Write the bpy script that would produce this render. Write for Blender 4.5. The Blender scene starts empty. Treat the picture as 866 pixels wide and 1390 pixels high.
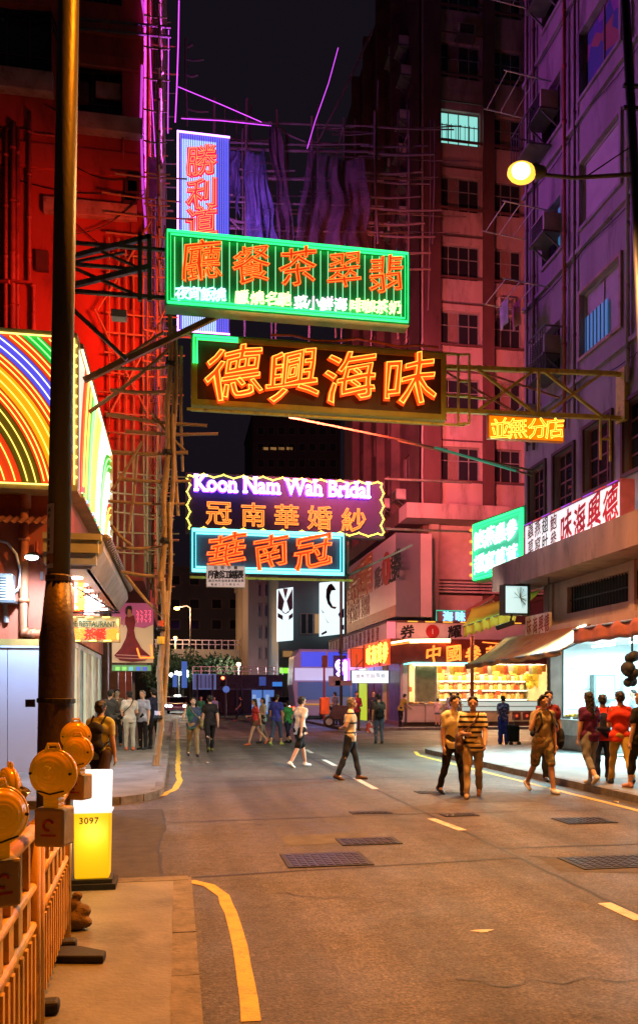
import bpy, bmesh, math, random
import numpy as np
from mathutils import Vector, Matrix, noise
random.seed(7)
SC = bpy.context.scene
C = SC.collection
R = math.radians
PI = math.pi
# ------------------------------------------------------------------ camera
# street frame: +Y runs down the street, +X to the right, camera at the origin
F, CX, HY, CAMH = 1100.0, 433.0, 943.0, 1.7
TH = math.atan(193.0 / 1100.0)
CT, ST = math.cos(TH), math.sin(TH)
cam = bpy.data.cameras.new('camera')
cam.sensor_fit = 'HORIZONTAL'; cam.sensor_width = 36.0
cam.lens = 36.0 * F / 866.0
cam.shift_y = (HY - 695.0) / 866.0
cam.clip_start = 0.05; cam.clip_end = 2000
camo = bpy.data.objects.new('camera', cam); C.objects.link(camo)
camo.location = (0, 0, CAMH); camo.rotation_euler = (PI / 2, 0, -TH)
SC.camera = camo
# ------------------------------------------------------------------ world, moon, exposure
w = bpy.data.worlds.new('World'); SC.world = w; w.use_nodes = True
wn = w.node_tree; wn.nodes.clear()
sky = wn.nodes.new('ShaderNodeTexSky'); sky.sky_type = 'NISHITA'; sky.sun_disc = False
sky.sun_elevation = R(-3); sky.sun_rotation = R(150)
b1 = wn.nodes.new('ShaderNodeBackground'); b1.inputs[1].default_value = 0.02
b2 = wn.nodes.new('ShaderNodeBackground'); b2.inputs[0].default_value = (0.75, 0.5, 0.85, 1); b2.inputs[1].default_value = 0.0085
ad = wn.nodes.new('ShaderNodeAddShader'); wo = wn.nodes.new('ShaderNodeOutputWorld')
wn.links.new(sky.outputs[0], b1.inputs[0]); wn.links.new(b1.outputs[0], ad.inputs[0])
wn.links.new(b2.outputs[0], ad.inputs[1]); wn.links.new(ad.outputs[0], wo.inputs[0])
sl = bpy.data.lights.new('moon', 'SUN'); sl.energy = 0.01; sl.angle = R(0.5); sl.color = (0.8, 0.85, 1)
so = bpy.data.objects.new('moon', sl); C.objects.link(so); so.rotation_euler = (R(50), 0, R(30))
SC.view_settings.view_transform = 'Standard'; SC.view_settings.look = 'None'
SC.view_settings.exposure = 0.0; SC.view_settings.gamma = 1.0
try:
    SC.cycles.use_denoising = True; SC.cycles.max_bounces = 6; SC.cycles.diffuse_bounces = 3
    SC.cycles.sample_clamp_indirect = 3.0; SC.cycles.use_light_tree = True
    SC.cycles.caustics_reflective = False; SC.cycles.caustics_refractive = False
except Exception: pass
# the power of the lamps of the place, in watts
LAMP = dict(post=7800, street=8800, red2=1500, redg=300, led=330, bridal=60, right=900, front=1250, shop=300, corner=620, rest=300)

def ray(px, py):
    xc = (px - CX) / F
    return Vector((xc * CT + ST, -xc * ST + CT, (HY - py) / F))
def PY(px, py, Y):
    d = ray(px, py); return Vector((0, 0, CAMH)) + d * (Y / d.y)
def PX(px, py, X):
    d = ray(px, py); return Vector((0, 0, CAMH)) + d * (X / d.x)
def PZ(px, py, Z=0.0):
    d = ray(px, py); return Vector((0, 0, CAMH)) + d * ((Z - CAMH) / d.z)

# ------------------------------------------------------------------ materials
MATS = {}
def nodes(m):
    m.use_nodes = True; return m.node_tree, m.node_tree.nodes, m.node_tree.links
def mat(name, col, rough=0.6, metal=0.0, var=0.25, scale=3.0, bump=0.15, bscale=40.0, spec=0.4, stretch=None, dirt=None, dscale=1.2):
    """base colour with noise variation, optional streaky dirt and fine bump"""
    if name in MATS: return MATS[name]
    m = bpy.data.materials.new(name); nt, N, L = nodes(m)
    p = N['Principled BSDF']; p.inputs['Roughness'].default_value = rough; p.inputs['Metallic'].default_value = metal
    p.inputs['Specular IOR Level'].default_value = spec
    tc = N.new('ShaderNodeTexCoord'); mp = N.new('ShaderNodeMapping'); L.new(tc.outputs['Object'], mp.inputs[0])
    if stretch: mp.inputs['Scale'].default_value = stretch
    nz = N.new('ShaderNodeTexNoise'); nz.inputs['Scale'].default_value = scale; nz.inputs['Detail'].default_value = 5
    L.new(mp.outputs[0], nz.inputs['Vector'])
    cr = N.new('ShaderNodeValToRGB'); e = cr.color_ramp.elements
    e[0].position = 0.3; e[1].position = 0.7
    c = Vector(col[:3])
    e[0].color = tuple(c * (1 - var)) + (1,); e[1].color = tuple(min(1, x * (1 + var)) for x in c) + (1,)
    L.new(nz.outputs[0], cr.inputs[0]); out = cr.outputs[0]
    if dirt:
        n2 = N.new('ShaderNodeTexNoise'); n2.inputs['Scale'].default_value = dscale; n2.inputs['Detail'].default_value = 7; n2.inputs['Roughness'].default_value = 0.7
        L.new(mp.outputs[0], n2.inputs['Vector'])
        r2 = N.new('ShaderNodeValToRGB'); r2.color_ramp.elements[0].position = 0.52; r2.color_ramp.elements[1].position = 0.72
        mx = N.new('ShaderNodeMix'); mx.data_type = 'RGBA'
        L.new(n2.outputs[0], r2.inputs[0]); L.new(r2.outputs[0], mx.inputs[0])
        L.new(out, mx.inputs[6]); mx.inputs[7].default_value = tuple(dirt) + (1,); out = mx.outputs[2]
    L.new(out, p.inputs['Base Color'])
    if bump:
        n3 = N.new('ShaderNodeTexNoise'); n3.inputs['Scale'].default_value = bscale; n3.inputs['Detail'].default_value = 4
        L.new(mp.outputs[0], n3.inputs['Vector'])
        bp = N.new('ShaderNodeBump'); bp.inputs['Strength'].default_value = bump; bp.inputs['Distance'].default_value = 0.02
        L.new(n3.outputs[0], bp.inputs['Height']); L.new(bp.outputs[0], p.inputs['Normal'])
    MATS[name] = m; return m
def emis(name, col, s=1.0, base=None):
    if name in MATS: return MATS[name]
    m = bpy.data.materials.new(name); nt, N, L = nodes(m); p = N['Principled BSDF']
    p.inputs['Base Color'].default_value = tuple((base or [c * 0.5 for c in col])[:3]) + (1,)
    p.inputs['Emission Color'].default_value = tuple(col[:3]) + (1,); p.inputs['Emission Strength'].default_value = s
    p.inputs['Roughness'].default_value = 0.4
    MATS[name] = m; return m
def glass(name, col=(0.02, 0.02, 0.025), rough=0.08):
    if name in MATS: return MATS[name]
    m = bpy.data.materials.new(name); nt, N, L = nodes(m); p = N['Principled BSDF']
    p.inputs['Base Color'].default_value = tuple(col) + (1,); p.inputs['Roughness'].default_value = rough
    p.inputs['Specular IOR Level'].default_value = 0.6
    MATS[name] = m; return m
def stripes(name, c1, c2, freq, duty=0.6, axis=2, rough=0.85):
    if name in MATS: return MATS[name]
    m = bpy.data.materials.new(name); nt, N, L = nodes(m); p = N['Principled BSDF']; p.inputs['Roughness'].default_value = rough
    tc = N.new('ShaderNodeTexCoord'); sp = N.new('ShaderNodeSeparateXYZ'); L.new(tc.outputs['Object'], sp.inputs[0])
    a = N.new('ShaderNodeMath'); a.operation = 'MULTIPLY'; a.inputs[1].default_value = freq; L.new(sp.outputs[axis], a.inputs[0])
    f = N.new('ShaderNodeMath'); f.operation = 'FRACT'; L.new(a.outputs[0], f.inputs[0])
    g = N.new('ShaderNodeMath'); g.operation = 'GREATER_THAN'; g.inputs[1].default_value = duty; L.new(f.outputs[0], g.inputs[0])
    mx = N.new('ShaderNodeMix'); mx.data_type = 'RGBA'; mx.inputs[6].default_value = tuple(c1) + (1,); mx.inputs[7].default_value = tuple(c2) + (1,)
    L.new(g.outputs[0], mx.inputs[0]); L.new(mx.outputs[2], p.inputs['Base Color'])
    MATS[name] = m; return m
def printed(name, cols, scale, dark=None, rough=0.85):
    """blotchy print: voronoi cells in several colours"""
    if name in MATS: return MATS[name]
    m = bpy.data.materials.new(name); nt, N, L = nodes(m); p = N['Principled BSDF']; p.inputs['Roughness'].default_value = rough
    tc = N.new('ShaderNodeTexCoord'); v = N.new('ShaderNodeTexVoronoi'); v.inputs['Scale'].default_value = scale
    L.new(tc.outputs['Object'], v.inputs['Vector'])
    cr = N.new('ShaderNodeValToRGB'); cr.color_ramp.interpolation = 'CONSTANT'
    while len(cr.color_ramp.elements) < len(cols): cr.color_ramp.elements.new(0.5)
    for i, c in enumerate(cols):
        cr.color_ramp.elements[i].position = i / len(cols); cr.color_ramp.elements[i].color = tuple(c) + (1,)
    sp = N.new('ShaderNodeSeparateXYZ'); L.new(v.outputs['Color'], sp.inputs[0]); L.new(sp.outputs[0], cr.inputs[0])
    L.new(cr.outputs[0], p.inputs['Base Color'])
    MATS[name] = m; return m

# ------------------------------------------------------------------ object helpers
def tag(o, label=None, cat=None, group=None, kind=None):
    if label: o['label'] = label
    if cat: o['category'] = cat
    if group: o['group'] = group
    if kind: o['kind'] = kind
    return o
def thing(name, label, cat, loc=(0, 0, 0), group=None, rz=0.0):
    o = bpy.data.objects.new(name, None); C.objects.link(o); o.empty_display_size = 0.2
    o.location = loc; o.rotation_euler = (0, 0, rz)
    return tag(o, label, cat, group)
def wloc(o):
    v = Vector((0, 0, 0))
    while o is not None: v += o.location; o = o.parent
    return v
def link(name, me, parent=None, loc=None):
    o = bpy.data.objects.new(name, me); C.objects.link(o)
    if parent is not None: o.parent = parent
    if loc is not None: o.location = loc
    return o
def copy_tree(o, parent=None):
    c = o.copy(); C.objects.link(c)
    if parent is not None: c.parent = parent
    for ch in [x for x in C.objects if x.parent == o]: copy_tree(ch, c)
    return c
class MB:
    """collects shapes in world coordinates and links them as one mesh object"""
    def __init__(s): s.v = []; s.f = []; s.m = []
    def add(s, vs, fs, mi=0):
        n = len(s.v); s.v += [tuple(v) for v in vs]; s.f += [tuple(i + n for i in f) for f in fs]; s.m += [mi] * len(fs); return s
    def box(s, x0, x1, y0, y1, z0, z1, mi=0):
        x0, x1 = min(x0, x1), max(x0, x1); y0, y1 = min(y0, y1), max(y0, y1); z0, z1 = min(z0, z1), max(z0, z1)
        v = [(x0,y0,z0),(x1,y0,z0),(x1,y1,z0),(x0,y1,z0),(x0,y0,z1),(x1,y0,z1),(x1,y1,z1),(x0,y1,z1)]
        return s.add(v, [(0,3,2,1),(4,5,6,7),(0,1,5,4),(1,2,6,5),(2,3,7,6),(3,0,4,7)], mi)
    def obox(s, o, ux, uy, uz, mi=0):
        """box from corner o along three edge vectors"""
        o, ux, uy, uz = map(Vector, (o, ux, uy, uz))
        v = [o, o+ux, o+ux+uy, o+uy, o+uz, o+ux+uz, o+ux+uy+uz, o+uy+uz]
        return s.add(v, [(0,3,2,1),(4,5,6,7),(0,1,5,4),(1,2,6,5),(2,3,7,6),(3,0,4,7)], mi)
    def bar(s, a, b, wd, ht=None, mi=0):
        """rectangular bar between two points"""
        a, b = Vector(a), Vector(b); d = (b - a); L_ = d.length; d.normalize(); ht = ht or wd
        up = Vector((0, 0, 1)) if abs(d.z) < 0.95 else Vector((0, 1, 0))
        x = d.cross(up).normalized(); y = x.cross(d).normalized()
        return s.obox(a - x*wd/2 - y*ht/2, x*wd, y*ht, d*L_, mi)
    def tube(s, pts, r, n=8, mi=0, cap=True, closed=False):
        pts = [Vector(p) for p in pts]; N_ = len(pts); base = len(s.v)
        rr = r if isinstance(r, (list, tuple)) else [r] * N_
        prev = None
        for i, p in enumerate(pts):
            if closed: t = (pts[(i+1) % N_] - pts[i-1])
            else: t = (pts[min(i+1, N_-1)] - pts[max(i-1, 0)])
            if t.length < 1e-9: t = Vector((0, 0, 1))
            t.normalize()
            if prev is None:
                up = Vector((0, 0, 1)) if abs(t.z) < 0.9 else Vector((1, 0, 0)); x = t.cross(up).normalized()
            else:
                x = prev - t * prev.dot(t)
                x = x.normalized() if x.length > 1e-6 else t.orthogonal().normalized()
            prev = x; y = t.cross(x)
            for k in range(n):
                a = 2 * PI * k / n; s.v.append(tuple(p + (x * math.cos(a) + y * math.sin(a)) * rr[i]))
        for i in range(N_ if closed else N_ - 1):
            j = (i + 1) % N_
            for k in range(n):
                k2 = (k + 1) % n
                s.f.append((base+i*n+k, base+i*n+k2, base+j*n+k2, base+j*n+k)); s.m.append(mi)
        if cap and not closed:
            s.f.append(tuple(base + k for k in range(n))[::-1]); s.m.append(mi)
            s.f.append(tuple(base + (N_-1)*n + k for k in range(n))); s.m.append(mi)
        return s
    def ball(s, c, r, nu=10, nv=7, mi=0):
        c = Vector(c); rx, ry, rz = r if isinstance(r, (tuple, list)) else (r, r, r); base = len(s.v)
        for j in range(1, nv):
            t = PI * j / nv
            for i in range(nu):
                a = 2 * PI * i / nu
                s.v.append((c.x + rx*math.sin(t)*math.cos(a), c.y + ry*math.sin(t)*math.sin(a), c.z + rz*math.cos(t)))
        s.v.append((c.x, c.y, c.z + rz)); s.v.append((c.x, c.y, c.z - rz)); T = len(s.v) - 2; B = T + 1
        for j in range(nv - 2):
            for i in range(nu):
                k = (i + 1) % nu
                s.f.append((base+j*nu+i, base+(j+1)*nu+i, base+(j+1)*nu+k, base+j*nu+k)); s.m.append(mi)
        for i in range(nu):
            k = (i + 1) % nu
            s.f.append((T, base+i, base+k)); s.m.append(mi); s.f.append((B, base+(nv-2)*nu+k, base+(nv-2)*nu+i)); s.m.append(mi)
        return s
    def lathe(s, c, prof, n=16, mi=0, axis=(0, 0, 1)):
        """profile [(r, h)] turned about an axis through c"""
        c = Vector(c); ax = Vector(axis).normalized(); x = ax.orthogonal().normalized(); y = ax.cross(x); base = len(s.v)
        for r, h in prof:
            for k in range(n):
                a = 2*PI*k/n; s.v.append(tuple(c + ax*h + (x*math.cos(a) + y*math.sin(a))*r))
        for i in range(len(prof)-1):
            for k in range(n):
                k2 = (k+1) % n; s.f.append((base+i*n+k, base+i*n+k2, base+(i+1)*n+k2, base+(i+1)*n+k)); s.m.append(mi)
        s.f.append(tuple(base+k for k in range(n))[::-1]); s.m.append(mi)
        e = base+(len(prof)-1)*n; s.f.append(tuple(e+k for k in range(n))); s.m.append(mi)
        return s
    def prism(s, poly, ext, mi=0):
        """polygon (3D points) pushed along ext"""
        ext = Vector(ext); n = len(poly); p = [Vector(q) for q in poly]; base = len(s.v)
        s.v += [tuple(q) for q in p] + [tuple(q + ext) for q in p]
        s.f.append(tuple(base + i for i in range(n))[::-1]); s.m.append(mi)
        s.f.append(tuple(base + n + i for i in range(n))); s.m.append(mi)
        for i in range(n):
            j = (i+1) % n; s.f.append((base+i, base+j, base+n+j, base+n+i)); s.m.append(mi)
        return s
    def grid(s, fn, nu, nv, mi=0):
        base = len(s.v)
        for j in range(nv+1):
            for i in range(nu+1): s.v.append(tuple(fn(i/nu, j/nv)))
        for j in range(nv):
            for i in range(nu):
                a = base + j*(nu+1) + i; s.f.append((a, a+1, a+nu+2, a+nu+1)); s.m.append(mi)
        return s
    def mesh(s, name, mats, off=Vector((0, 0, 0)), smooth=False):
        me = bpy.data.meshes.new(name)
        me.from_pydata([(v[0]-off.x, v[1]-off.y, v[2]-off.z) for v in s.v], [], s.f)
        mats = mats if isinstance(mats, (list, tuple)) else [mats]
        for m in mats: me.materials.append(m)
        if len(mats) > 1: me.polygons.foreach_set('material_index', s.m)
        if smooth: me.polygons.foreach_set('use_smooth', [True] * len(s.f))
        me.update(); return me
    def build(s, name, mats, parent=None, smooth=False, bevel=0.0):
        off = wloc(parent) if parent is not None else Vector((0, 0, 0))
        me = s.mesh(name, mats, off, smooth)
        if bevel:
            bm = bmesh.new(); bm.from_mesh(me)
            bmesh.ops.remove_doubles(bm, verts=bm.verts, dist=1e-5)
            ed = [e for e in bm.edges if len(e.link_faces) == 2 and e.calc_face_angle(0) > 0.5]
            bmesh.ops.bevel(bm, geom=ed, offset=bevel, segments=2, affect='EDGES', profile=0.5, clamp_overlap=True)
            bm.to_mesh(me); bm.free()
        return link(name, me, parent)
def struct(name, mb, m, smooth=False):
    o = mb.build(name, m, None, smooth); o['kind'] = 'structure'; return o
def solo(name, mb, m, label, cat, group=None, smooth=False, bevel=0.0):
    return tag(mb.build(name, m, None, smooth, bevel), label, cat, group)
def lamp(name, kind, loc, energy, color, parent=None, target=None, size=1.0, size_y=None, angle=None, blend=0.6, spread=None):
    l = bpy.data.lights.new(name, kind); l.energy = energy; l.color = color
    if kind == 'AREA':
        l.size = size
        if spread: l.spread = spread
        if size_y: l.shape = 'RECTANGLE'; l.size_y = size_y
    elif kind == 'SPOT': l.spot_size = angle or R(140); l.spot_blend = blend; l.shadow_soft_size = size
    else: l.shadow_soft_size = size
    o = bpy.data.objects.new(name, l); C.objects.link(o)
    if parent is not None: o.parent = parent; o.location = Vector(loc) - wloc(parent)
    else: o.location = loc
    if target is not None:
        o.rotation_euler = (Vector(target) - Vector(loc)).to_track_quat('-Z', 'Y').to_euler()
    return o

# ------------------------------------------------------------------ lettering
GLYPH = {}
def glyph(ch, kind, bold=0.0, tube=0.02, depth=0.03, res=3):
    """mesh of one character: 'fill' solid letter, 'line' a bent glass tube round its outline"""
    k = (ch, kind, bold, tube, depth, res)
    if k in GLYPH: return GLYPH[k]
    c = bpy.data.curves.new('letters', 'FONT'); c.body = ch; c.resolution_u = res
    c.offset = bold
    if kind == 'line': c.fill_mode = 'NONE'; c.bevel_depth = tube; c.bevel_resolution = 0
    else: c.fill_mode = 'BOTH'; c.extrude = depth / 2
    o = bpy.data.objects.new('letters', c); C.objects.link(o)
    dg = bpy.context.evaluated_depsgraph_get()
    me = bpy.data.meshes.new_from_object(o.evaluated_get(dg))
    n = len(me.vertices); a = np.zeros(n * 3); me.vertices.foreach_get('co', a); a = a.reshape(-1, 3)
    f = [tuple(p.vertices) for p in me.polygons]
    bpy.data.objects.remove(o); bpy.data.curves.remove(c); bpy.data.meshes.remove(me)
    GLYPH[k] = (a, f); return GLYPH[k]
def brush(a, ctr, amt):
    """a hand-written slant and swell for brush-style characters"""
    u = a[:, 0] - ctr[0]; v = a[:, 1] - ctr[1]
    x = a[:, 0] + amt * (0.35 * v * v - 0.10 * v + 0.05 * np.sin(6 * v))
    y = a[:, 1] + amt * (0.20 * u + 0.06 * np.sin(5 * u))
    return np.stack([x, y, a[:, 2]], 1)
def put_glyph(mb, ch, ctr, xd, size, kind='fill', bold=0.0, tube=0.02, depth=0.03, slant=0.0, mi=0, wid=1.0, up=(0, 0, 1), em=None, res=3):
    """adds a character centred at ctr; xd is the reading direction on the sign face; bold rounds and swells the strokes"""
    ref, f0 = glyph(ch, 'fill', 0.0, 0.02, depth if kind == 'fill' else 0.03, 3)
    if len(ref) == 0: return mb
    c = (ref.min(0) + ref.max(0)) / 2
    parts = [(ref, f0)] if kind == 'fill' else [glyph(ch, 'line', 0.0, tube, 0.03, res)]
    if kind == 'fill' and bold: parts.append(glyph(ch, 'line', 0.0, bold, 0.03, 2))
    xd = Vector(xd).normalized(); upv = Vector(up); n = xd.cross(upv); s = size / (em or 0.94); o = Vector(ctr)
    for k, (a, f) in enumerate(parts):
        b = brush(a, c, slant) if slant else a
        co = b - np.array([c[0], c[1], 0])
        if k: co = co * np.array([1, 1, min(1, depth * 0.5 / bold)])
        v = co[:, :1] * np.array(xd) * s * wid + co[:, 1:2] * np.array(upv) * s + co[:, 2:3] * np.array(n) * s + np.array(o)
        mb.add(v.tolist(), f, mi)
    return mb
def flat_text(mb, text, left, xd, size, bold=0.0, depth=0.01, mi=0, wid=1.0, up=(0, 0, 1), track=1.0, anchor='l', serif=False, tube=None):
    """a line of print or tubing; left = baseline start on the face"""
    c = bpy.data.curves.new('line', 'FONT'); c.body = text; c.resolution_u = 3; c.offset = min(bold, 0.012); c.space_character = track
    if tube: c.fill_mode = 'NONE'; c.bevel_depth = tube; c.bevel_resolution = 0
    else: c.fill_mode = 'BOTH'; c.extrude = depth / size / 2
    o = bpy.data.objects.new('line', c); C.objects.link(o)
    me = bpy.data.meshes.new_from_object(o.evaluated_get(bpy.context.evaluated_depsgraph_get()))
    a = np.zeros(len(me.vertices) * 3); me.vertices.foreach_get('co', a); a = a.reshape(-1, 3)
    f = [tuple(p.vertices) for p in me.polygons]; ex = []
    if serif:
        zt = a[:, 2].max() - 1e-4
        for e in me.edges:
            p, q = a[e.vertices[0]], a[e.vertices[1]]
            if p[2] > zt and q[2] > zt and abs(p[1]-q[1]) < 0.004 and 0.05 < abs(p[0]-q[0]) < 0.2:
                if min(abs(p[1]+bold), abs(p[1]-0.517), abs(p[1]-0.7), abs(p[1]-0.73), abs(p[1]-0.74)) < 0.035: ex.append((min(p[0], q[0]), max(p[0], q[0]), p[1]))
    bpy.data.objects.remove(o); bpy.data.curves.remove(c); bpy.data.meshes.remove(me)
    dz = depth / size / 2
    v = a.tolist(); 
    for x0, x1, y in ex:
        n = len(v); y0, y1 = (y, y + 0.07) if y < 0.3 else (y - 0.07, y)
        for z in (-dz*0.97, dz*1.03):
            v += [[x0-0.07, y0, z], [x1+0.07, y0, z], [x1+0.07, y1, z], [x0-0.07, y1, z]]
        f += [(n+4, n+5, n+6, n+7), (n+3, n+2, n+1, n), (n, n+1, n+5, n+4), (n+2, n+3, n+7, n+6), (n+1, n+2, n+6, n+5), (n+3, n, n+4, n+7)]
    a = np.array(v)
    x0, x1 = a[:, 0].min(), a[:, 0].max()
    sh = {'l': x0, 'c': (x0 + x1) / 2, 'r': x1}[anchor]
    xd = Vector(xd).normalized(); upv = Vector(up); n = xd.cross(upv)
    vv = (a[:, :1] - sh) * np.array(xd) * size * wid + a[:, 1:2] * np.array(upv) * size + a[:, 2:3] * np.array(n) * size + np.array(Vector(left))
    return mb.add(vv.tolist(), f, mi)
def neon_char(parent, ch, ctr, xd, size, mfill, mtube, bold=0.02, tube=0.022, slant=0.5, depth=0.06, name='character', up=(0, 0, 1), wid=1.0, tbold=None):
    """a painted channel letter (part) with a lit tube round its edge (sub-part)"""
    n = Vector(xd).cross(Vector(up)).normalized()
    p = put_glyph(MB(), ch, ctr, xd, size, 'fill', bold, depth=depth, slant=slant, up=up, wid=wid).build(name, mfill, parent)
    put_glyph(MB(), ch, Vector(ctr) + n * (depth * 0.6 * size), xd, size, 'line', bold if tbold is None else tbold, tube=tube, slant=slant, up=up, wid=wid, res=2).build('neon_tube', mtube, p)
    return p
# ------------------------------------------------------------------ shared materials
def road_material():
    m = bpy.data.materials.new('asphalt'); nt, N, L = nodes(m); p = N['Principled BSDF']
    tc = N.new('ShaderNodeTexCoord')
    def nz(s, d=6, r=0.6, st=None):
        n = N.new('ShaderNodeTexNoise'); n.inputs['Scale'].default_value = s; n.inputs['Detail'].default_value = d; n.inputs['Roughness'].default_value = r
        if st:
            mp = N.new('ShaderNodeMapping'); mp.inputs['Scale'].default_value = st; L.new(tc.outputs['Object'], mp.inputs[0]); L.new(mp.outputs[0], n.inputs['Vector'])
        else: L.new(tc.outputs['Object'], n.inputs['Vector'])
        return n.outputs[0]
    def ramp(src, p0, p1, c0, c1):
        r = N.new('ShaderNodeValToRGB'); r.color_ramp.elements[0].position = p0; r.color_ramp.elements[1].position = p1
        r.color_ramp.elements[0].color = c0 + (1,); r.color_ramp.elements[1].color = c1 + (1,); L.new(src, r.inputs[0]); return r.outputs[0]
    big = ramp(nz(0.35, 6, 0.65, (1, 0.45, 1)), 0.35, 0.68, (0.085, 0.078, 0.07), (0.15, 0.138, 0.122))
    fine = ramp(nz(10, 5, 0.75), 0.3, 0.75, (0.40, 0.40, 0.40), (1.4, 1.36, 1.33))
    grit = ramp(nz(40, 3, 0.65), 0.35, 0.7, (0.42, 0.42, 0.42), (1.6, 1.57, 1.53))
    def mul(a, b):
        x = N.new('ShaderNodeMix'); x.data_type = 'RGBA'; x.blend_type = 'MULTIPLY'; x.inputs[0].default_value = 1
        L.new(a, x.inputs[6]); L.new(b, x.inputs[7]); return x.outputs[2]
    tr = ramp(nz(1.0, 3, 0.6, (1.3, 0.06, 1)), 0.42, 0.6, (0.62, 0.61, 0.6), (1.1, 1.09, 1.08))
    spots = ramp(nz(3.1, 3, 0.75), 0.60, 0.72, (1, 1, 1), (0.42, 0.40, 0.38))
    L.new(mul(mul(mul(mul(big, fine), grit), tr), spots), p.inputs['Base Color'])
    L.new(ramp(nz(0.8, 5, 0.7), 0.3, 0.7, (0.42, 0.42, 0.42), (0.75, 0.75, 0.75)), p.inputs['Roughness'])
    b = N.new('ShaderNodeBump'); b.inputs['Strength'].default_value = 0.9; b.inputs['Distance'].default_value = 0.012
    L.new(nz(55, 4, 0.7), b.inputs['Height']); L.new(b.outputs[0], p.inputs['Normal'])
    return m
M_ROAD = road_material()
M_PAVE = mat('paving', (0.17, 0.17, 0.165), 0.6, var=0.25, scale=2.2, bump=0.3, bscale=30, dirt=(0.07, 0.065, 0.06))
M_KERB = mat('kerb concrete', (0.16, 0.15, 0.14), 0.75, var=0.3, scale=6, bump=0.4, bscale=25, dirt=(0.06, 0.055, 0.05), dscale=5)
M_PATCH = mat('asphalt patch', (0.05, 0.048, 0.05), 0.7, var=0.3, scale=6, bump=0.4, bscale=70)
M_CRACK = mat('tar', (0.014, 0.013, 0.013), 0.55, bump=0.2)
M_YEL = mat('yellow road paint', (0.62, 0.42, 0.03), 0.6, var=0.15, scale=8, bump=0.3, bscale=60, dirt=(0.2, 0.15, 0.06), dscale=9)
M_WHT = mat('white road paint', (0.6, 0.58, 0.54), 0.6, var=0.15, scale=8, bump=0.3, bscale=60, dirt=(0.2, 0.18, 0.16), dscale=7)
M_IRON = mat('cast iron', (0.055, 0.05, 0.055), 0.4, 0.6, var=0.3, scale=9)
M_DARK = mat('dark metal', (0.03, 0.028, 0.028), 0.5, 0.4)
M_STEEL = mat('painted steel', (0.12, 0.115, 0.1), 0.5, 0.3, dirt=(0.08, 0.03, 0.015), dscale=4)
M_YSTEEL = mat('yellow painted steel', (0.72, 0.62, 0.09), 0.5, 0.1, dirt=(0.16, 0.08, 0.02), dscale=3)
M_ALU = mat('aluminium', (0.5, 0.5, 0.5), 0.35, 0.7, bump=0.05)
M_WHITE = mat('white paint', (0.72, 0.72, 0.7), 0.5, var=0.08, bump=0.05)
M_BLACK = mat('black rubber', (0.015, 0.015, 0.015), 0.7)
M_BAMBOO = mat('bamboo', (0.36, 0.24, 0.11), 0.55, var=0.35, scale=4, bump=0.2, stretch=(1, 1, 0.15))
M_RED = mat('red render', (0.36, 0.055, 0.03), 0.75, var=0.28, scale=0.7, bump=0.35, bscale=12, dirt=(0.10, 0.02, 0.015), dscale=1.1, stretch=(1, 1, 0.3))
M_REDTRIM = mat('pale ledge', (0.40, 0.27, 0.2), 0.7, var=0.25, scale=2, dirt=(0.15, 0.08, 0.06), dscale=3)
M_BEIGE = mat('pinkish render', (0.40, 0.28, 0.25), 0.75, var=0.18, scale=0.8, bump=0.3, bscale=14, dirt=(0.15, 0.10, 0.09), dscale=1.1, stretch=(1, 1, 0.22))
M_PILLAR = mat('red brown tile', (0.10, 0.042, 0.038), 0.6, var=0.25, scale=1.2, bump=0.3, bscale=18, dirt=(0.05, 0.025, 0.02), dscale=0.8, stretch=(1, 1, 0.35))
M_GREYREN = mat('grey render', (0.30, 0.25, 0.26), 0.8, var=0.22, scale=1.1, bump=0.5, bscale=22, dirt=(0.09, 0.07, 0.08), dscale=1.3, stretch=(1, 1, 0.22))
M_CONC = mat('concrete', (0.27, 0.26, 0.25), 0.75, var=0.2, scale=1.5, dirt=(0.12, 0.115, 0.11), dscale=1)
M_DKBLD = mat('dark far building', (0.10, 0.08, 0.075), 0.7, var=0.2, scale=0.3)
M_GLASS = glass('dark glass')
M_FRAME = mat('window frame', (0.16, 0.12, 0.11), 0.5, 0.3, bump=0.05)
M_CURT = mat('curtain', (0.20, 0.12, 0.10), 0.9, var=0.3, scale=6, stretch=(8, 8, 0.4))
M_LITWIN = emis('lit window', (0.35, 0.95, 0.85), 0.8)
M_ROOM = mat('unlit room', (0.03, 0.025, 0.025), 0.9)

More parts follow.
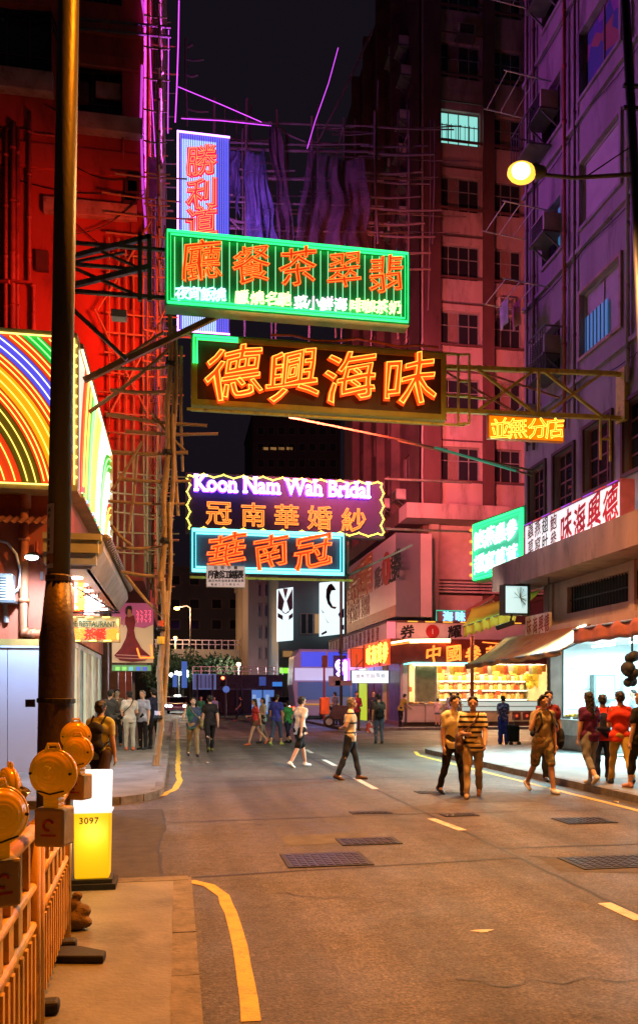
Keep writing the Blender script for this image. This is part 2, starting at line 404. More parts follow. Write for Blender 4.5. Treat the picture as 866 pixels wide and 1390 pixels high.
# ------------------------------------------------------------------ ground, road, pavements
g = MB(); g.box(-900, 900, -60, 900, -0.6, -0.02); struct('ground', g, mat('far ground', (0.05, 0.05, 0.05), 0.9))
g = MB(); g.grid(lambda u, v: (-70 + 150 * u, -6 + 90 * v, 0), 2, 2); struct('road', g, M_ROAD)
def arc(cx, cy, r, a0, a1, n=8):
    return [(cx + r * math.cos(R(a0 + (a1 - a0) * i / n)), cy + r * math.sin(R(a0 + (a1 - a0) * i / n))) for i in range(n + 1)]
def pavement(name, poly, h, m=M_PAVE):
    g = MB(); g.prism([(x, y, -0.01) for x, y in poly], (0, 0, h + 0.01)); return struct(name, g, m)
def kerb_line(pts, h, wd=0.15, step=0.9, side=1):
    """kerb stones laid one by one along a line (each stone its own part)"""
    root = bpy.data.objects.new('kerb', None); C.objects.link(root); root['kind'] = 'structure'
    P = [Vector((x, y, 0)) for x, y in pts]
    for a, b in zip(P[:-1], P[1:]):
        d = b - a; n = max(1, round(d.length / step)); u = d.normalized(); q = Vector((-u.y, u.x, 0)) * side
        for i in range(n):
            s = a + d * (i / n) - q * 0.03; l = d.length / n - 0.012
            hh = h + 0.012 + random.uniform(-0.004, 0.004)
            MB().obox(s + Vector((0, 0, -0.01)), u * l, q * wd, Vector((0, 0, hh))).build('kerb_stone', M_KERB, root)
    return root
# far left corner pavement
LP = [(-30, 12.55)] + arc(-1.75, 14.05, 1.5, -90, 0) + [(-0.25, 47), (-30, 47)]
pavement('pavement', LP, 0.12)
kerb_line([(-9, 12.55)] + arc(-1.75, 14.05, 1.5, -90, 0, 5) + [(-0.25, 47)], 0.12)
# near left pavement
pavement('pavement', [(-30, -4), (0.1, -4), (0.1, 7.42), (-30, 7.42)], 0.05)
kerb_line([(0.1, -3), (0.1, 7.42), (-6, 7.42)], 0.05, 0.16)
# right pavement with rounded corner
RPV = [(40, -4), (40, 23.9)] + arc(8.7, 22.3, 1.6, 90, 180) + [(7.1, -4)]
pavement('pavement', RPV, 0.12)
kerb_line([(40, 23.9)] + arc(8.7, 22.3, 1.6, 90, 180, 5) + [(7.1, -3)], 0.12, side=1)
# pavement by the medicine shop
pavement('pavement', [(40, 37.0), (40, 62)] + [(7.7, 62)] + arc(9.2, 38.5, 1.5, 180, 270), 0.12)
kerb_line([(7.7, 61)] + arc(9.2, 38.5, 1.5, 180, 270, 5) + [(40, 37.0)], 0.12, side=1)

def strip(name, pts, wd, m, z=0.004, n=None, wob=0.0):
    """painted or tarred strip following points on the ground"""
    g = MB(); P = [Vector((x, y, z)) for x, y in pts]; L_, Rr = [], []
    Q = []
    for a, b in zip(P[:-1], P[1:]):
        k = max(1, int((b - a).length / 0.25)) if wob else 1
        Q += [a + (b - a) * i / k for i in range(k)]
    Q.append(P[-1])
    for i, p in enumerate(Q):
        t = (Q[min(i+1, len(Q)-1)] - Q[max(i-1, 0)]).normalized(); q = Vector((-t.y, t.x, 0))
        o = q * random.uniform(-wob, wob)
        L_.append(p + q * wd / 2 + o); Rr.append(p - q * wd / 2 + o + q * random.uniform(-wob, wob) * 0.6)
    n_ = len(Q)
    g.add(L_ + Rr, [(i, i + 1, n_ + i + 1, n_ + i) for i in range(n_ - 1)]); return struct(name, g, m)
def gp(px, py): p = PZ(px, py, 0.0); return (p.x, p.y)
strip('yellow_line', [(6.63, -3), (6.63, 21.8)] + [(6.63 + 0.35, 23.2)], 0.11, M_YEL, wob=0.008)
strip('yellow_line', [gp(165, 1091), gp(192, 1086), gp(222, 1080), gp(238, 1071), gp(243, 1060), gp(242, 1045), gp(242, 1020), gp(241, 990), gp(240, 976)], 0.11, M_YEL, wob=0.02)
strip('white_line', [gp(258, 1197), gp(285, 1203), gp(303, 1217), gp(314, 1240), gp(321, 1265), gp(330, 1310), gp(342, 1388)], 0.10, M_YEL, wob=0.006)
for a, b in (((482, 1057), (510, 1072)), ((585, 1112), (628, 1128)), ((820, 1227), (870, 1250)), ((440, 1032), (455, 1040)), ((415, 1018), (424, 1023))):
    strip('lane_dash', [gp(*a), gp(*b)], 0.12, M_WHT)
for px in (252, 300, 325, 350, 385):
    a = PZ(px, 978); strip('crossing_mark', [(a.x, a.y), (a.x + 0.15, a.y + 2.6)], 0.55, M_YEL)
# joints between the concrete slabs, tar bands and the dark patch at the side road
strip('road_joint', [(3.5, 3.5), (3.5, 30)], 0.04, M_CRACK, 0.003, wob=0.012)
strip('road_joint', [(0.1, 7.6), (3.2, 7.9), (3.5, 7.92)], 0.04, M_CRACK, 0.003, wob=0.012)
strip('road_joint', [(3.5, 8.45), (6.5, 8.4)], 0.04, M_CRACK, 0.003, wob=0.01)
strip('road_joint', [(-0.1, 10.9), (3.5, 11.1), (7.0, 11.0)], 0.035, M_CRACK, 0.003, wob=0.01)
strip('road_joint', [(-0.1, 15.9), (7.0, 16.1)], 0.05, M_CRACK, 0.003, wob=0.01)
strip('road_joint', [(-0.1, 21.2), (7.0, 21.0)], 0.05, M_CRACK, 0.003, wob=0.01)
strip('road_joint', [(5.0, 7.1), (4.2, 7.6), (3.65, 8.0)], 0.05, M_CRACK, 0.003, wob=0.03)
g = MB(); g.add([(-6, 7.5, 0.003), (-0.12, 7.5, 0.003), (-0.2, 9.2, 0.003), (-0.15, 10.6, 0.003), (-0.22, 12.2, 0.003), (-6, 12.4, 0.003)], [(0, 1, 2, 3, 4, 5)]); struct('asphalt_patch', g, M_PATCH)
strip('road_joint', [(-0.12, 7.5), (-0.2, 9.2), (-0.15, 10.6), (-0.22, 12.2)], 0.025, M_CRACK, 0.006, wob=0.02)
for k, pts in enumerate(([(3.62, 7.25), (4.5, 7.0), (4.75, 7.5), (3.7, 7.9)], [(1.2, 9.0), (2.3, 9.05), (2.28, 9.7), (1.22, 9.66)], [(4.2, 12.1), (5.6, 12.0), (5.65, 13.3), (4.25, 13.4)], [(0.9, 16.6), (2.2, 16.6), (2.2, 18.8), (0.95, 18.7)], [(4.6, 5.2), (5.3, 5.1), (5.35, 5.9), (4.62, 6.0)])):
    g = MB(); g.add([(x, y, 0.0025) for x, y in pts], [(0, 1, 2, 3)]); struct('asphalt_patch', g, mat('repair patch %d' % (k % 2), ((.075, .07, .068), (.10, .095, .09))[k % 2], .75, var=.3, scale=5, bump=.5, bscale=70))
for k in range(7):
    x, y = random.uniform(.6, 6.2), random.uniform(4.6, 13); pts = [(x, y)]
    for j in range(9): x += random.uniform(-.05, .22); y += random.uniform(-.14, .10); pts.append((x, y))
    strip('road_crack', pts, .012, M_CRACK, .0045, wob=.008)
for px, py, lb in ((281, 1036, 'scrap of white paper on the road near the left kerb'), (170, 1086, 'small pale scrap at the left pavement corner'), (836, 1090, 'flattened white wrapper in the gutter by the right kerb')):
    p = PZ(px, py, 0); q = MB(); q.grid(lambda u, v: (p.x + .08 * (u - .5) + .02 * math.sin(9 * v), p.y + .06 * (v - .5) + .02 * math.sin(8 * u), .012 + .012 * math.sin(7 * u + 5 * v)), 5, 4); tag(q.build('litter', mat('paper scrap', (.6, .6, .6), .8)), lb, 'litter')
# a thin joint along the near pavement behind the kerb stones
# water puddle-like worn mark
g = MB(); p = PZ(655, 1265); g.add([(p.x + 0.07 * math.cos(a) * (1 + .5 * math.sin(3 * a)), p.y + 0.035 * math.sin(a), 0.004) for a in [2 * PI * i / 14 for i in range(14)]], [tuple(range(14))]); struct('paint_spot', g, M_WHT)

def manhole(px, py, wx, wy, rows, cols, label, rot=0.0):
    p = PZ(px, py, 0.0)
    t = thing('manhole_cover', label, 'manhole cover', (p.x, p.y, 0.004))
    g = MB(); g.box(p.x - wx/2, p.x + wx/2, p.y - wy/2, p.y + wy/2, 0.004, 0.010); g.build('plate', M_IRON, t)
    g = MB()
    for i in range(cols):
        for j in range(rows):
            cx = p.x - wx/2 + wx * (i + 0.5) / cols; cy = p.y - wy/2 + wy * (j + 0.5) / rows; a = min(wx / cols, wy / rows) * 0.36
            g.box(cx - a, cx + a, cy - a, cy + a, 0.010, 0.016)
    g.build('tread', M_IRON, t)
    g = MB()
    for x0, x1, y0, y1 in ((-wx/2-.04, wx/2+.04, -wy/2-.04, -wy/2), (-wx/2-.04, wx/2+.04, wy/2, wy/2+.04), (-wx/2-.04, -wx/2, -wy/2, wy/2), (wx/2, wx/2+.04, -wy/2, wy/2)):
        g.box(p.x + x0, p.x + x1, p.y + y0, p.y + y1, 0.004, 0.011)
    g.build('rim', M_CRACK, t); t.rotation_euler.z = rot
manhole(442, 1168, 0.78, 0.60, 7, 9, 'large double iron cover with square treads in the middle of the road nearest the camera')
manhole(500, 1143, 0.62, 0.36, 4, 7, 'smaller iron cover just behind the large double one in the road')
manhole(503, 1104, 0.50, 0.16, 2, 6, 'narrow iron cover beside the lane dash in the middle of the road')
manhole(838, 1171, 0.95, 0.50, 6, 10, 'pale grey iron cover near the right edge of the picture')
manhole(793, 1115, 0.62, 0.42, 5, 7, 'grey iron cover in the road by the right yellow line')
manhole(623, 1107, 0.42, 0.2, 3, 6, 'small dark cover right of the lane dash')
manhole(592, 1076, 0.62, 0.3, 3, 7, 'dark cover in the road behind the feet of the walking couple')

# ------------------------------------------------------------------ windows and walls
def wall_holes(mb, o, u, n, W, H, th, holes, mi=0):
    """wall of thickness th on the plane through o (u along, Z up, n outward) with rectangular openings"""
    o, u, n = Vector(o), Vector(u), Vector(n); z = Vector((0, 0, 1))
    us = sorted({0, W} | {x for h in holes for x in (max(0, h[0]), min(W, h[1]))}); vs = sorted({0, H} | {x for h in holes for x in (max(0, h[2]), min(H, h[3]))})
    for i in range(len(us) - 1):
        run = None
        for j in range(len(vs) - 1):
            cu, cv = (us[i] + us[i+1]) / 2, (vs[j] + vs[j+1]) / 2
            solid = not any(h[0] < cu < h[1] and h[2] < cv < h[3] for h in holes)
            if solid:
                run = run if run is not None else vs[j]
            if run is not None and (not solid or j == len(vs) - 2):
                e = vs[j+1] if solid else vs[j]
                mb.obox(o + u * us[i] + z * run - n * th, u * (us[i+1] - us[i]), n * th, z * (e - run), mi); run = None
def window(parent, o, u, n, W, H, cols=3, rows=1, mframe=M_FRAME, mpane=M_GLASS, rec=0.16, fw=0.06, room=True, panes=None, curtain=None, transom=None, name='window'):
    o, u, n = Vector(o), Vector(u), Vector(n); z = Vector((0, 0, 1)); b = o - n * rec
    g = MB()
    g.obox(b, u * W, -n * 0.06, z * fw); g.obox(b + z * (H - fw), u * W, -n * 0.06, z * fw)
    g.obox(b + z * fw, u * fw, -n * 0.06, z * (H - 2 * fw)); g.obox(b + u * (W - fw) + z * fw, u * fw, -n * 0.06, z * (H - 2 * fw))
    for i in range(1, cols): g.obox(b + u * (W * i / cols - fw * 0.4) + z * fw - n * 0.004, u * fw * 0.8, -n * 0.05, z * (H - 2 * fw))
    rl = [r / rows for r in range(1, rows)] if transom is None else [transom]
    for r in rl: g.obox(b + u * fw + z * (H * r - fw * 0.4) - n * 0.008, u * (W - 2 * fw), -n * 0.04, z * fw * 0.8)
    f = g.build(name, mframe, parent)
    for i in range(cols):
        mp = mpane if panes is None else panes[i % len(panes)]
        q = MB(); q.obox(b + u * (W * i / cols + 0.01) + z * 0.03 - n * 0.035, u * (W / cols - 0.02), -n * 0.012, z * (H - 0.06)); q.build('pane', mp, f)
    if curtain:
        q = MB(); q.grid(lambda s, t: tuple(b + u * (W * s) + z * (H * t) - n * (0.16 + 0.03 * math.sin(s * 60))), 40, 1); q.build('curtain', curtain, f)
    return f

# ------------------------------------------------------------------ left red tower block (behind the rainbow sign)
YT = 25.5; XT = -1.0; UP_ = Vector((0, 0, 1))
tw = thing('tower_block', 'tall red rendered tenement block on the left behind the dark lamp post', 'building', (-6, 32, 0))
g = MB(); zb = 5.2; W = 14.0
def onT(px, py): p = PY(px, py, YT); return p.x - (XT - W), p.z - zb
def rectT(x0, y0, x1, y1):
    a = onT(x0, y1); b = onT(x1, y0); return (a[0], b[0], a[1], b[1])
hA = rectT(-60, 8, 70, 108); hB = rectT(103, 88, 166, 170)
hA2 = rectT(-60, -160, 70, -60); hB2 = rectT(103, -85, 166, -2)
wall_holes(g, (XT - W, YT, zb), (1, 0, 0), (0, -1, 0), W, 45, 0.3, [hA, hB, hA2, hB2])
wall_holes(g, (XT, YT + 0.3, zb), (0, 1, 0), (1, 0, 0), 18, 45, 0.3, [(3 + 3.2 * 0, 3 + 1.6, k, k + 1.8) for k in ()])
g.box(XT - W, XT - 0.3, YT + 0.31, YT + 18, zb, zb + 0.3); g.box(XT - W, XT, YT + 18.3, YT + 18.6, zb, zb + 45); g.build('wall', M_RED, tw)
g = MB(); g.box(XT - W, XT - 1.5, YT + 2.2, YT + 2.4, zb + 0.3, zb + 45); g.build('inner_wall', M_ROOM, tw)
T0 = Vector((XT - W, YT, zb))
for h, cs, ro in ((hA, 4, 2), (hB, 3, 2), (hA2, 4, 2), (hB2, 3, 2)):
    window(tw, T0 + Vector((h[0], 0, h[2])), (1, 0, 0), (0, -1, 0), h[1] - h[0], h[3] - h[2], cs, ro, rec=0.4, mframe=mat('dark red frame', (0.07, 0.03, 0.025), 0.6))
# the lit blind and lamp in the right-hand bay
p0 = PY(130, 128, YT + 0.3); p1 = PY(164, 92, YT + 0.3)
MB().box(p0.x, p1.x, YT + 0.27, YT + 0.36, p0.z - 0.05, p0.z + 0.42).build('window_blind', mat('pink blind', (0.5, 0.3, 0.24), 0.8), tw)
for (x0, y0, x1, y1, d, m, nm) in ((-60, 108, 74, 119, 0.35, M_REDTRIM, 'ledge'), (100, 170, 194.5, 181, 0.35, M_REDTRIM, 'ledge'), (60, 283, 186, 291, 0.22, M_REDTRIM, 'ledge'),
                                  (-60, 211, 197, 217, 0.08, M_RED, 'band'), (103, 35, 192, 43, 0.10, M_RED, 'band'), (103, 83, 190, 88, 0.12, M_RED, 'band'), (178, 290, 196, 420, 0.1, M_RED, 'corner_pier')):
    a = PY(x0, y1, YT); b = PY(x1, y0, YT); MB().box(a.x, b.x, YT - d, YT - 0.002, a.z, b.z).build(nm, m, tw, bevel=0.02)
def pipe(parent, pts, r, m, name='pipe', joints=True):
    g = MB(); g.tube(pts, r, 8)
    if joints:
        for a, b in zip(pts[:-1], pts[1:]):
            a, b = Vector(a), Vector(b); n = int((b - a).length / 1.6)
            for i in range(n + 1):
                c = a + (b - a) * (i + 0.5) / (n + 1); d = (b - a).normalized() * 0.04; g.tube([c - d, c + d], r * 1.3, 8)
    return g.build(name, m, parent, smooth=True)
M_RPIPE = mat('red painted pipe', (0.33, 0.06, 0.04), 0.5)
for x, y0, y1 in ((8, 175, 450), (18, 165, 450), (24, 172, 450), (40, 150, 380)):
    a = PY(x, y0, YT - 0.16); b = PY(x, y1, YT - 0.16); pipe(tw, [a, b], 0.055 + 0.03 * (x == 18), M_RPIPE)
pipe(tw, [PY(-20, 381, YT - 0.2), PY(44, 383, YT - 0.2), PY(46, 392, YT - 0.2), PY(46, 460, YT - 0.2)], 0.06, M_RPIPE)
pipe(tw, [PY(-20, 173, YT - .09), PY(40, 176, YT - .09), PY(50, 181, YT - .09), PY(75, 184, YT - .09)], 0.03, M_RPIPE)
pipe(tw, [PY(167, 172, YT - .09), PY(167, 216, YT - .09)], 0.025, M_RPIPE)
for yy in (12, 24): pipe(tw, [PY(-20, yy, YT - .6), PY(70, yy + 4, YT - .6), PY(78, yy + 30, YT - .6)], 0.03, M_DARK)
for (x0, y0, x1, y1, d) in ((100, 300, 200, 352, .3), (95, 318, 196, 262, .3), (60, 140, 190, 176, .15), (0, 236, 196, 258, .1), (100, 224, 194, 236, .1)):
    a, b = PY(x0, y0, YT - d), PY(x1, y1, YT - d); MB().tube([a + (b - a) * (i / 10) - UP_ * .3 * math.sin(PI * i / 10) for i in range(11)], .016, 5).build('cable', M_DARK, tw)
for x, y in ((182, 250), (178, 262), (112, 128), (176, 282), (58, 356)): c = PY(x, y, YT); MB().box(c.x - .18, c.x + .18, YT - .16, YT - .001, c.z - .3, c.z + .3).build('meter_box', mat('dark meter box', (.08, .03, .025), .6), tw)
# ladder-like cable tray high on the front
tr = thing('cable_tray', 'ladder-like steel cable tray fixed high on the red tower front', 'cable tray', PY(110, 35, YT - 0.3))
for k, y in (('rail', 24), ('rail', 37)): MB().bar(PY(100, y, YT - 0.25), PY(232, y + 12, YT - 0.25), 0.06).build(k, M_STEEL, tr)
for i in range(20):
    x = 103 + i * 6.4; MB().bar(PY(x, 24.5 + (x - 100) * 0.09, YT - 0.25), PY(x, 37 + (x - 100) * 0.09, YT - 0.25), 0.035).build('rung', M_STEEL, tr)
for x in (110, 150, 188): MB().bar(PY(x, 31, YT - 0.22), PY(x, 31, YT - 0.01), 0.05).build('bracket', M_STEEL, tr)
# arcade piers on the ground floor of the block
for y in (27, 31.5, 36, 41):
    MB().box(-2.75, -2.2, y, y + 0.6, 0.12, 5.2).build('arcade_pier', mat('brown tile pier', (0.28, 0.13, 0.08), 0.4), tw)
MB().box(-9, -8.7, YT + 1, YT + 18, 0.12, 5.2).build('shop_wall', M_CONC, tw)

# ------------------------------------------------------------------ restaurant podium on the left
XR = -2.2; YR = 17.6
rb = thing('restaurant_building', 'low red restaurant building with white tiled eaves on the left corner', 'building', (-6, 21, 0))
g = MB(); g.box(-16, XR, YR, YR + 0.3, 0.1, 8.6); g.box(XR - 0.3, XR, YR + 0.3, 25.4, 2.9, 8.6); g.box(-16, XR - 0.01, YR + 0.3, 25.4, 8.3, 8.59); g.build('wall', mat('orange red render', (.52, .12, .05), .7, var=.2, scale=.9, bump=.3, bscale=14, dirt=(.25, .05, .03), dscale=1.2, stretch=(1, 1, .4)), rb)
g = MB(); g.box(-16, XR - 3, 25.2, 25.4, 0.1, 8.3); g.build('back_wall', M_RED, rb)
a = PY(-80, 870, YR - 0.12); b = PY(58, 878, YR - 0.12); MB().box(a.x, b.x, YR - 0.16, YR - 0.002, b.z, a.z + 0.05).build('ledge', mat('ochre ledge', (0.4, 0.25, 0.06), 0.6), rb)
# tin awning, pipes and cables
tn = MB(); a = PY(-80, 701, YR - 0.6); b = PY(68, 701, YR - 0.6)
tn.grid(lambda u, v: (a.x + (b.x - a.x) * u, YR - 0.02 - 0.75 * v, a.z + 0.18 - 0.28 * v + 0.02 * math.sin(u * 90)), 90, 2); tn.build('tin_awning', mat('rusty tin', (0.34, 0.12, 0.06), 0.6, 0.3, dirt=(0.1, 0.04, 0.03)), rb)
M_OP = mat('orange painted pipe', (0.5, 0.16, 0.06), 0.5)
pipe(rb, [PY(33, 690, YR - .1), PY(32, 857, YR - .1), PY(36, 860, YR - .1), PY(55, 861, YR - .1)], 0.09, M_OP)
pipe(rb, [PY(35, 600, YR - .1), PY(35, 690, YR - .1)], 0.11, M_OP)
pipe(rb, [PY(50, 735, YR - .08), PY(50, 765, YR - .08)], 0.03, M_RPIPE)
cab = MB(); cab.tube([PY(-10, 731, YR - .12), PY(10, 737, YR - .14), PY(22, 752, YR - .15), PY(28, 775, YR - .15), PY(26, 798, YR - .15), PY(18, 806, YR - .15)], 0.028, 6); cab.build('hose', M_WHITE, rb, smooth=True)
# ground floor doors along the pavement
M_DOORF = mat('white door frame', (0.6, 0.6, 0.56), 0.4, bump=0.03)
M_DOORG = emis('lit door glass', (0.75, 0.9, 0.62), 0.35, (0.4, 0.45, 0.35))
for k in range(4):
    window(rb, (XR, 25.3 - k * 1.9, 0.14), (0, -1, 0), (1, 0, 0), 1.82, 2.74, 2, 1, M_DOORF, M_DOORG, rec=0.05, fw=0.12, name='door', panes=(M_DOORG, mat('door curtain', (0.5, 0.5, 0.42), 0.8)))
# eaves canopy: box gutter, white soffit, tile-ended ridge along the street side, ceiling lamps
can = MB(); cx = -1.43; cy0 = 16.0; cy1 = 24.4; ct = 4.76
can.box(-2.5, cx, cy0, cy0 + 0.28, ct - 0.10, ct + 0.02); can.box(-2.5, cx - 0.06, cy0 + 0.05, cy0 + 0.3, ct - 0.34, ct - 0.105)
can.build('eaves', mat('cream eaves', (0.50, 0.40, 0.16), 0.5, var=0.15), rb)
cn = MB(); cn.box(-2.5, cx - 0.1, cy0 + 0.12, cy0 + 0.32, ct - 0.56, ct - 0.345); cn.build('eaves_trim', mat('grey eaves trim', (0.45, 0.44, 0.40), 0.5), rb)
cs = MB(); cs.box(-2.5, cx - 0.25, cy0 + 0.34, cy1, ct - 0.62, ct - 0.50); cs.build('soffit', mat('white soffit', (0.62, 0.5, 0.42), 0.5, var=0.05), rb)
cs = MB(); cs.prism([(cx, cy0 + 0.29, ct - 0.02), (cx + 0.02, cy0 + 0.29, ct - 0.25), (cx - 0.22, cy0 + 0.29, ct - 0.62), (cx - 0.32, cy0 + 0.29, ct - 0.62), (cx - 0.32, cy0 + 0.29, ct - 0.02)], (0, cy1 - cy0 - 0.29, 0)); cs.build('cornice', mat('pale cornice', (0.5, 0.45, 0.4), 0.5), rb)
tl = MB(); tl.box(-2.5, cx, cy0 + 0.29, cy1, ct - 0.015, ct + 0.06); tl.build('canopy_roof', M_CONC, rb)
M_TILE = mat('green brown roof tile', (0.22, 0.16, 0.10), 0.35)
tile = MB(); tile.tube([(0, 0, 0), (0.22, 0, 0.0), (0.26, 0, -0.05)], 0.075, 8)
tme = tile.mesh('eave_tile', M_TILE, smooth=True)
for k in range(33):
    link('eave_tile', tme, rb, Vector((cx - 0.14, cy0 + 0.4 + k * 0.245, ct + 0.02)) - rb.location)
M_LAMP = emis('white lamp', (1, 0.97, 0.9), 14)
for k in range(7):
    MB().lathe((cx - 0.62, cy0 + 1.5 + k * 1.05, ct - 0.62), [(0.10, 0), (0.12, -0.02), (0.07, -0.035)], 12).build('downlight', M_LAMP, rb)
lamp('soffit_light', 'AREA', (cx - 0.9, 20.5, ct - 0.70), LAMP['rest'], (1, 0.93, 0.8), rb, (cx - 0.9, 20.5, 0), 0.6, 6)

# ------------------------------------------------------------------ right-hand block (shop with the white sign)
XB = 11.0
b1_ = thing('corner_block', 'grey rendered old block on the right with bricked windows and a lit shop below', 'building', (14, 18, 0))
def onB(px, py): p = PX(px, py, XB); return p.y, p.z
YB0, YB1 = 8.0, 24.5; z1 = 5.1
holes = []
def rB(yn, yf, za, zb): return (YB1 - yf, YB1 - yn, za - z1, zb - z1)   # u runs towards the camera
wins = []
for k in range(9):
    zz = 11.0 + 3.6 * k
    wins.append(('big', 18.76, 20.8, zz, zz + 1.75, k)); wins.append(('small', 21.9, 23.1, zz + 0.1, zz + 1.6, k)); wins.append(('near', 13.6, 15.8, zz, zz + 1.75, k))
low = [('low', 23.0, 24.1, 7.05, 8.75, 0), ('low', 21.2, 22.4, 7.05, 8.75, 1), ('low', 19.2, 20.6, 7.2, 8.95, 2), ('low', 17.2, 18.6, 7.2, 8.95, 3)]
for wd in wins + low: holes.append(rB(wd[1], wd[2], wd[3], wd[4]))
hv = rB(17.0, 21.4, 5.25 - 0.9, 5.25)      # the ventilation grille opening is lower, in the fascia
g = MB(); wall_holes(g, (XB, YB1, z1), (0, -1, 0), (-1, 0, 0), YB1 - YB0, 40, 0.35, holes)
g.box(XB + 0.36, 24, YB1 - 0.3, YB1, z1, 45); g.box(XB + 0.36, 24, YB0, YB0 + 0.3, 0.1, 45); g.box(XB + 0.36, 24, YB0 + 0.31, YB1 - 0.31, z1, z1 + 0.2)
g.build('wall', M_GREYREN, b1_)
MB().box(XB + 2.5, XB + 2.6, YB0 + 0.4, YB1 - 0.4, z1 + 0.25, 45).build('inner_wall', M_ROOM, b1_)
M_PANELW = mat('pale window board', (0.42, 0.35, 0.37), 0.7, var=0.1)
M_PRINTW = printed('purple window print', [(0.1, 0.05, 0.3), (0.25, 0.08, 0.3), (0.05, 0.08, 0.25), (0.3, 0.1, 0.1)], 2.2)
M_BLUEP = emis('blue lit pane', (0.1, 0.35, 0.75), 0.35)
for (kd, yn, yf, za, zt, k) in wins + low:
    o = Vector((XB, yf, za)); W_ = yf - yn; H_ = zt - za; u, n = (0, -1, 0), (-1, 0, 0)
    fr = MB(); fw = 0.09     # projecting surround
    for (uu, vv, ww, hh) in ((-fw, -fw, W_ + 2*fw, fw), (-fw, H_, W_ + 2*fw, fw), (-fw, 0, fw, H_), (W_, 0, fw, H_)):
        fr.obox(o + Vector(u) * uu + Vector((0, 0, vv)), Vector(u) * ww, Vector(n) * 0.07, Vector((0, 0, hh)))
    if kd == 'big':
        fr.build('window_surround', M_REDTRIM if k == 0 else M_GREYREN, b1_)
        if k == 0:
            f = window(b1_, o, u, n, W_, H_, 2, 1, M_PANELW, M_PANELW, rec=0.10)
            q = MB(); q.obox(o + Vector(u) * 0.12 + Vector(n) * -0.085 + Vector((0, 0, 0.1)), Vector(u) * 1.15, Vector(n) * 0.03, Vector((0, 0, 0.95)))
            q.build('lit_pane', M_BLUEP, f)
            for s in range(6): MB().bar(o + Vector(u) * (0.2 + s * 0.19) + Vector(n) * -0.04 + Vector((0, 0, 0.1)), o + Vector(u) * (0.2 + s * 0.19) + Vector(n) * -0.04 + Vector((0, 0, 1.05)), 0.02).build('window_bar', M_DARK, f)
        elif k == 1: window(b1_, o, u, n, W_, H_, 1, 1, M_PANELW, M_PANELW, rec=0.06)
        else: window(b1_, o, u, n, W_, H_, 2, 1, M_FRAME, M_PRINTW, rec=0.1)
    elif kd == 'small': fr.build('window_surround', M_GREYREN, b1_); window(b1_, o, u, n, W_, H_, 2, 1, rec=0.12, panes=(M_GLASS, M_BLUEP if k == 1 else M_GLASS))
    elif kd == 'near': fr.build('window_surround', M_GREYREN, b1_); window(b1_, o, u, n, W_, H_, 3, 1, rec=0.12)
    else: fr.build('window_surround', M_PILLAR, b1_); window(b1_, o, u, n, W_, H_, 3, 4, mat('rust red frame', (0.22, 0.07, 0.06), 0.6), M_GLASS, rec=0.14)
pipe(b1_, [(XB - 0.12, 21.55, 9.3), (XB - 0.12, 21.55, 30)], 0.055, M_RPIPE)
pipe(b1_, [(XB - 0.1, 23.6, 9.3), (XB - 0.1, 23.6, 40)], 0.05, M_PILLAR)
for y, r_ in ((21.0, .04), (18.3, .05), (17.2, .035), (16.2, .06), (24.1, .04)): pipe(b1_, [(XB - .09, y, 9.4), (XB - .09, y, 42)], r_, M_GREYREN if r_ > .045 else M_PILLAR)
for z, sg in ((10.2, .25), (13.9, .15), (17.6, .3), (21.2, .2)): MB().tube([(XB - .06, 24.4 - .8 * i, z - sg * math.sin(PI * (i % 5) / 5)) for i in range(16)], .014, 5).build('cable', M_DARK, b1_)
for k in range(4): MB().box(XB - .10, XB - .001, YB0 + .01, YB1 - .01, 10.35 + 3.6 * k, 10.47 + 3.6 * k).build('string_course', M_GREYREN, b1_)
# balcony slab under the white sign, fascia wall with grille, ledge over the awning
g = MB(); g.box(XB - 1.1, XB - 0.001, YB0, YB1, 4.98, 5.3); g.box(XB - 1.1, XB - 0.95, YB0, YB1, 5.301, 5.75); g.build('balcony_slab', mat('stained slab', (.24, .155, .14), .75, var=.3, scale=1.2, bump=.3, dirt=(.08, .055, .05), dscale=1.6, stretch=(1, 1, .3)), b1_)
g = MB(); wall_holes(g, (XB - 0.06, 23.0, 3.35), (0, -1, 0), (-1, 0, 0), 15.0, 1.62, 0.25, [(1.5, 5.6, 0.65, 1.4), (6.2, 10, 0.65, 1.4)]); g.build('fascia', M_BEIGE, b1_)
for u0 in (1.5, 6.2):
    gr = MB()
    for i in range(28):
        y = 23.0 - u0 - 4.1 * (i + 0.5) / 28; gr.box(XB + 0.05, XB + 0.08, y - 0.012, y + 0.012, 4.0, 4.75)
    gr.box(XB + 0.03, XB + 0.1, 23 - u0 - 4.1, 23 - u0, 4.36, 4.39)
    gr.build('grille', M_DARK, b1_); MB().box(XB + 0.2, XB + 0.22, 23 - u0 - 4.1, 23 - u0, 3.99, 4.76).build('grille_back', M_ROOM, b1_)
MB().box(XB - 0.75, XB - 0.07, YB0, 22.9, 3.38, 3.62).build('ledge', M_BEIGE, b1_)
for y in (22.55, 18.2, 13.6): MB().box(XB - 0.13, XB - 0.05, y - 0.25, y, 3.64, 4.96).build('pilaster', M_BEIGE, b1_)
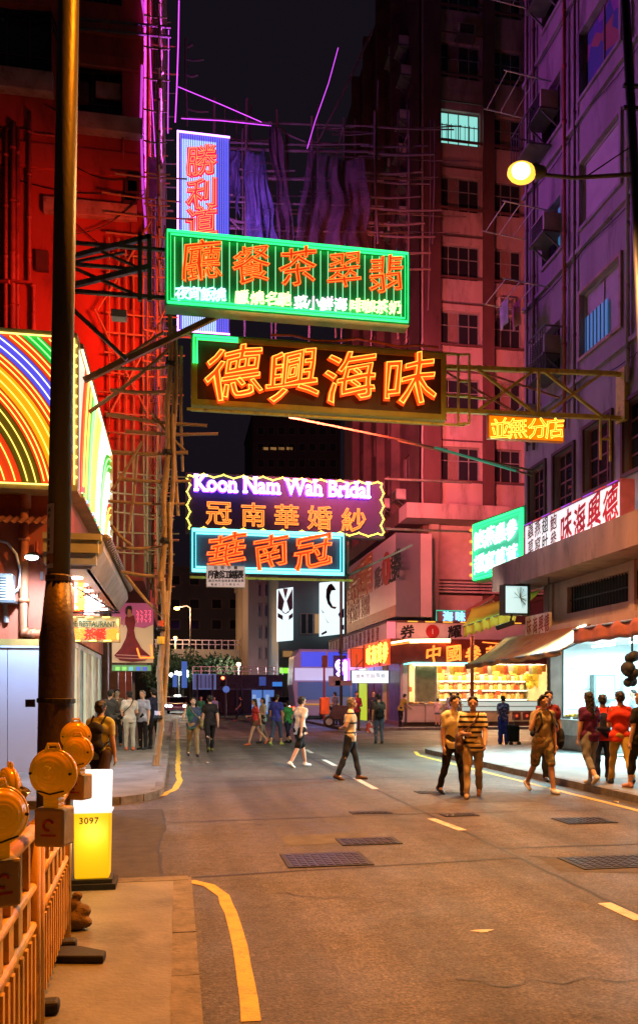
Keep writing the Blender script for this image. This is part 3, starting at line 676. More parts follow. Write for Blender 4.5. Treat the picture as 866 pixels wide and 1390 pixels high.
# ground-floor shop: white room with tubes
M_SHOPW = mat('white shop wall', (0.70, 0.76, 0.77), 0.35, var=0.05, bump=0.02)
sh = MB(); sh.box(XB + 0.45, 16.5, 22.72, 22.9, 0.12, 3.3); sh.box(16.3, 16.5, YB0 + 0.4, 22.7, 0.12, 3.3); sh.box(XB + 0.1, 16.5, YB0 + 0.4, 22.7, 3.2, 3.32); sh.build('shop_wall', M_SHOPW, b1_)
sf = MB(); sf.box(XB + 0.0, 16.3, YB0 + 0.4, 22.7, 0.121, 0.16); sf.build('shop_floor', mat('shop floor tile', (0.4, 0.42, 0.42), 0.3), b1_)
rs = MB()
for i in range(36): rs.box(XB + 0.02, XB + 0.38, 22.70, 22.95 - 0.02 * (i % 2), 0.14 + i * 0.085, 0.14 + (i + 1) * 0.085)
rs.build('shutter_pier', mat('brown shutter', (0.14, 0.08, 0.06), 0.5), b1_)
M_TUBE = emis('fluorescent tube', (0.75, 0.97, 1.0), 16)
for x in (XB + 1.0, XB + 2.6, XB + 4.2):
    for y in (21.4, 19.4, 17.4, 15.0):
        MB().tube([(x, y - 0.6, 3.1), (x, y + 0.6, 3.1)], 0.03, 8).build('fluorescent_tube', M_TUBE, b1_)
lamp('shop_light', 'AREA', (XB + 2.4, 18.6, 3.05), LAMP['right'], (0.60, 0.95, 1.0), b1_, (XB + 2.4, 18.6, 0), 4, 7)
lamp('shop_front_light', 'AREA', (XB + 0.15, 19.3, 2.9), LAMP['front'], (0.50, 0.95, 1.0), b1_, (XB - 1.8, 19.3, 0.0), 0.4, 6, spread=R(110))
# wall cupboard and door at the back of the shop
for (x0, x1, z0, z1_, m) in ((13.3, 14.2, 0.9, 2.35, M_SHOPW), (14.35, 15.0, 0.16, 2.1, mat('grey door', (0.4, 0.46, 0.47), 0.5))):
    c = MB(); c.box(x0, x1, 22.52, 22.71, z0, z1_); c.box(x0 + 0.06, x1 - 0.06, 22.49, 22.515, z0 + 0.06, z1_ - 0.06); c.build('wall_panel', m, b1_)
M_GREYF = mat('grey green frame', (.22, .28, .28), .4); M_FRIDGE = mat('fridge grey', (.35, .42, .43), .3)
for (x0, x1, z0, z1_, m, nm) in ((12.3, 13.0, 1.5, 2.3, M_GREYF, 'notice_board'), (12.36, 12.94, 1.56, 2.24, M_SHOPW, 'notice_paper'), (15.2, 15.28, .5, 2.9, M_GREYF, 'mirror_edge'), (15.5, 15.56, .5, 2.9, M_DARK, 'mirror_edge'), (15.7, 15.78, .5, 2.9, M_GREYF, 'mirror_edge')):
    MB().box(x0, x1, 22.47 + (.0 if nm != 'notice_paper' else -.02), 22.70, z0, z1_).build(nm, m, b1_)
MB().box(15.85, 16.28, 20.6, 21.6, .165, 1.9).build('fridge', M_FRIDGE, b1_); MB().box(15.83, 15.849, 20.66, 21.54, .9, 1.84).build('fridge_door', M_GREYF, b1_)
for i, y in enumerate((19.9, 18.9, 17.6, 16.4)): MB().box(16.26, 16.299, y, y + .55, 1.5 + .15 * (i % 2), 2.3).build('wall_poster', mat('shop poster %d' % i, [(.5, .15, .1), (.2, .35, .4), (.55, .45, .2), (.3, .3, .32)][i], .6), b1_)
for z in (.62, 1.24, 1.86, 2.48): MB().box(11.6, 16.28, 22.714, 22.7195, z - .008, z + .008).build('tile_joint', M_GREYF, b1_)
# ------------------------------------------------------------------ street corner tower behind (pinkish)
YC, XC = 39.5, 12.3
tc_ = thing('apartment_tower', 'tall pinkish apartment tower with brown pillars behind the right-hand signs', 'building', (18, 46, 0))
ZL = 12.2
def onC(px, py): p = PY(px, py, YC); return p.x, p.z
xa0, _ = onC(599, 300); xa1, _ = onC(655, 300); xb0, _ = onC(671.5, 300); xb1, _ = onC(712, 300)
rows = [(602, 650), (508, 556), (415, 464), (323, 372), (229.5, 278), (139.5, 186), (46, 95), (-47, 2), (-140, -91)]
g = MB(); hol = []; Z0 = onC(599, 693)[1]
XE = 24.0
for (yt, yb) in rows:
    za, zt = onC(599, yb)[1], onC(599, yt)[1]
    hol.append((xa0 - XC, xa1 - XC, za - Z0, zt - Z0)); hol.append((xb0 - XC, xb1 - XC, za - Z0, zt - Z0))
wall_holes(g, (XC, YC + 0.35, Z0), (1, 0, 0), (0, -1, 0), XE - XC, 44 - Z0, 0.3, hol)
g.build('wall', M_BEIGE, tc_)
for a, b in ((XC, xa0 - 0.02), (xa1 + 0.02, xb0 - 0.02), (xb1 + 0.02, xb1 + 0.9)):
    MB().box(a, b, YC - 0.05, YC + 0.048, Z0, 44).build('pillar', M_PILLAR, tc_)
for r, (yt, yb) in enumerate(rows):
    za, zt = onC(599, yb)[1], onC(599, yt)[1]
    for c_, (x0, x1) in enumerate(((xa0, xa1), (xb0, xb1))):
        lit = (r == 5 and c_ == 0)
        window(tc_, (x0, YC + 0.35, za), (1, 0, 0), (0, -1, 0), x1 - x0, zt - za, 4 if c_ == 0 else 3, 1, mat('pale window frame', (0.2, 0.19, 0.18), 0.4), M_LITWIN if lit else M_GLASS, rec=0.18, transom=0.62,
               curtain=None if lit or r % 3 == 0 else M_CURT, panes=None if lit or (r + c_) % 2 else (M_GLASS, M_CURT, M_GLASS))
        if lit:
            for i in range(9):
                xx = x0 + (x1 - x0) * (i + 0.5) / 9; MB().bar((xx, YC + 0.25, za + 0.05), (xx, YC + 0.25, za + 0.95), 0.025).build('window_bar', M_DARK, tc_)
            MB().ball((x0 + 0.75, YC + 0.75, zt - 0.3), (0.35, 0.1, 0.06)).build('ceiling_lamp', emis('cyan lamp', (0.6, 1, 1), 6), tc_)
    MB().box(xa0, xa1, YC + 0.0, YC + 0.048, zt + 0.18, zt + 0.24).build('drip_ledge', M_PILLAR, tc_)
    MB().box(xa0, xb1, YC - 0.04, YC + 0.047, za - 0.12, za - 0.02).build('sill', M_PILLAR, tc_)
# street side wall of the tower: plain dark red with shallow fins and small windows
g = MB(); hs = []
for k in range(10):
    for j in range(5): hs.append((2.2 + j * 3.4, 3.3 + j * 3.4, 2.4 + 3.25 * k, 3.6 + 3.25 * k))
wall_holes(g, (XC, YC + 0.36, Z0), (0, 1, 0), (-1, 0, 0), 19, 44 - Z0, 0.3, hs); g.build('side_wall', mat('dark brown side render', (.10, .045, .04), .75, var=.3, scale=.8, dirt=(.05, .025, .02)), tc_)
for h in hs: window(tc_, (XC, YC + 0.36 + h[0], Z0 + h[2]), (0, 1, 0), (-1, 0, 0), h[1] - h[0], h[3] - h[2], 2, 1, rec=0.12)
for j in range(4): MB().box(XC - 0.5, XC - 0.001, YC + 4.4 + j * 3.4, YC + 4.7 + j * 3.4, Z0, 44).build('fin', MATS['dark brown side render'], tc_)
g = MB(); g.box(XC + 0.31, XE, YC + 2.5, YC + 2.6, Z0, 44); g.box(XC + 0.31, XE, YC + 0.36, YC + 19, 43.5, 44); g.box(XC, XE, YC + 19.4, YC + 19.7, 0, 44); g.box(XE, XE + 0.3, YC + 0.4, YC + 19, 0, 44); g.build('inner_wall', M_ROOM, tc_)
# cornice and lower storeys
MB().box(XC - 1.3, XE, YC - 1.5, YC - 0.06, Z0 - 0.75, Z0 - 0.02).build('cornice', M_BEIGE, tc_)
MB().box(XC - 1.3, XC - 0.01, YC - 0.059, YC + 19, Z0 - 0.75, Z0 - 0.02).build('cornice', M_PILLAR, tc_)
zp1 = onC(600, 710)[1]; zp0 = onC(600, 786)[1]; zq1 = onC(600, 808)[1]; zq0 = onC(600, 848)[1]
MB().box(XC + 0.75, XE, YC + 0.1, YC + 0.4, 3.5, Z0 - 0.76).build('lower_wall', M_PILLAR, tc_)
MB().box(XC + 0.001, XC + 0.3, YC + 0.1, YC + 19, 3.5, Z0 - 0.76).build('lower_side_wall', M_PILLAR, tc_)
MB().box(XC + 0.301, XC + 0.749, YC - 0.25, YC + 0.45, 3.5, Z0 - 0.76).build('corner_column', M_BEIGE, tc_)
M_PINKP = mat('pink wall panel', (0.46, 0.30, 0.27), 0.6, var=0.1)
MB().box(onC(591, 0)[0], onC(655, 0)[0], YC + 0.03, YC + 0.098, zp0, zp1).build('wall_panel', M_PINKP, tc_)
MB().box(onC(591, 0)[0], onC(655, 0)[0], YC + 0.03, YC + 0.098, zq0, zq1).build('wall_panel', M_PINKP, tc_)
MB().box(onC(660, 0)[0], onC(720, 0)[0], YC + 0.03, YC + 0.098, zp0, zp1).build('wall_panel', M_PINKP, tc_)
for k in range(4):
    z = zq1 + 0.1 + k * 0.16; MB().box(XC + 0.3, XE, YC - 0.3 , YC + 0.02, z, z + 0.10).build('groove_band', M_BEIGE, tc_)
# ------------------------------------------------------------------ neon signs over the road
N_RED = emis('red neon tube', (1.0, 0.22, 0.03), 2.2)
N_ORG = emis('orange neon tube', (1.0, 0.28, 0.04), 1.7)
N_GRN = emis('green neon tube', (0.03, 1.0, 0.22), 2.2)
N_PALEG = emis('pale green tube', (0.30, 1.0, 0.45), 1.1)
N_YEL = emis('yellow neon tube', (1.0, 0.92, 0.12), 2.2)
N_CYN = emis('cyan neon tube', (0.15, 1.0, 0.95), 3.4)
N_VIO = emis('violet neon tube', (0.62, 0.22, 1.0), 6.0)
N_WHT = emis('white neon tube', (1.0, 0.97, 1.0), 5.0)
N_BLU = emis('blue neon tube', (0.25, 0.45, 1.0), 4.0)
N_MAG = emis('cable with painted magenta glow', (0.75, 0.08, 1.0), 1.6)  # glow that stands in for purple light on ropes and cables
N_WARM = emis('warm white tube', (1.0, 0.85, 0.4), 5.0)
L_RED = emis('red channel letter', (1.0, 0.045, 0.005), 0.95, (0.6, 0.06, 0.03))
L_REDD = emis('dark red channel letter', (1.0, 0.045, 0.006), 0.75, (0.5, 0.05, 0.03))
M_SIGNBK = mat('sign back', (0.06, 0.055, 0.05), 0.6, 0.2)
X1 = Vector((1, 0, 0)); UP = Vector((0, 0, 1))

def sign_box(name, label, Y, tl, br, mface, mframe, depth=0.35, frame=0.09, cat='sign', group=None):
    """a frontal sign box on the plane y=Y, pixel corners top-left and bottom-right"""
    a = PY(*tl, Y); b = PY(*br, Y)
    x0, x1, z0, z1 = a.x, b.x, b.z, a.z
    t = thing(name, label, cat, ((x0 + x1) / 2, Y, z0), group)
    MB().box(x0 + 0.02, x1 - 0.02, Y + 0.03, Y + depth - 0.02, z0 + 0.02, z1 - 0.02).build('panel', mface, t)
    g = MB(); f = frame
    g.box(x0, x1, Y, Y + depth, z1 - 0.019, z1); g.box(x0, x1, Y, Y + depth, z0, z0 + 0.019)
    g.box(x0, x0 + 0.019, Y, Y + depth, z0 + 0.02, z1 - 0.02); g.box(x1 - 0.019, x1, Y, Y + depth, z0 + 0.02, z1 - 0.02)
    if frame > 0.03:
        g.box(x0 + 0.02, x1 - 0.02, Y - 0.01, Y + 0.028, z1 - f, z1 - 0.021); g.box(x0 + 0.02, x1 - 0.02, Y - 0.01, Y + 0.028, z0 + 0.021, z0 + f)
        g.box(x0 + 0.02, x0 + f, Y - 0.008, Y + 0.027, z0 + f, z1 - f); g.box(x1 - f, x1 - 0.02, Y - 0.008, Y + 0.027, z0 + f, z1 - f)
    g.build('frame', mframe, t)
    return t, x0, x1, z0, z1
def tube_part(parent, pts, r, m, name='neon_tube', closed=False, n=6):
    return MB().tube(pts, r, n, closed=closed).build(name, m, parent, smooth=True)
def vis(cx, cy, Y): return PY(cx, cy, Y)

# --- green tea-restaurant sign
YG = 17.2
t, x0, x1, z0, z1 = sign_box('neon_sign', 'big green striped neon sign with five red characters above the street', YG, (224, 310), (556, 441), mat('green sign face', (0.03, 0.34, 0.12), 0.45, var=0.1, bump=0.03), mat('green sign frame', (0.10, 0.35, 0.2), 0.4), 0.4, 0.10)
GS = t
for i in range(31):
    x = x0 + 0.2 + (x1 - x0 - 0.4) * i / 30
    tube_part(t, [(x, YG - 0.02, z0 + 0.16), (x, YG - 0.02, z1 - 0.16)], 0.010, N_PALEG, n=5)
for k, r in ((0.05, 0.026), (0.12, 0.018)):
    tube_part(t, [(x0 + k, YG - 0.05, z0 + k), (x1 - k, YG - 0.05, z0 + k), (x1 - k, YG - 0.05, z1 - k), (x0 + k, YG - 0.05, z1 - k)], r, N_GRN, closed=True)
for ch, cx, cy, s in zip('廳餐茶翠翡', (272, 341, 404, 467, 523), (352, 358, 361, 366, 371), (54, 51, 51, 48, 49)):
    p = PY(cx, cy, YG - 0.06); S = s / 1100.0 * (YG / ray(cx, cy).y) * 1.0
    neon_char(t, ch, p, X1, S, L_REDD, emis('orange edge tube', (1, .25, .03), 1.5), bold=0.014, tube=0.010, slant=0.6)
for word, xs, yy, m in (('夜宵飯燒', (247, 263, 281, 297), 397, N_BLU), ('臘燒名馳', (328, 349, 368, 386), 403, N_YEL), ('菜小鮮海', (408, 425, 443, 462), 410, N_WHT), ('啡咖茶奶', (483, 500, 518, 536), 414, N_YEL)):
    for i, (c, x) in enumerate(zip(word, xs)):
        put_glyph(MB(), c, PY(x, yy + i * 0.8, YG - 0.05), X1, 0.29, 'fill', 0.03, depth=0.08, slant=0.5).build('small_character', {N_BLU: emis('pale blue letters', (0.45, 0.85, 1), 2.2), N_YEL: emis('pale yellow letters', (0.95, 1.0, 0.45), 1.8), N_WHT: emis('pale pink letters', (1, 0.75, 0.95), 2.0)}[m], t)
lamp('sign_light', 'AREA', ((x0 + x1) / 2, YG - 0.4, (z0 + z1) / 2), 70, (0.25, 1, 0.5), t, ((x0 + x1) / 2, YG - 10, 3), 4.5, 1.5)
lamp('sign_back_light', 'AREA', (1.2, YG + 1.3, (z0 + z1) / 2 + .2), LAMP['redg'], (1, 0.05, 0.015), t, (-2.2, 25.5, 12.6), 1.6, 1.0, spread=R(72))
# carrying frame: struts to a mast standing on the restaurant roof
gb = thing('sign_bracket', 'dark steel strut frame that carries the green sign from the roof at the left', 'bracket', (PY(84, 420, YG + .2).x, YG + 0.2, 8.6))
mx = PY(84, 420, YG + 0.2).x
MB().box(mx - 0.09, mx + 0.09, YG + 0.11, YG + 0.29, 8.6, 15.0).build('mast', M_STEEL, gb)
MB().box(mx - 0.25, mx + 0.25, YR + 0.02, YR + 0.35, 8.601, 8.66).build('foot_plate', M_STEEL, gb)
for (ax, ay, bx, by, w_, m) in ((90, 328, 224, 339, .07, 0), (90, 350, 203, 321, .10, 0), (90, 357, 190, 366, .07, 0), (90, 389, 201, 362, .11, 0), (90, 394, 224, 404, .08, 0), (97, 362, 187, 401, .06, 0), (138, 341, 197, 367, .05, 0), (90, 411, 172, 488, .08, 0), (97, 356, 170, 342, .05, 0)):
    MB().bar(PY(ax, ay, YG + 0.2), PY(bx, by, YG + 0.2), w_ * 0.9).build('strut', M_STEEL, gb)
MB().bar(PY(114, 516, YG + .5), PY(300, 426, YG + .5), 0.11).build('strut', mat('brown painted steel', (0.25, 0.13, 0.06), 0.5, 0.2), gb)
for x in (203, 190): MB().bar(PY(x, 318, YG + 0.2), PY(x, 408, YG + 0.2), 0.09).build('strut', M_STEEL, gb)
MB().box(PY(150, 0, YG).x, PY(171, 0, YG).x, YG + 0.15, YG + 0.4, PY(0, 412, YG).z, PY(0, 402, YG).z).build('junction_box', mat('grey junction box', (0.3, 0.3, 0.3), 0.5), gb)
for x in (330, 400, 470, 540):
    MB().bar(PY(x, 310 + (x - 224) * .085, YG + .2), PY(x - 3, 326 + (x - 224) * .085, YG + .2), 0.05).build('lug', M_STEEL, gb)

# --- dried seafood sign with truss
YD = 18.4
t, x0, x1, z0, z1 = sign_box('neon_sign', 'dark brown neon sign with four large orange red characters in a yellow green frame', YD, (260, 453), (606, 570), mat('brown sign face', (0.075, 0.045, 0.02), 0.5, var=0.2), mat('olive sign frame', (0.42, 0.42, 0.05), 0.45, var=0.15), 0.45, 0.13)
DS = t
for ch, cx, cy, s in zip('德興海味', (316, 396, 474, 555), (506, 509, 511, 516), (68, 66, 66, 68)):
    p = PY(cx, cy, YD - 0.12); S = s / 1100.0 * (YD / ray(cx, cy).y)
    neon_char(t, ch, p, X1, S * 1.02, emis('orange red channel letter', (1.0, 0.075, 0.004), 1.0, (0.6, 0.1, 0.03)), emis('yellow orange tube', (1, .42, .05), 2.3), bold=0.026, tube=0.0085, slant=0.7, depth=0.14, wid=1.06)
for k in (0.05, 0.12):
    a, b = PY(260, 453, YD), PY(323, 453, YD)
    tube_part(t, [(x0 + k, YD - 0.06, z0 + (z1 - z0) * 0.58), (x0 + k, YD - 0.06, z1 - k), (b.x, YD - 0.06, z1 - k)], 0.028, N_GRN)
for zz in (z1 + 0.06, z0 - 0.05):
    MB().bar((x0 - 0.1, YD + 0.15, zz), (x1 + 0.5, YD + 0.15, zz), 0.05).build('rail', M_YSTEEL, t)
cb = MB(); cb.tube([(x0 + 1.8 + i * 0.5, YD + 0.05 + 0.05 * math.sin(i), z1 + 0.14 + 0.05 * math.sin(i * 1.9)) for i in range(9)], 0.03, 6); cb.build('cable', mat('orange cable', (0.6, 0.15, 0.04), 0.5), t)
lamp('sign_back_light', 'AREA', ((x0 + x1) / 2, YD + 1.3, (z0 + z1) / 2), LAMP['red2'], (1, 0.15, 0.15), t, (11.5, 40, 15), 2.4, 1.0, spread=R(62))
lamp('sign_light', 'AREA', ((x0 + x1) / 2, YD - 0.5, (z0 + z1) / 2), 320, (1, 0.25, 0.06), t, ((x0 + x1) / 2, YD - 12, 2), 4.5, 1.4)
tr = thing('sign_truss', 'yellow painted steel truss reaching from the right block to the brown sign', 'truss', (XB, YD + 0.2, 9.0))
Yt = YD + 0.2
for (ax, ay, bx, by, w_) in ((606, 498, 834, 507, .10), (606, 557, 834, 567, .10), (606, 536, 660, 541, .05)): MB().bar(PY(ax, ay, Yt), PY(bx, by, Yt), w_).build('chord', M_YSTEEL, tr)
for (ax, ay, bx, by) in ((646, 499, 727, 562), (727, 501, 647, 558), (738, 503, 818, 566), (818, 506, 740, 562), (731, 501, 731, 562)): MB().bar(PY(ax, ay, Yt - .06), PY(bx, by, Yt - .06), .065).build('brace', M_YSTEEL, tr)
for (ax, ay, bx, by) in ((622, 481, 622, 575), (637, 481, 637, 575), (622, 481, 637, 481), (622, 517, 637, 517), (622, 537, 637, 537), (622, 575, 637, 575), (815, 567, 815, 624), (828, 567, 828, 626), (815, 596, 828, 596)): MB().bar(PY(ax, ay, Yt - .12), PY(bx, by, Yt - .12), .045).build('ladder_frame', M_YSTEEL, tr)
p = PY(834, 507, Yt); MB().box(XB - 0.12, XB - 0.002, Yt - 0.2, Yt + 0.2, PY(834, 572, Yt).z, PY(834, 500, Yt).z).build('wall_plate', M_YSTEEL, tr)
for (ax, ay, bx, by) in ((834, 507, 0, 0), (834, 567, 0, 0)):
    a = PY(ax - 1, ay, Yt); MB().bar(a, (XB - 0.11, Yt, a.z - .01), 0.095).build('chord_end', M_YSTEEL, tr)
for (ax, ay, bx, by) in ((640, 500, 760, 540), (606, 505, 700, 560)): MB().bar(PY(ax, ay, Yt + .5), PY(bx, by, Yt + .5), .04).build('stay', mat('rust red steel', (0.3, 0.1, 0.05), 0.6), tr)
# orange hanging sign under the truss
t, x0, x1, z0, z1 = sign_box('hanging_sign', 'small orange sign with four yellow outlined characters hung under the yellow truss', YD + 0.1, (663, 562), (766, 600), emis('orange lit panel', (1.0, 0.26, 0.0), 0.85), mat('orange edge', (0.7, 0.25, 0.03), 0.5), 0.15, 0.0)
for ch, cx in zip('並無分店', (678, 702, 729, 752)):
    neon_char(t, ch, PY(cx, 581, YD + 0.09), X1, 0.50, emis('orange letter', (1, 0.35, 0.0), 0.9), N_YEL, bold=0.0, tube=0.010, slant=0.4, depth=0.05)

# --- bridal shop signs, two behind each other
YK = 28.0
t, x0, x1, z0, z1 = sign_box('neon_sign', 'purple bridal shop sign with white lettering and a curly yellow neon border', YK, (252, 641), (522, 731), mat('violet sign face', (0.03, 0.014, 0.085), 0.5, var=0.12), M_SIGNBK, 0.4, 0.0)
zc = PY(390, 664, YK - 0.14)
flat_text(MB(), 'Koon Nam Wah Bridal', (PY(263, 0, YK).x, YK - 0.14, PY(390, 672, YK).z), X1, 0.78, bold=0.035, depth=0.06, wid=(PY(511, 0, YK).x - PY(263, 0, YK).x) / 7.62, serif=True).build('lettering', emis('white lit letters', (0.86, 0.8, 1.0), 3.4), t)
flat_text(MB(), 'Koon Nam Wah Bridal', (PY(263, 0, YK).x, YK - 0.07, PY(390, 672, YK).z), X1, 0.78, bold=0.05, wid=(PY(511, 0, YK).x - PY(263, 0, YK).x) / 7.62, tube=0.05).build('neon_tube', emis('deep violet neon tube', (0.22, 0.04, 1.0), 5.0), t)
for ch, cx, cy in zip('冠南華婚紗', (297, 344, 389, 434, 480), (697, 699, 701, 703, 706)):
    neon_char(t, ch, PY(cx, cy, YK - 0.1), X1, 0.82, L_REDD, N_ORG, bold=0.0, tube=0.019, slant=0.0, depth=0.05, wid=1.05)
def curly(a, b, n):
    a, b = Vector(a), Vector(b); d = (b - a) / n; nn = Vector((-d.z, 0, d.x)).normalized() * 0.085; pts = []
    for i in range(n):
        for k in range(8):
            u = k / 8; c = a + d * (i + u); s = 1 if i % 2 else -1
            pts.append(c + nn * math.sin(PI * u) * s * 0.9 + d * 0.24 * math.sin(2 * PI * u))
    pts.append(b); return pts
e = 0.1
for a, b, n in (((x0 + e, z1 - e), (x1 - e, z1 - e), 20), ((x1 - e, z1 - e), (x1 - e, z0 + e), 8), ((x1 - e, z0 + e), (x0 + e, z0 + e), 20), ((x0 + e, z0 + e), (x0 + e, z1 - e), 8)):
    tube_part(t, curly((a[0], YK - 0.06, a[1]), (b[0], YK - 0.06, b[1]), n), 0.026, N_YEL)
lamp('sign_light', 'AREA', ((x0 + x1) / 2, YK - 0.5, (z0 + z1) / 2), LAMP['bridal'], (0.7, 0.25, 0.9), t, (4, 12, 3), 5, 1.6)
lamp('sign_back_light', 'AREA', ((x0 + x1) / 2, YK + 1.6, (z0 + z1) / 2), 1500, (1, 0.3, 0.22), t, (10, 44, 6), 2.4, 1.2)  # unseen area light, added strength and aim to brighten the billboard
YK2 = 27.2
t, x0, x1, z0, z1 = sign_box('neon_sign', 'dark blue sign with three red characters inside a glowing turquoise neon frame', YK2, (258, 716), (469, 783), mat('slate sign face', (0.07, 0.085, 0.15), 0.5, var=0.12), M_SIGNBK, 0.35, 0.0)
for ch, cx, cy, s in zip('華南冠', (307, 366, 424), (748, 748, 749), (47, 44, 46)):
    p = PY(cx, cy, YK2 - 0.1); S = s / 1100.0 * (YK2 / ray(cx, cy).y); neon_char(t, ch, p, X1, S, L_RED, emis('orange edge tube', (1, .25, .03), 1.5), bold=0.026, tube=0.011, slant=0.8, depth=0.06, wid=1.12)
for k, r in ((0.08, 0.06), (0.19, 0.03)):
    tube_part(t, [(x0 + k, YK2 - 0.06, z0 + k), (x1 - k, YK2 - 0.06, z0 + k), (x1 - k, YK2 - 0.06, z1 - k), (x0 + k, YK2 - 0.06, z1 - k)], r, N_CYN, closed=True)
MB().bar((x0, YK2 + 0.2, z0 - 0.12), (x1 + 0.3, YK2 + 0.2, z0 - 0.1), 0.08).build('rail', M_YSTEEL, t)
# carrying frame on the right of the bridal signs
fr = thing('sign_gantry', 'thin steel frame that carries the two bridal signs from the block on the right', 'frame', (XC, YK + 0.3, 6))
for (ax, ay, bx, by) in ((522, 650, 640, 655), (469, 716, 640, 722), (469, 783, 560, 740), (472, 730, 472, 800)): MB().bar(PY(ax, ay, YK + 0.45), PY(bx, by, YK + 0.45), .07).build('bar', M_STEEL, fr)
# white clinic sign
YW = 26.6
t, x0, x1, z0, z1 = sign_box('clinic_sign', 'small white printed clinic board hung at the lower left of the turquoise framed sign', YW, (280, 767), (333, 798), emis('pinkish board with added glow', (.75, .55, .54), .42, (.7, .58, .56)), M_WHITE, 0.12, 0.0)  # the board's own glow stands in for street light falling on it
M_INK = mat('black ink', (0.015, 0.012, 0.012), 0.6, bump=0)
g = MB()
for ch, cx in zip('所診江錫張', (288, 298, 307, 316, 325)): put_glyph(g, ch, PY(cx, 780, YW - 0.004), X1, 0.27, 'fill', 0.035, depth=0.01)
for ch, cx in zip('註冊中醫', (293, 302, 311, 320)): put_glyph(g, ch, PY(cx, 770.7, YW - 0.004), X1, 0.11, 'fill', 0.02, depth=0.01)
for i, ch in enumerate('跌打內外全科針灸專治風'): put_glyph(g, ch, PY(285 + i * 4.4, 788.5, YW - 0.004), X1, 0.085, 'fill', 0.02, depth=0.01)
for i, ch in enumerate('電話二三八四五六'): put_glyph(g, ch, PY(288 + i * 5, 793.5, YW - 0.004), X1, 0.07, 'fill', 0.02, depth=0.01)
g.build('lettering', M_INK, t)
for x in (284, 329): MB().bar(PY(x, 767, YW + .05), PY(x, 757, YW + .05), .02).build('hanger', M_DARK, t)

# --- tall LED column sign
YL = 28.6
t, x0, x1, z0, z1 = sign_box('led_sign', 'tall upright blue dotted light sign with red and yellow characters behind the green sign', YL, (243, 178), (312, 455), mat('blue black sign face', (0.02, 0.02, 0.08), 0.4), mat('violet frame', (0.2, 0.08, 0.4), 0.4), 0.5, 0.0)
M_LED = emis('pale blue lamp dots', (0.40, 0.60, 1.0), 1.7); M_LED2 = emis('violet blue lamp dots', (0.16, 0.16, 1.0), 1.2)
g = MB(); g2 = MB(); nx, nz_ = 27, 100
for i in range(nx):
    for j in range(nz_):
        x = x0 + 0.06 + (x1 - x0 - 0.12) * i / (nx - 1); z = z0 + 0.06 + (z1 - z0 - 0.12) * j / (nz_ - 1)
        edge = i > nx * 0.72 or i == 0 or j > nz_ - 4
        (g2 if edge else g).box(x - 0.017, x + 0.017, YL - 0.03, YL + 0.028, z - 0.022, z + 0.022)
o = g.build('lamp_dots', M_LED, t); o['kind'] = 'stuff'; o = g2.build('lamp_dots', M_LED2, t); o['kind'] = 'stuff'
for ch, cy in zip('勝利道', (217, 262, 300)):
    neon_char(t, ch, PY(273, cy, YL - 0.1), X1, 1.02, emis('hot pink letter', (1, 0.015, 0.07), 1.0, (.6, .02, .1)), emis('amber thin tube', (1, .5, .12), 1.4), bold=0.05, tube=0.007, slant=0.6, depth=0.06)
for zz in (z1 - .02, z0 + .02): tube_part(t, [(x0, YL - .05, zz), (x1, YL - .05, zz)], 0.03, N_VIO)
tube_part(t, [(x0 - 0.04, YL - 0.05, z0), (x0 - 0.04, YL - 0.05, z1)], 0.035, N_VIO)
lamp('sign_light', 'AREA', ((x0 + x1) / 2, YL - 0.6, (z0 + z1) / 2 + 1), LAMP['led'], (0.60, 0.12, 1.0), t, (10, 19, 16), 0.9, 7, spread=R(110))
lamp('side_light', 'AREA', (x0 - 0.25, YL - 1.2, z1 + 0.5), 700, (0.7, 0.08, 1.0), t, (-1.0, 26.6, 22), 0.8, 7, spread=R(120))
lamp('back_light', 'AREA', (x1 + 0.3, YL + 0.8, (z0 + z1) / 2 + 1), 700, (0.35, 0.12, 1.0), t, (3.2, 33, 19), 0.8, 5)

# --- rainbow sign on the restaurant corner
def clip_poly(poly, x0, x1, z0, z1):
    def cut(ps, f, inter):
        out = []
        for i, p in enumerate(ps):
            q = ps[i - 1]
            if f(p):
                if not f(q): out.append(inter(q, p))
                out.append(p)
            elif f(q): out.append(inter(q, p))
        return out
    def ix(v): return lambda a, b: (v, a[1] + (b[1] - a[1]) * (v - a[0]) / (b[0] - a[0]))
    def iz(v): return lambda a, b: (a[0] + (b[0] - a[0]) * (v - a[1]) / (b[1] - a[1]), v)
    for f, it in ((lambda p: p[0] >= x0, ix(x0)), (lambda p: p[0] <= x1, ix(x1)), (lambda p: p[1] >= z0, iz(z0)), (lambda p: p[1] <= z1, iz(z1))):
        if not poly: return []
        poly = cut(poly, f, it)
    return poly
YF = 17.0; XF = -1.98
a = PY(105, 457, YF); b = PY(105, 662, YF); fz0, fz1 = b.z, a.z; fx0 = -9.0
rs_ = thing('rainbow_sign', 'curved rainbow neon sign wrapping the left corner above the restaurant eaves', 'sign', (XF, YF, fz0))
MB().box(fx0, XF - 0.03, YF + 0.03, YF + 0.5, fz0 + 0.02, fz1 - 0.02).build('front_panel', mat('dark sign panel', (0.08, 0.03, 0.02), 0.5), rs_)
SY1 = 25.2
MB().box(XF - 0.5, XF - 0.03, YF + 0.51, SY1, fz0 + 0.02, fz1 - 0.02).build('side_panel', emis('lit side panel', (1.0, 0.9, 0.72), 0.9), rs_)
M_SFR = mat('yellow sign frame', (0.5, 0.42, 0.2), 0.4)
g = MB(); g.box(fx0, XF, YF - 0.02, YF + 0.53, fz1 - 0.02, fz1 + 0.07); g.box(fx0, XF, YF - 0.02, YF + 0.53, fz0 - 0.07, fz0 + 0.02); g.box(XF - 0.09, XF, YF - 0.02, YF + 0.05, fz0 + 0.021, fz1 - 0.021)
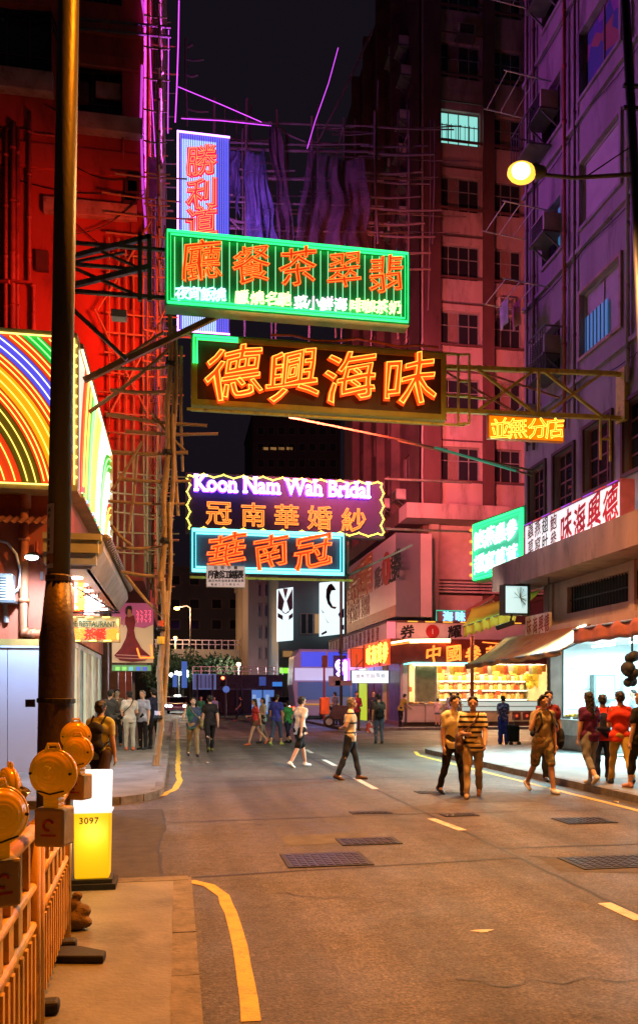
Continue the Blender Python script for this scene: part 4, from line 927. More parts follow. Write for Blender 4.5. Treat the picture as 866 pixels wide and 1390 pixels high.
g.box(XF - 0.5, XF + 0.06, YF + 0.531, SY1, fz1 - 0.02, fz1 + 0.09); g.box(XF - 0.5, XF + 0.06, YF + 0.531, SY1, fz0 - 0.07, fz0 + 0.02); g.box(XF - 0.5, XF + 0.08, SY1 - 0.1, SY1 - .001, fz0 + 0.021, fz1 - 0.021)
g.build('frame', M_SFR, rs_)
s67 = 1 / 67.0; ccx = XF - (105 + 163) * s67; ccz = fz1 - (703 - 457) * s67
BC = {'r': ('rainbow red', (1, 0.07, 0.01), 0.62), 'g': ('rainbow green', (0.02, 0.75, 0.08), 0.5), 'b': ('rainbow blue', (0.12, 0.10, 0.9), 0.7), 'y': ('rainbow yellow', (1.0, 0.50, 0.01), 0.75), 'o': ('rainbow olive', (0.20, 0.15, 0.01), 0.35), 'w': ('rainbow white', (1, 0.95, 0.8), 1.4), 'm': ('rainbow magenta', (1, 0.04, 0.35), 0.8)}
def bm_(k): n, c, s = BC[k]; return emis(n, c, s, [x * 0.5 for x in c])
bands = [(150, 172, 'b'), (172, 202, 'r'), (202, 226, 'o'), (226, 240, 'r'), (240, 262, 'y'), (262, 276, 'r'), (276, 296, 'b'), (296, 312, 'r'), (312, 328, 'g'), (328, 346, 'r'), (346, 360, 'y'), (360, 420, 'r')]
for r0, r1, k in bands:
    g = MB(); r0m, r1m = r0 * s67, r1 * s67 - 0.012; nn = 60
    for i in range(nn):
        a0, a1 = PI * 1.0 * i / nn, PI * 1.0 * (i + 1) / nn
        q = [(ccx + r0m * math.cos(a0), ccz + r0m * math.sin(a0)), (ccx + r1m * math.cos(a0), ccz + r1m * math.sin(a0)), (ccx + r1m * math.cos(a1), ccz + r1m * math.sin(a1)), (ccx + r0m * math.cos(a1), ccz + r0m * math.sin(a1))]
        q = clip_poly(q, fx0, XF - 0.10, fz0 + 0.03, fz1 - 0.03)
        if len(q) > 2: g.prism([(x, YF + 0.005, z) for x, z in q], (0, 0.03, 0))
        elif g.f: g.build('band', bm_(k), rs_); g = MB()
    if g.f: g.build('band', bm_(k), rs_)
M_ATUBE = emis('yellow arc tube', (1.0, 0.62, 0.10), 2.8); M_GTUBE = emis('green arc tube', (0.3, 1, 0.25), 2.2); M_BTUBE = emis('white blue arc tube', (0.7, 0.75, 1), 2.6)
def arc_tubes(rr, m, r=0.014):
    pts = []; runs = []
    for i in range(181):
        a_ = PI * i / 180; x, z = ccx + rr * s67 * math.cos(a_), ccz + rr * s67 * math.sin(a_)
        if fx0 < x < XF - 0.11 and fz0 + 0.05 < z < fz1 - 0.05: pts.append((x, YF - 0.03, z))
        elif pts: runs.append(pts); pts = []
    if pts: runs.append(pts)
    for p_ in runs:
        if len(p_) > 2: tube_part(rs_, p_, r, m, n=5)
for r0, r1, k in bands:
    for f in (0.28, 0.72): arc_tubes(r0 + (r1 - r0) * f, {'g': M_GTUBE, 'b': M_BTUBE}.get(k, M_ATUBE), 0.012)
for off in (0.06, 0.16): tube_part(rs_, [(fx0, YF - 0.04, fz0 + 0.03), (XF - off, YF - 0.04, fz0 + 0.03), (XF - off, YF - 0.04, fz1 - 0.04), (fx0, YF - 0.04, fz1 - 0.04)] if off > .1 else [(XF - off, YF - .05, fz0 + .05), (XF - off, YF - .05, fz1 - .05)], 0.016, emis('amber edge tube', (1, 0.75, 0.15), 3.0))
# side face arcs: centre low at the far end, bands as concentric arcs
scy = SY1 + 0.3; scz = fz0 - 1.4
sb = [(0.9, 1.8, 'm'), (1.8, 2.5, 'w'), (2.5, 3.0, 'r'), (3.0, 3.9, 'w'), (3.9, 4.4, 'g'), (4.4, 5.4, 'w'), (5.4, 6.0, 'y'), (6.0, 6.5, 'b'), (6.5, 7.0, 'g'), (7.0, 8.2, 'r')]
for r0, r1, k in sb:
    g = MB(); nn = 40
    for i in range(nn):
        a0, a1 = PI * i / nn, PI * (i + 1) / nn
        q = [(scy + r * math.cos(a_), scz + r * math.sin(a_)) for r, a_ in ((r0, a0), (r1 - 0.03, a0), (r1 - 0.03, a1), (r0, a1))]
        q = clip_poly(q, YF + 0.6, SY1 - 0.12, fz0 + 0.03, fz1 - 0.03)
        if len(q) > 2: g.prism([(XF - 0.028, y, z) for y, z in q], (0.03, 0, 0))
        elif g.f: g.build('band', bm_(k), rs_); g = MB()
    if g.f: g.build('band', bm_(k), rs_)
    for f in (0.3, 0.7):
        rr = r0 + (r1 - r0) * f; pts = []
        for i in range(121):
            a_ = PI * i / 120; y, z = scy + rr * math.cos(a_), scz + rr * math.sin(a_)
            if YF + 0.6 < y < SY1 - 0.12 and fz0 + 0.05 < z < fz1 - 0.05: pts.append((XF + 0.03, y, z))
        if len(pts) > 2: tube_part(rs_, pts, 0.02, {'g': M_GTUBE, 'w': N_WHT, 'm': N_RED}.get(k, M_ATUBE), n=5)
for j in range(26):
    MB().ball((XF + 0.04, YF + 0.6 + j * 0.3, fz0 + 0.0), 0.045, 6, 5).build('bulb', [N_GRN, N_YEL, N_BLU, N_RED][j % 4], rs_)
for zz in np.linspace(fz0 + .2, fz1 - .2, 14): MB().ball((XF - 0.02, YF - 0.05, zz), 0.03, 6, 5).build('bulb', M_ATUBE, rs_)
for zz in (fz0 + .02, fz1 - .02): tube_part(rs_, [(XF + 0.03, YF + 0.55, zz), (XF + 0.03, SY1, zz)], 0.022, N_WARM)
# --- restaurant hanging sign and upright lit board
YS = 17.8
t, x0, x1, z0, z1 = sign_box('restaurant_sign', 'small cream restaurant sign with green English lettering and red characters below the eaves', YS, (78, 836), (163, 872), emis('cream lit panel', (0.85, 0.62, 0.25), 0.45), mat('gold frame', (0.45, 0.32, 0.08), 0.4), 0.2, 0.0)
flat_text(MB(), 'JADE RESTAURANT', (PY(87, 0, YS).x, YS - 0.012, PY(100, 850.5, YS).z), X1, 0.165, bold=0.012, depth=0.02, wid=0.735, serif=False).build('lettering', mat('dark green letters', (0.02, 0.08, 0.03), 0.5), t)
for i, (ch, cx) in enumerate(zip('翡翠茶餐廳', (97, 108, 122, 136, 152))):
    put_glyph(MB(), ch, PY(cx, 861, YS - 0.02), X1, 0.25, 'fill', 0.03, depth=0.06, slant=0.4).build('character', emis('amber red letter', (1.0, 0.22, 0.02), 2.2) if i in (0, 1, 4) else emis('dim red letter', (0.9, 0.05, 0.01), 0.5), t)
for cx, cy in ((98, 838), (121, 838), (144, 838), (104, 870), (126, 870), (146, 870)): tube_part(t, [PY(cx - 5, cy, YS - 0.03), PY(cx + 5, cy, YS - 0.03)], 0.016, emis('amber edge tube', (1, 0.75, 0.15), 3.0))
for cx, cy in ((160, 845), (160, 864)): tube_part(t, [PY(cx, cy - 4, YS - 0.03), PY(cx, cy + 4, YS - 0.03)], 0.016, emis('amber edge tube', (1, 0.75, 0.15), 3.0))
for (ax, ay, bx, by) in ((90, 790, 160, 832), (78, 832, 163, 832), (86, 800, 86, 836)): MB().bar(PY(ax, ay, YS + 0.1), PY(bx, by, YS + 0.1), .03).build('hanger', M_DARK, t)
YV = 18.4
t, x0, x1, z0, z1 = sign_box('upright_sign', 'red lit upright board with white and yellow characters hanging behind the lamp post', YV, (70, 779), (113, 832), emis('red lit board', (1.0, 0.10, 0.02), 0.9), M_RED, 0.2, 0.0)
for ch, cx, cy, s, m in (('翡', 92, 797, .42, 'w'), ('翠', 92, 819, .42, 'w'), ('餐', 107, 793, .24, 'y'), ('茶', 107, 806, .24, 'y'), ('廳', 107, 820, .26, 'y')):
    put_glyph(MB(), ch, PY(cx, cy, YV - 0.02), X1, s, 'fill', 0.04, depth=0.06, slant=0.4).build('character', N_WHT if m == 'w' else emis('amber letter', (1, 0.6, 0.08), 3), t)
for x in (75, 108): MB().bar(PY(x, 779, YV + .1), (PY(x, 779, YV + .1).x, YV + .1, 4.15), .03).build('hanger', M_DARK, t)
# a lit white wall poster strip under the eaves, seen right of the upright sign
for k, (ax, bx, ay, by) in enumerate(((117, 124, 807, 836), (128, 135, 812, 836))):
    t, x0, x1, z0, z1 = sign_box('character_board', ['narrow white lit character panel right beside the red upright board', 'second narrow white lit character panel further right under the eaves'][k], 19.0 + k, (ax, ay), (bx, by), mat('pale panel', (0.6, 0.55, 0.5), 0.5), M_WHITE, 0.1, 0.0)
    for i, ch in enumerate(('粥麵', '飯')[k]): put_glyph(MB(), ch, PY((ax + bx) / 2, ay + 9 + i * 12, 19.0 + k - 0.02), X1, 0.2, 'fill', 0.05, depth=0.05).build('character', N_WHT, t)
    for x in (x0 + 0.02, x1 - 0.02): MB().bar((x, 19.05 + k, z1), (x, 19.05 + k, 4.14), .02).build('hanger', M_DARK, t)
# --- hanging advert with a dancer in a red dress
YP = 24.4
t, x0, x1, z0, z1 = sign_box('advert_banner', 'hanging advert board of a woman in a long red flared dress over the left pavement', YP, (151, 818), (209, 901), emis('advert face', (0.45, 0.34, 0.16), 0.42, (0.5, 0.4, 0.3)), M_SIGNBK, 0.2, 0.0)
def flatp(parent, name, pts, Y, d, m): return MB().prism([PY(x, y, Y) for x, y in pts][::-1], (0, d, 0)).build(name, m, parent)
flatp(t, 'print', [(151.6, 818.6), (208.4, 819), (208.2, 848), (196, 853), (151.8, 846)], YP - 0.004, 0.003, emis('pink print', (0.50, 0.10, 0.22), 0.4))
MD = mat('printed dress', (0.16, 0.012, 0.02), 0.6, var=0.3, scale=5)
flatp(t, 'print', [(170, 838), (175, 834), (182, 836), (184, 845), (182, 856), (184, 866), (192, 880), (204, 891), (197, 897), (180, 899), (163, 897), (155, 890), (164, 880), (171, 866), (173, 855), (170, 846)], YP - 0.010, 0.003, MD)
MSK = mat('printed skin', (0.45, 0.25, 0.18), 0.6)
flatp(t, 'print', [(172, 826), (175, 824), (178, 826), (178, 832), (181, 835), (175, 838), (171, 836), (173, 832)], YP - 0.014, 0.003, MSK)
flatp(t, 'print', [(170.5, 826), (173, 822.5), (178, 822.5), (179.5, 826), (178.5, 834), (177.6, 828), (174, 827), (172.6, 836), (170, 832)], YP - 0.018, 0.003, M_INK)
for p_ in ([(170, 839), (166, 845), (168, 852), (169, 845)], [(183, 838), (187, 845), (183, 849), (185, 845)]): flatp(t, 'print', p_, YP - 0.022, 0.003, MSK)
MPK = mat('pale frill print', (0.55, 0.3, 0.3), 0.6)
for (a_, b_) in (((158, 889), (200, 891)), ((156, 893), (198, 895))):
    q = MB(); q.bar(PY(*a_, YP - 0.02), PY(*b_, YP - 0.02), 0.004, 0.025); q.build('print', MPK, t)
for i in range(12):
    x = 185 + (i % 4) * 5.5; y = 829 + (i // 4) * 6; MB().tube([PY(x, y, YP - .03), PY(x + 3, y + random.uniform(-2, 3), YP - .03), PY(x + 2, y + 4, YP - .03)], 0.012, 5).build('neon_tube', emis('dim pink tube', (1, 0.12, 0.2), 1.2), t)
for pts in ([(186, 880), (190, 893)], [(190, 893), (209, 893)], [(205, 876), (207, 893)]): MB().tube([PY(x, y, YP - .03) for x, y in pts], 0.025, 5).build('neon_tube', N_RED, t)
t2, *_ = sign_box('light_strip', 'low strip sign with green and blue squares under the red dress advert', YP - 0.1, (151, 902), (206, 912), emis('green strip', (0.18, 0.42, 0.16), 0.6), M_SIGNBK, 0.18, 0.0)
for i, cx in enumerate((160, 169, 178, 188, 197)): MB().box(PY(cx - 3, 0, YP).x, PY(cx + 3, 0, YP).x, YP - 0.12, YP - 0.1, PY(0, 910, YP).z, PY(0, 904.5, YP).z).build('square', emis(['lime square', 'lime square b', 'cyan square', 'blue square', 'blue square b'][i], [(0.3, 0.8, 0.2), (0.3, 0.8, 0.2), (0.2, 0.6, 0.7), (0.1, 0.2, 0.9), (0.1, 0.15, 0.7)][i], 0.7), t2)
for x in (160, 200):
    a = PY(x, 818, YP + .1); MB().bar(a, (a.x, a.y, a.z + 1.2), .04).build('hanger', M_DARK, t)
# a thin conduit pair that crosses the street below the brown sign
for k, (ax, ay, bx, by, Yc, lab) in enumerate(((392, 566, 718, 644, 22.0, 'upper'), (486, 596, 722, 668, 23.0, 'lower'))):
    pass
cd = thing('conduit', 'long thin steel pipe slanting across under the brown sign to the right block', 'pipe', PY(392, 566, 22.0))
MB().tube([PY(392, 566, 21.0), PY(560, 600, 21.5), PY(722, 645, 22.2)], 0.028, 6).build('pipe_run', mat('ochre pipe', (0.2, 0.1, 0.04), 0.5), cd); MB().tube([PY(590, 607, 21.55), PY(700, 639, 22.1)], 0.033, 6).build('glow_pipe', emis('pipe with painted green glow', (0.05, 0.5, 0.3), 0.22), cd)  # pipe is no lamp; the green light on it is put in as glow
cd = thing('conduit', 'shorter ochre and teal pipe slanting below the long thin pipe towards the right block', 'pipe', PY(486, 590, 22.0))
MB().tube([PY(540, 598, 22.3), PY(600, 612, 22.5), PY(728, 640, 23)], 0.03, 6).build('pipe_run', mat('ochre pipe', (0.2, 0.1, 0.04), 0.5), cd)

# ------------------------------------------------------------------ bamboo scaffolding
def pole_mesh(name, r, m):
    """bamboo of unit length: swollen nodes, a taper and a slight bend"""
    g = MB(); n = 7; rings = []
    for i in range(10):
        z = i / 9.0
        for dz, k in ((-.010, 1.0), (0, 1.2), (.010, 1.0)):
            if 0 <= z + dz <= 1: rings.append((z + dz, r * (1.12 - .26 * z) * k))
    for z, q in rings:
        ox, oy = .6 * math.sin(4.2 * z + .4), .5 * math.sin(5.1 * z + 2)
        for k in range(n): g.v.append((ox + q * math.cos(2 * PI * k / n), oy + q * math.sin(2 * PI * k / n), z))
    for i in range(len(rings) - 1):
        for k in range(n): g.f.append((i * n + k, i * n + (k + 1) % n, (i + 1) * n + (k + 1) % n, (i + 1) * n + k)); g.m.append(0)
    g.f += [tuple(range(n))[::-1], tuple((len(rings) - 1) * n + k for k in range(n))]; g.m += [0, 0]; return g.mesh(name, m, smooth=True)
PM = pole_mesh('pole', 1.0, M_BAMBOO); PMD = pole_mesh('pole', 1.0, mat('bamboo in painted shade', (0.16, 0.10, 0.06), 0.6, var=0.35, scale=4, stretch=(1, 1, 0.15)))  # second bamboo is a darker copy: weaker light put into its colour
def pole(parent, a, b, r=0.035, me=PM, name='pole'):
    a, b = Vector(a), Vector(b); d = b - a; o = link(name, me, parent, a - wloc(parent))
    o.rotation_mode = 'QUATERNION'; o.rotation_quaternion = d.to_track_quat('Z', 'Y'); o.scale = (r, r, d.length); return o
sc1 = thing('bamboo_scaffold', 'pink lit bamboo scaffold standing on the left kerb beside the restaurant', 'scaffold', (-0.45, 18.25, 0.12))
ft = PZ(213, 1040, 0.12); Ys = ft.y
top = PY(233, 440, Ys)
nseg = 5; prev = ft
for i in range(nseg):
    a = ft + (top - ft) * (i / nseg); b = ft + (top - ft) * ((i + 1.08) / nseg)
    j = Vector((random.uniform(-.03, .03), random.uniform(-.03, .03), 0)); pole(sc1, a + j * (i > 0), b + j, 0.075 - 0.004 * i)
    if i > 0: pole(sc1, a + Vector((0.11, 0.02, -0.6)), b + Vector((0.10, 0.0, -0.2)), 0.05)
    c = ft + (top - ft) * ((i + 0.55) / nseg); MB().lathe(c, [(0.10, -0.05), (0.115, -0.02), (0.105, 0.03), (0.09, 0.05)], 8, axis=(top - ft)).build('lashing', M_BLACK, sc1)
MB().box(-0.6, -0.2, Ys - .02, Ys + .02, 0, 0)  # no-op keeps ordering clear
for cz, col in ((2.9, (0.8, 0.55, 0.05)), (3.25, (0.7, 0.12, 0.05)), (1.25, (0.75, 0.7, 0.7))):
    c = ft + (top - ft) * ((cz - 0.12) / (top.z - 0.12)); MB().lathe(c, [(0.09, -0.08), (0.092, 0.08)], 9, axis=(top - ft)).build('sticker', mat('sticker %d' % int(cz * 10), col, 0.6), sc1)
left_lines = [(144, 563, 281, 579), (170, 586, 296, 590), (152, 615, 255, 615), (152, 614, 255, 616), (163, 651, 260, 654), (147, 681, 251, 685), (165, 778, 232, 783), (170, 782, 222, 840), (150, 714, 178, 741), (194, 600, 151, 666), (187, 617, 175, 723), (236, 520, 240, 700), (205, 560, 250, 612), (150, 530, 235, 532), (155, 500, 240, 498), (152, 745, 232, 742), (122, 560, 236, 470), (112, 516, 222, 452), (245, 470, 248, 640)]
for (ax, ay, bx, by) in left_lines: pole(sc1, PY(ax, ay, Ys + random.uniform(0.1, 0.3)), PY(bx, by, Ys + random.uniform(0.1, 0.3)), random.uniform(0.028, 0.042))
rnd = random.Random(3)
# the second lift behind, tied to the tower
sc2 = thing('bamboo_scaffold', 'tall bamboo scaffold against the left red tower lit purple at the top', 'scaffold', (-0.7, 25, 5))
for y in (24.9, 26.6, 28.4, 30.6, 33.2, 36.4):
    zt = 33 if y < 31 else 30
    z = 5.3
    while z < zt:
        l = rnd.uniform(4.5, 6.5); pole(sc2, (-0.55 + rnd.uniform(-.05, .05), y, z - 0.5), (-0.55 + rnd.uniform(-.05, .05), y, z + l), 0.04); z += l
    pole(sc2, (-0.85, y + .1, 5.3), (-0.85, y + .1, zt), 0.03)
z = 6.0; k = 0
while z < 32:
    pole(sc2, (-0.5, 24.4, z), (-0.5 + rnd.uniform(-.05, .05), 37.0, z + rnd.uniform(-.15, .15)), 0.032)
    for y in (24.9, 28.4, 33.2): pole(sc2, (-0.98, y + .05, z + .05), (-0.25 + rnd.uniform(-.1, .35), y + .05, z + .05), 0.025)
    if k % 3 == 0: pole(sc2, (-0.45, 24.6, z), (-0.45, 30.5, z + 4.5), 0.03)
    z += 0.95; k += 1
for k in range(20):
    z = 6 + k * 0.6; pole(sc2, (-2.0 + rnd.uniform(-.4, .3), 25.1, z), (0.1 + rnd.uniform(-.4, .5), 25.1, z + rnd.uniform(-.08, .08)), 0.026)
for x in (-2.05, -1.75, -1.55, -1.3, -0.95): pole(sc2, (x, 25.2, 5.4), (x + rnd.uniform(-.08, .08), 25.2, 15.5), 0.032)
for (ax, ay, bx, by) in ((205, 300, 133, 420), (150, 560, 225, 420), (128, 420, 200, 560)): pole(sc2, PY(ax, ay, 25.0), PY(bx, by, 25.0), 0.03)
# purple light on the tower edge, put in as glowing ropes
rl = thing('glow_cable', 'vertical glowing ropes painted in for magenta light on the left tower edge', 'light', (XT, YT - .1, 10))
for pts in ([(193, 0), (198, 30)], [(193, 88), (191, 172)], [(192, 186), (194, 260), (199, 316)]): MB().tube([PY(x, y, YT - 0.08) for x, y in pts], 0.04, 6).build('rope', emis('dim magenta edge glow', (0.7, 0.07, 0.75), 0.9), rl)
for pts in ([(243, 0), (242, 60), (240, 120), (238, 165)],): MB().tube([PY(x, y, 26.5) for x, y in pts], 0.022, 6).build('rope', N_MAG, rl)
for pts in ([(229, 40), (228, 180)], [(203, 50), (206, 120), (211, 212)]): MB().tube([PY(x, y, 26.2) for x, y in pts], 0.014, 6).build('rope', N_MAG, rl)
vb = thing('wall_banner', 'narrow violet lit banner on the side of the left tower beside the scaffold', 'banner', PY(205, 270, 26)); a = PY(199, 212, 26.0); b = PY(213, 272, 26.0)
MB().prism([PY(199, 210, 26), PY(213, 217, 26), PY(213, 266, 26), PY(200, 275, 26)], (0, 0.06, 0)).build('cloth', mat('violet banner', (0.25, 0.14, 0.6), 0.6), vb)
# --- the scaffold across the street around the LED sign, with nets
YX = 33.0
sc3 = thing('bamboo_scaffold', 'wide bamboo scaffold spanning high over the street behind the green sign', 'scaffold', (6, YX, 14))
for (ax, ay, bx, by) in ((253, 52, 253, 170), (292, 132, 289, 470), (336, 133, 331, 470), (376, 149, 375, 470), (424, 158, 420, 470), (467, 160, 464, 470), (514, 109, 504, 470), (330, 174, 329, 330), (556, 150, 552, 470), (508, 150, 512, 330), (590, 165, 588, 330),
                         (246, 159, 512, 172), (244, 197, 521, 207), (244, 236, 520, 246), (243, 270, 520, 280), (242, 306, 520, 316), (312, 193, 500, 196), (312, 264, 345, 268), (312, 298, 345, 302), (320, 229, 400, 232),
                         (500, 171, 616, 176), (490, 197, 580, 198), (500, 207, 588, 210), (495, 234, 572, 234), (500, 245, 582, 250), (500, 267, 570, 267), (500, 282, 600, 286), (500, 302, 576, 304), (500, 318, 590, 322), (500, 340, 584, 344), (500, 362, 584, 366),
                         (506, 42, 431, 194), (242, 217, 325, 312), (380, 175, 415, 193), (262, 60, 253, 62), (253, 80, 277, 81), (253, 101, 269, 102), (253, 147, 283, 152)):
    pole(sc3, PY(ax, ay, YX + random.uniform(-.15, .15)), PY(bx, by, YX + random.uniform(-.15, .15)), random.uniform(.035, .06), PMD)
rn3 = random.Random(11)
for k in range(34): y0 = rn3.uniform(170, 330); x0 = rn3.uniform(300, 540); pole(sc3, PY(x0, y0, YX + rn3.uniform(.2, 1.6)), PY(x0 + rn3.uniform(40, 110), y0 + rn3.uniform(-2, 7), YX + rn3.uniform(.2, 1.6)), rn3.uniform(.025, .04), PMD)
for k in range(12): x0 = rn3.uniform(300, 590); pole(sc3, PY(x0, rn3.uniform(140, 190), YX + 1.2), PY(x0 - 3, 420, YX + 1.2), .035, PMD)
for (ax, ay, bx, by) in ((292, 160, 292, 160), (376, 175, 0, 0), (467, 172, 0, 0), (556, 178, 0, 0)):
    a = PY(ax, ay, YX); pole(sc3, a, a + Vector((0, 1.8, 0.05)), .04, PMD); pole(sc3, a + Vector((0, 1.8, -8)), a + Vector((0, 1.8, .6)), .04, PMD)
for pts in ([(242, 117), (300, 141), (355, 165)], [(246, 160), (300, 163), (368, 170)], [(459, 64), (446, 112), (428, 163), (417, 201)]):  # plain cables; the purple light on them is put in as glow
    tag(MB().tube([PY(x, y, YX - 0.3) for x, y in pts], 0.015, 6).build('glow_cable', N_MAG), {242: 'slanting cable with painted magenta glow from the left tower to the street scaffold', 246: 'level cable with painted magenta glow along the top rail of the street scaffold', 459: 'curved cable with painted magenta glow rising to the dark tower above the nets'}[pts[0][0]], 'light')
def net(label, tl, tr_, bl, br_, Y, m, folds=5, sag=0.05, seed=0):
    rr = random.Random(seed); ph = [rr.uniform(0, 6) for _ in range(4)]
    a, b, c_, d = PY(*tl, Y), PY(*tr_, Y), PY(*bl, Y), PY(*br_, Y); g = MB()
    def f(u, v):
        p = (a * (1 - u) + b * u) * (1 - v) + (c_ * (1 - u) + d * u) * v
        z = -sag * 4 * u * (1 - u) * (1 - .6 * v) * (b - a).length
        n1 = noise.noise(Vector((u * folds * 1.6 + ph[0], v * .9, ph[1]))); n2 = noise.noise(Vector((u * folds * 5 + v * 2, v * 3.0, ph[2])))
        lo = noise.noise(Vector((u * 6, 3.3, ph[3])))
        return (p.x + .25 * noise.noise(Vector((u * 2, v * 3, ph[0]))), p.y + .75 * n1 * (.25 + v) + .16 * n2, p.z + z + .5 * lo * v)
    g.grid(f, 48, 24); o = solo('scaffold_net', g, m, label, 'net', smooth=True)
    return o
M_NETD = mat('dark brown net', (0.10, 0.05, 0.04), 0.9, var=0.3, scale=2, bump=0.4, bscale=60)
M_NETP = mat('grey purple net', (0.13, 0.12, 0.16), 0.9, var=0.3, scale=2, bump=0.4, bscale=60)
for M_ in (M_NETD, M_NETP):     # a woven mesh one can see through
    nt, N, L = nodes(M_); tr_n = N.new('ShaderNodeBsdfTransparent'); mx_ = N.new('ShaderNodeMixShader'); tcn = N.new('ShaderNodeTexCoord'); nn_ = N.new('ShaderNodeTexNoise'); nn_.inputs['Scale'].default_value = 1.1; nn_.inputs['Detail'].default_value = 8
    L.new(tcn.outputs['Object'], nn_.inputs['Vector']); rp = N.new('ShaderNodeValToRGB'); rp.color_ramp.elements[0].position = .35; rp.color_ramp.elements[0].color = (.03, .03, .03, 1); rp.color_ramp.elements[1].position = .68; rp.color_ramp.elements[1].color = (.55, .55, .55, 1)
    L.new(nn_.outputs[0], rp.inputs[0]); L.new(rp.outputs[0], mx_.inputs[0]); L.new(N['Principled BSDF'].outputs[0], mx_.inputs[1]); L.new(tr_n.outputs[0], mx_.inputs[2]); L.new(mx_.outputs[0], N['Material Output'].inputs[0])
net('large dark brown net draped over the middle of the street scaffold', (420, 200), (490, 214), (392, 345), (505, 345), YX - 0.35, M_NETD, 3, 0.10, 1)
net('narrow dark net hanging from the scaffold top between the purple and brown nets', (366, 170), (378, 172), (378, 345), (402, 345), YX - 0.3, M_NETD, 2, 0.0, 2)
net('purple lit net hanging open behind the upright light sign', (334, 202), (362, 200), (336, 345), (380, 345), YX - 0.25, M_NETP, 3, 0.3, 3)
net('pale net gathered right beside the upright light sign', (311, 200), (330, 206), (311, 262), (328, 300), YX - 0.2, M_NETP, 2, 0.05, 4)
net('brown net sheet hanging low behind the right end of the green sign', (440, 246), (478, 246), (430, 350), (500, 350), YX + 0.3, M_NETD, 3, 0.1, 5)

# ------------------------------------------------------------------ signs on the right block
YN0, YN1 = onB(843, 680)[0], 24.45
za = onB(843, 654)[1]; zb_ = onB(843, 712.5)[1]
xs = XB - 0.82
t = thing('shop_sign', 'long white lit shop sign with red characters on the right block', 'sign', (xs, (YN0 + YN1) / 2, zb_))
yn = PX(843, 680, xs).y; yf = PX(713, 740, xs).y; zt_ = PX(843, 653, xs).z; zb_ = PX(843, 712, xs).z
MB().box(xs, xs + 0.3, yn, yf, zb_, zt_).build('panel', emis('white lit panel', (0.93, 0.94, 0.97), 0.82, (0.8, 0.8, 0.8)), t)
for (y0, y1, z0_, z1_) in ((yn - .04, yf + .04, zt_ + .001, zt_ + .06), (yn - .04, yf + .04, zb_ - .06, zb_ - .001), (yn - .05, yn - .001, zb_, zt_), (yf + .001, yf + .05, zb_, zt_)): MB().box(xs - .04, xs + .32, y0, y1, z0_, z1_).build('frame', mat('purple red trim', (0.35, 0.1, 0.2), 0.5), t)
for i in range(9):
    y0 = yn + (yf - yn) * i / 9; m = [N_RED, N_VIO, N_GRN, emis('dim red tube', (0.8, 0.05, 0.05), 0.8)][(i * 7) % 4]
    tube_part(t, [(xs - .06, y0 + .05, zt_ + .03), (xs - .06, y0 + (yf - yn) / 9 - .08, zt_ + .03)], 0.012, emis('dim red tube', (0.8, 0.05, 0.05), 0.8) if i % 2 else emis('dim violet tube', (0.45, 0.05, 0.9), 0.9))
    tube_part(t, [(xs - .06, y0 + .05, zb_ - .03), (xs - .06, y0 + (yf - yn) / 9 - .08, zb_ - .03)], 0.012, emis('dim green tube', (0.05, 0.8, 0.5), 0.9) if i % 3 == 0 else emis('dim red tube', (0.8, 0.05, 0.05), 0.8))
M_REDP = mat('red sign paint', (0.62, 0.01, 0.02), 0.5, var=0.08, bump=0)
MYD = Vector((0, -1, 0))
def px_on(px): return PX(px, 700, xs - 0.008).y
for ch, cx, cy, s in (('味', 768, 716, 0.86), ('海', 786, 707, 0.86), ('興', 806, 696, 0.88), ('德', 828, 686, 0.9)):
    p = PX(cx, cy, xs - 0.01); put_glyph(MB(), ch, p, MYD, s, 'fill', 0.022, depth=0.015, slant=0.7, wid=0.74).build('character', M_REDP, t)
M_DRP = mat('dark red sign paint', (0.22, 0.03, 0.03), 0.5, bump=0)
for col, cx in (('蟲草', 720), ('燕窩', 729.5), ('翅肚', 739.5), ('鮑參', 751)):
    for i, ch in enumerate(col):
        p = PX(cx, (720, 743)[i] - (cx - 720) * 0.36, xs - 0.01); put_glyph(MB(), ch, p, MYD, 0.44, 'fill', 0.014, depth=0.015, slant=0.4, wid=.85).build('character', M_DRP if cx != 739.5 else M_INK, t)
lamp('sign_light', 'AREA', (xs - .25, (yn + yf) / 2, (zb_ + zt_) / 2), 90, (0.95, 0.95, 1), t, (xs - 5, (yn + yf) / 2, 2), 4, 1)
# small printed sign under the slab
xs2 = XB - 0.78; ya = PX(745, 850, xs2).y; yb = PX(713, 850, xs2).y; z0 = PX(730, 866, xs2).z; z1_ = PX(730, 834, xs2).z
t = thing('fascia_sign', 'small pinkish board with dark red characters over the brown awning', 'sign', (xs2, ya, z0))
MB().box(xs2, xs2 + 0.08, ya, yb, z0, z1_).build('panel', mat('pinkish board', (0.6, 0.5, 0.46), 0.5), t)
for ch, cx in zip('味海興德', (718, 726, 734, 742)): put_glyph(MB(), ch, PX(cx, 851 - (cx - 718) * .22, xs2 - 0.006), MYD, 0.5, 'fill', 0.016, depth=0.012, slant=0.4, wid=.62).build('character', mat('maroon paint', (0.25, 0.02, 0.03), 0.5), t)
for y in (ya + .1, yb - .1): MB().bar((xs2 + .04, y, z1_), (xs2 + .04, y, 4.98), .03).build('hanger', M_DARK, t)
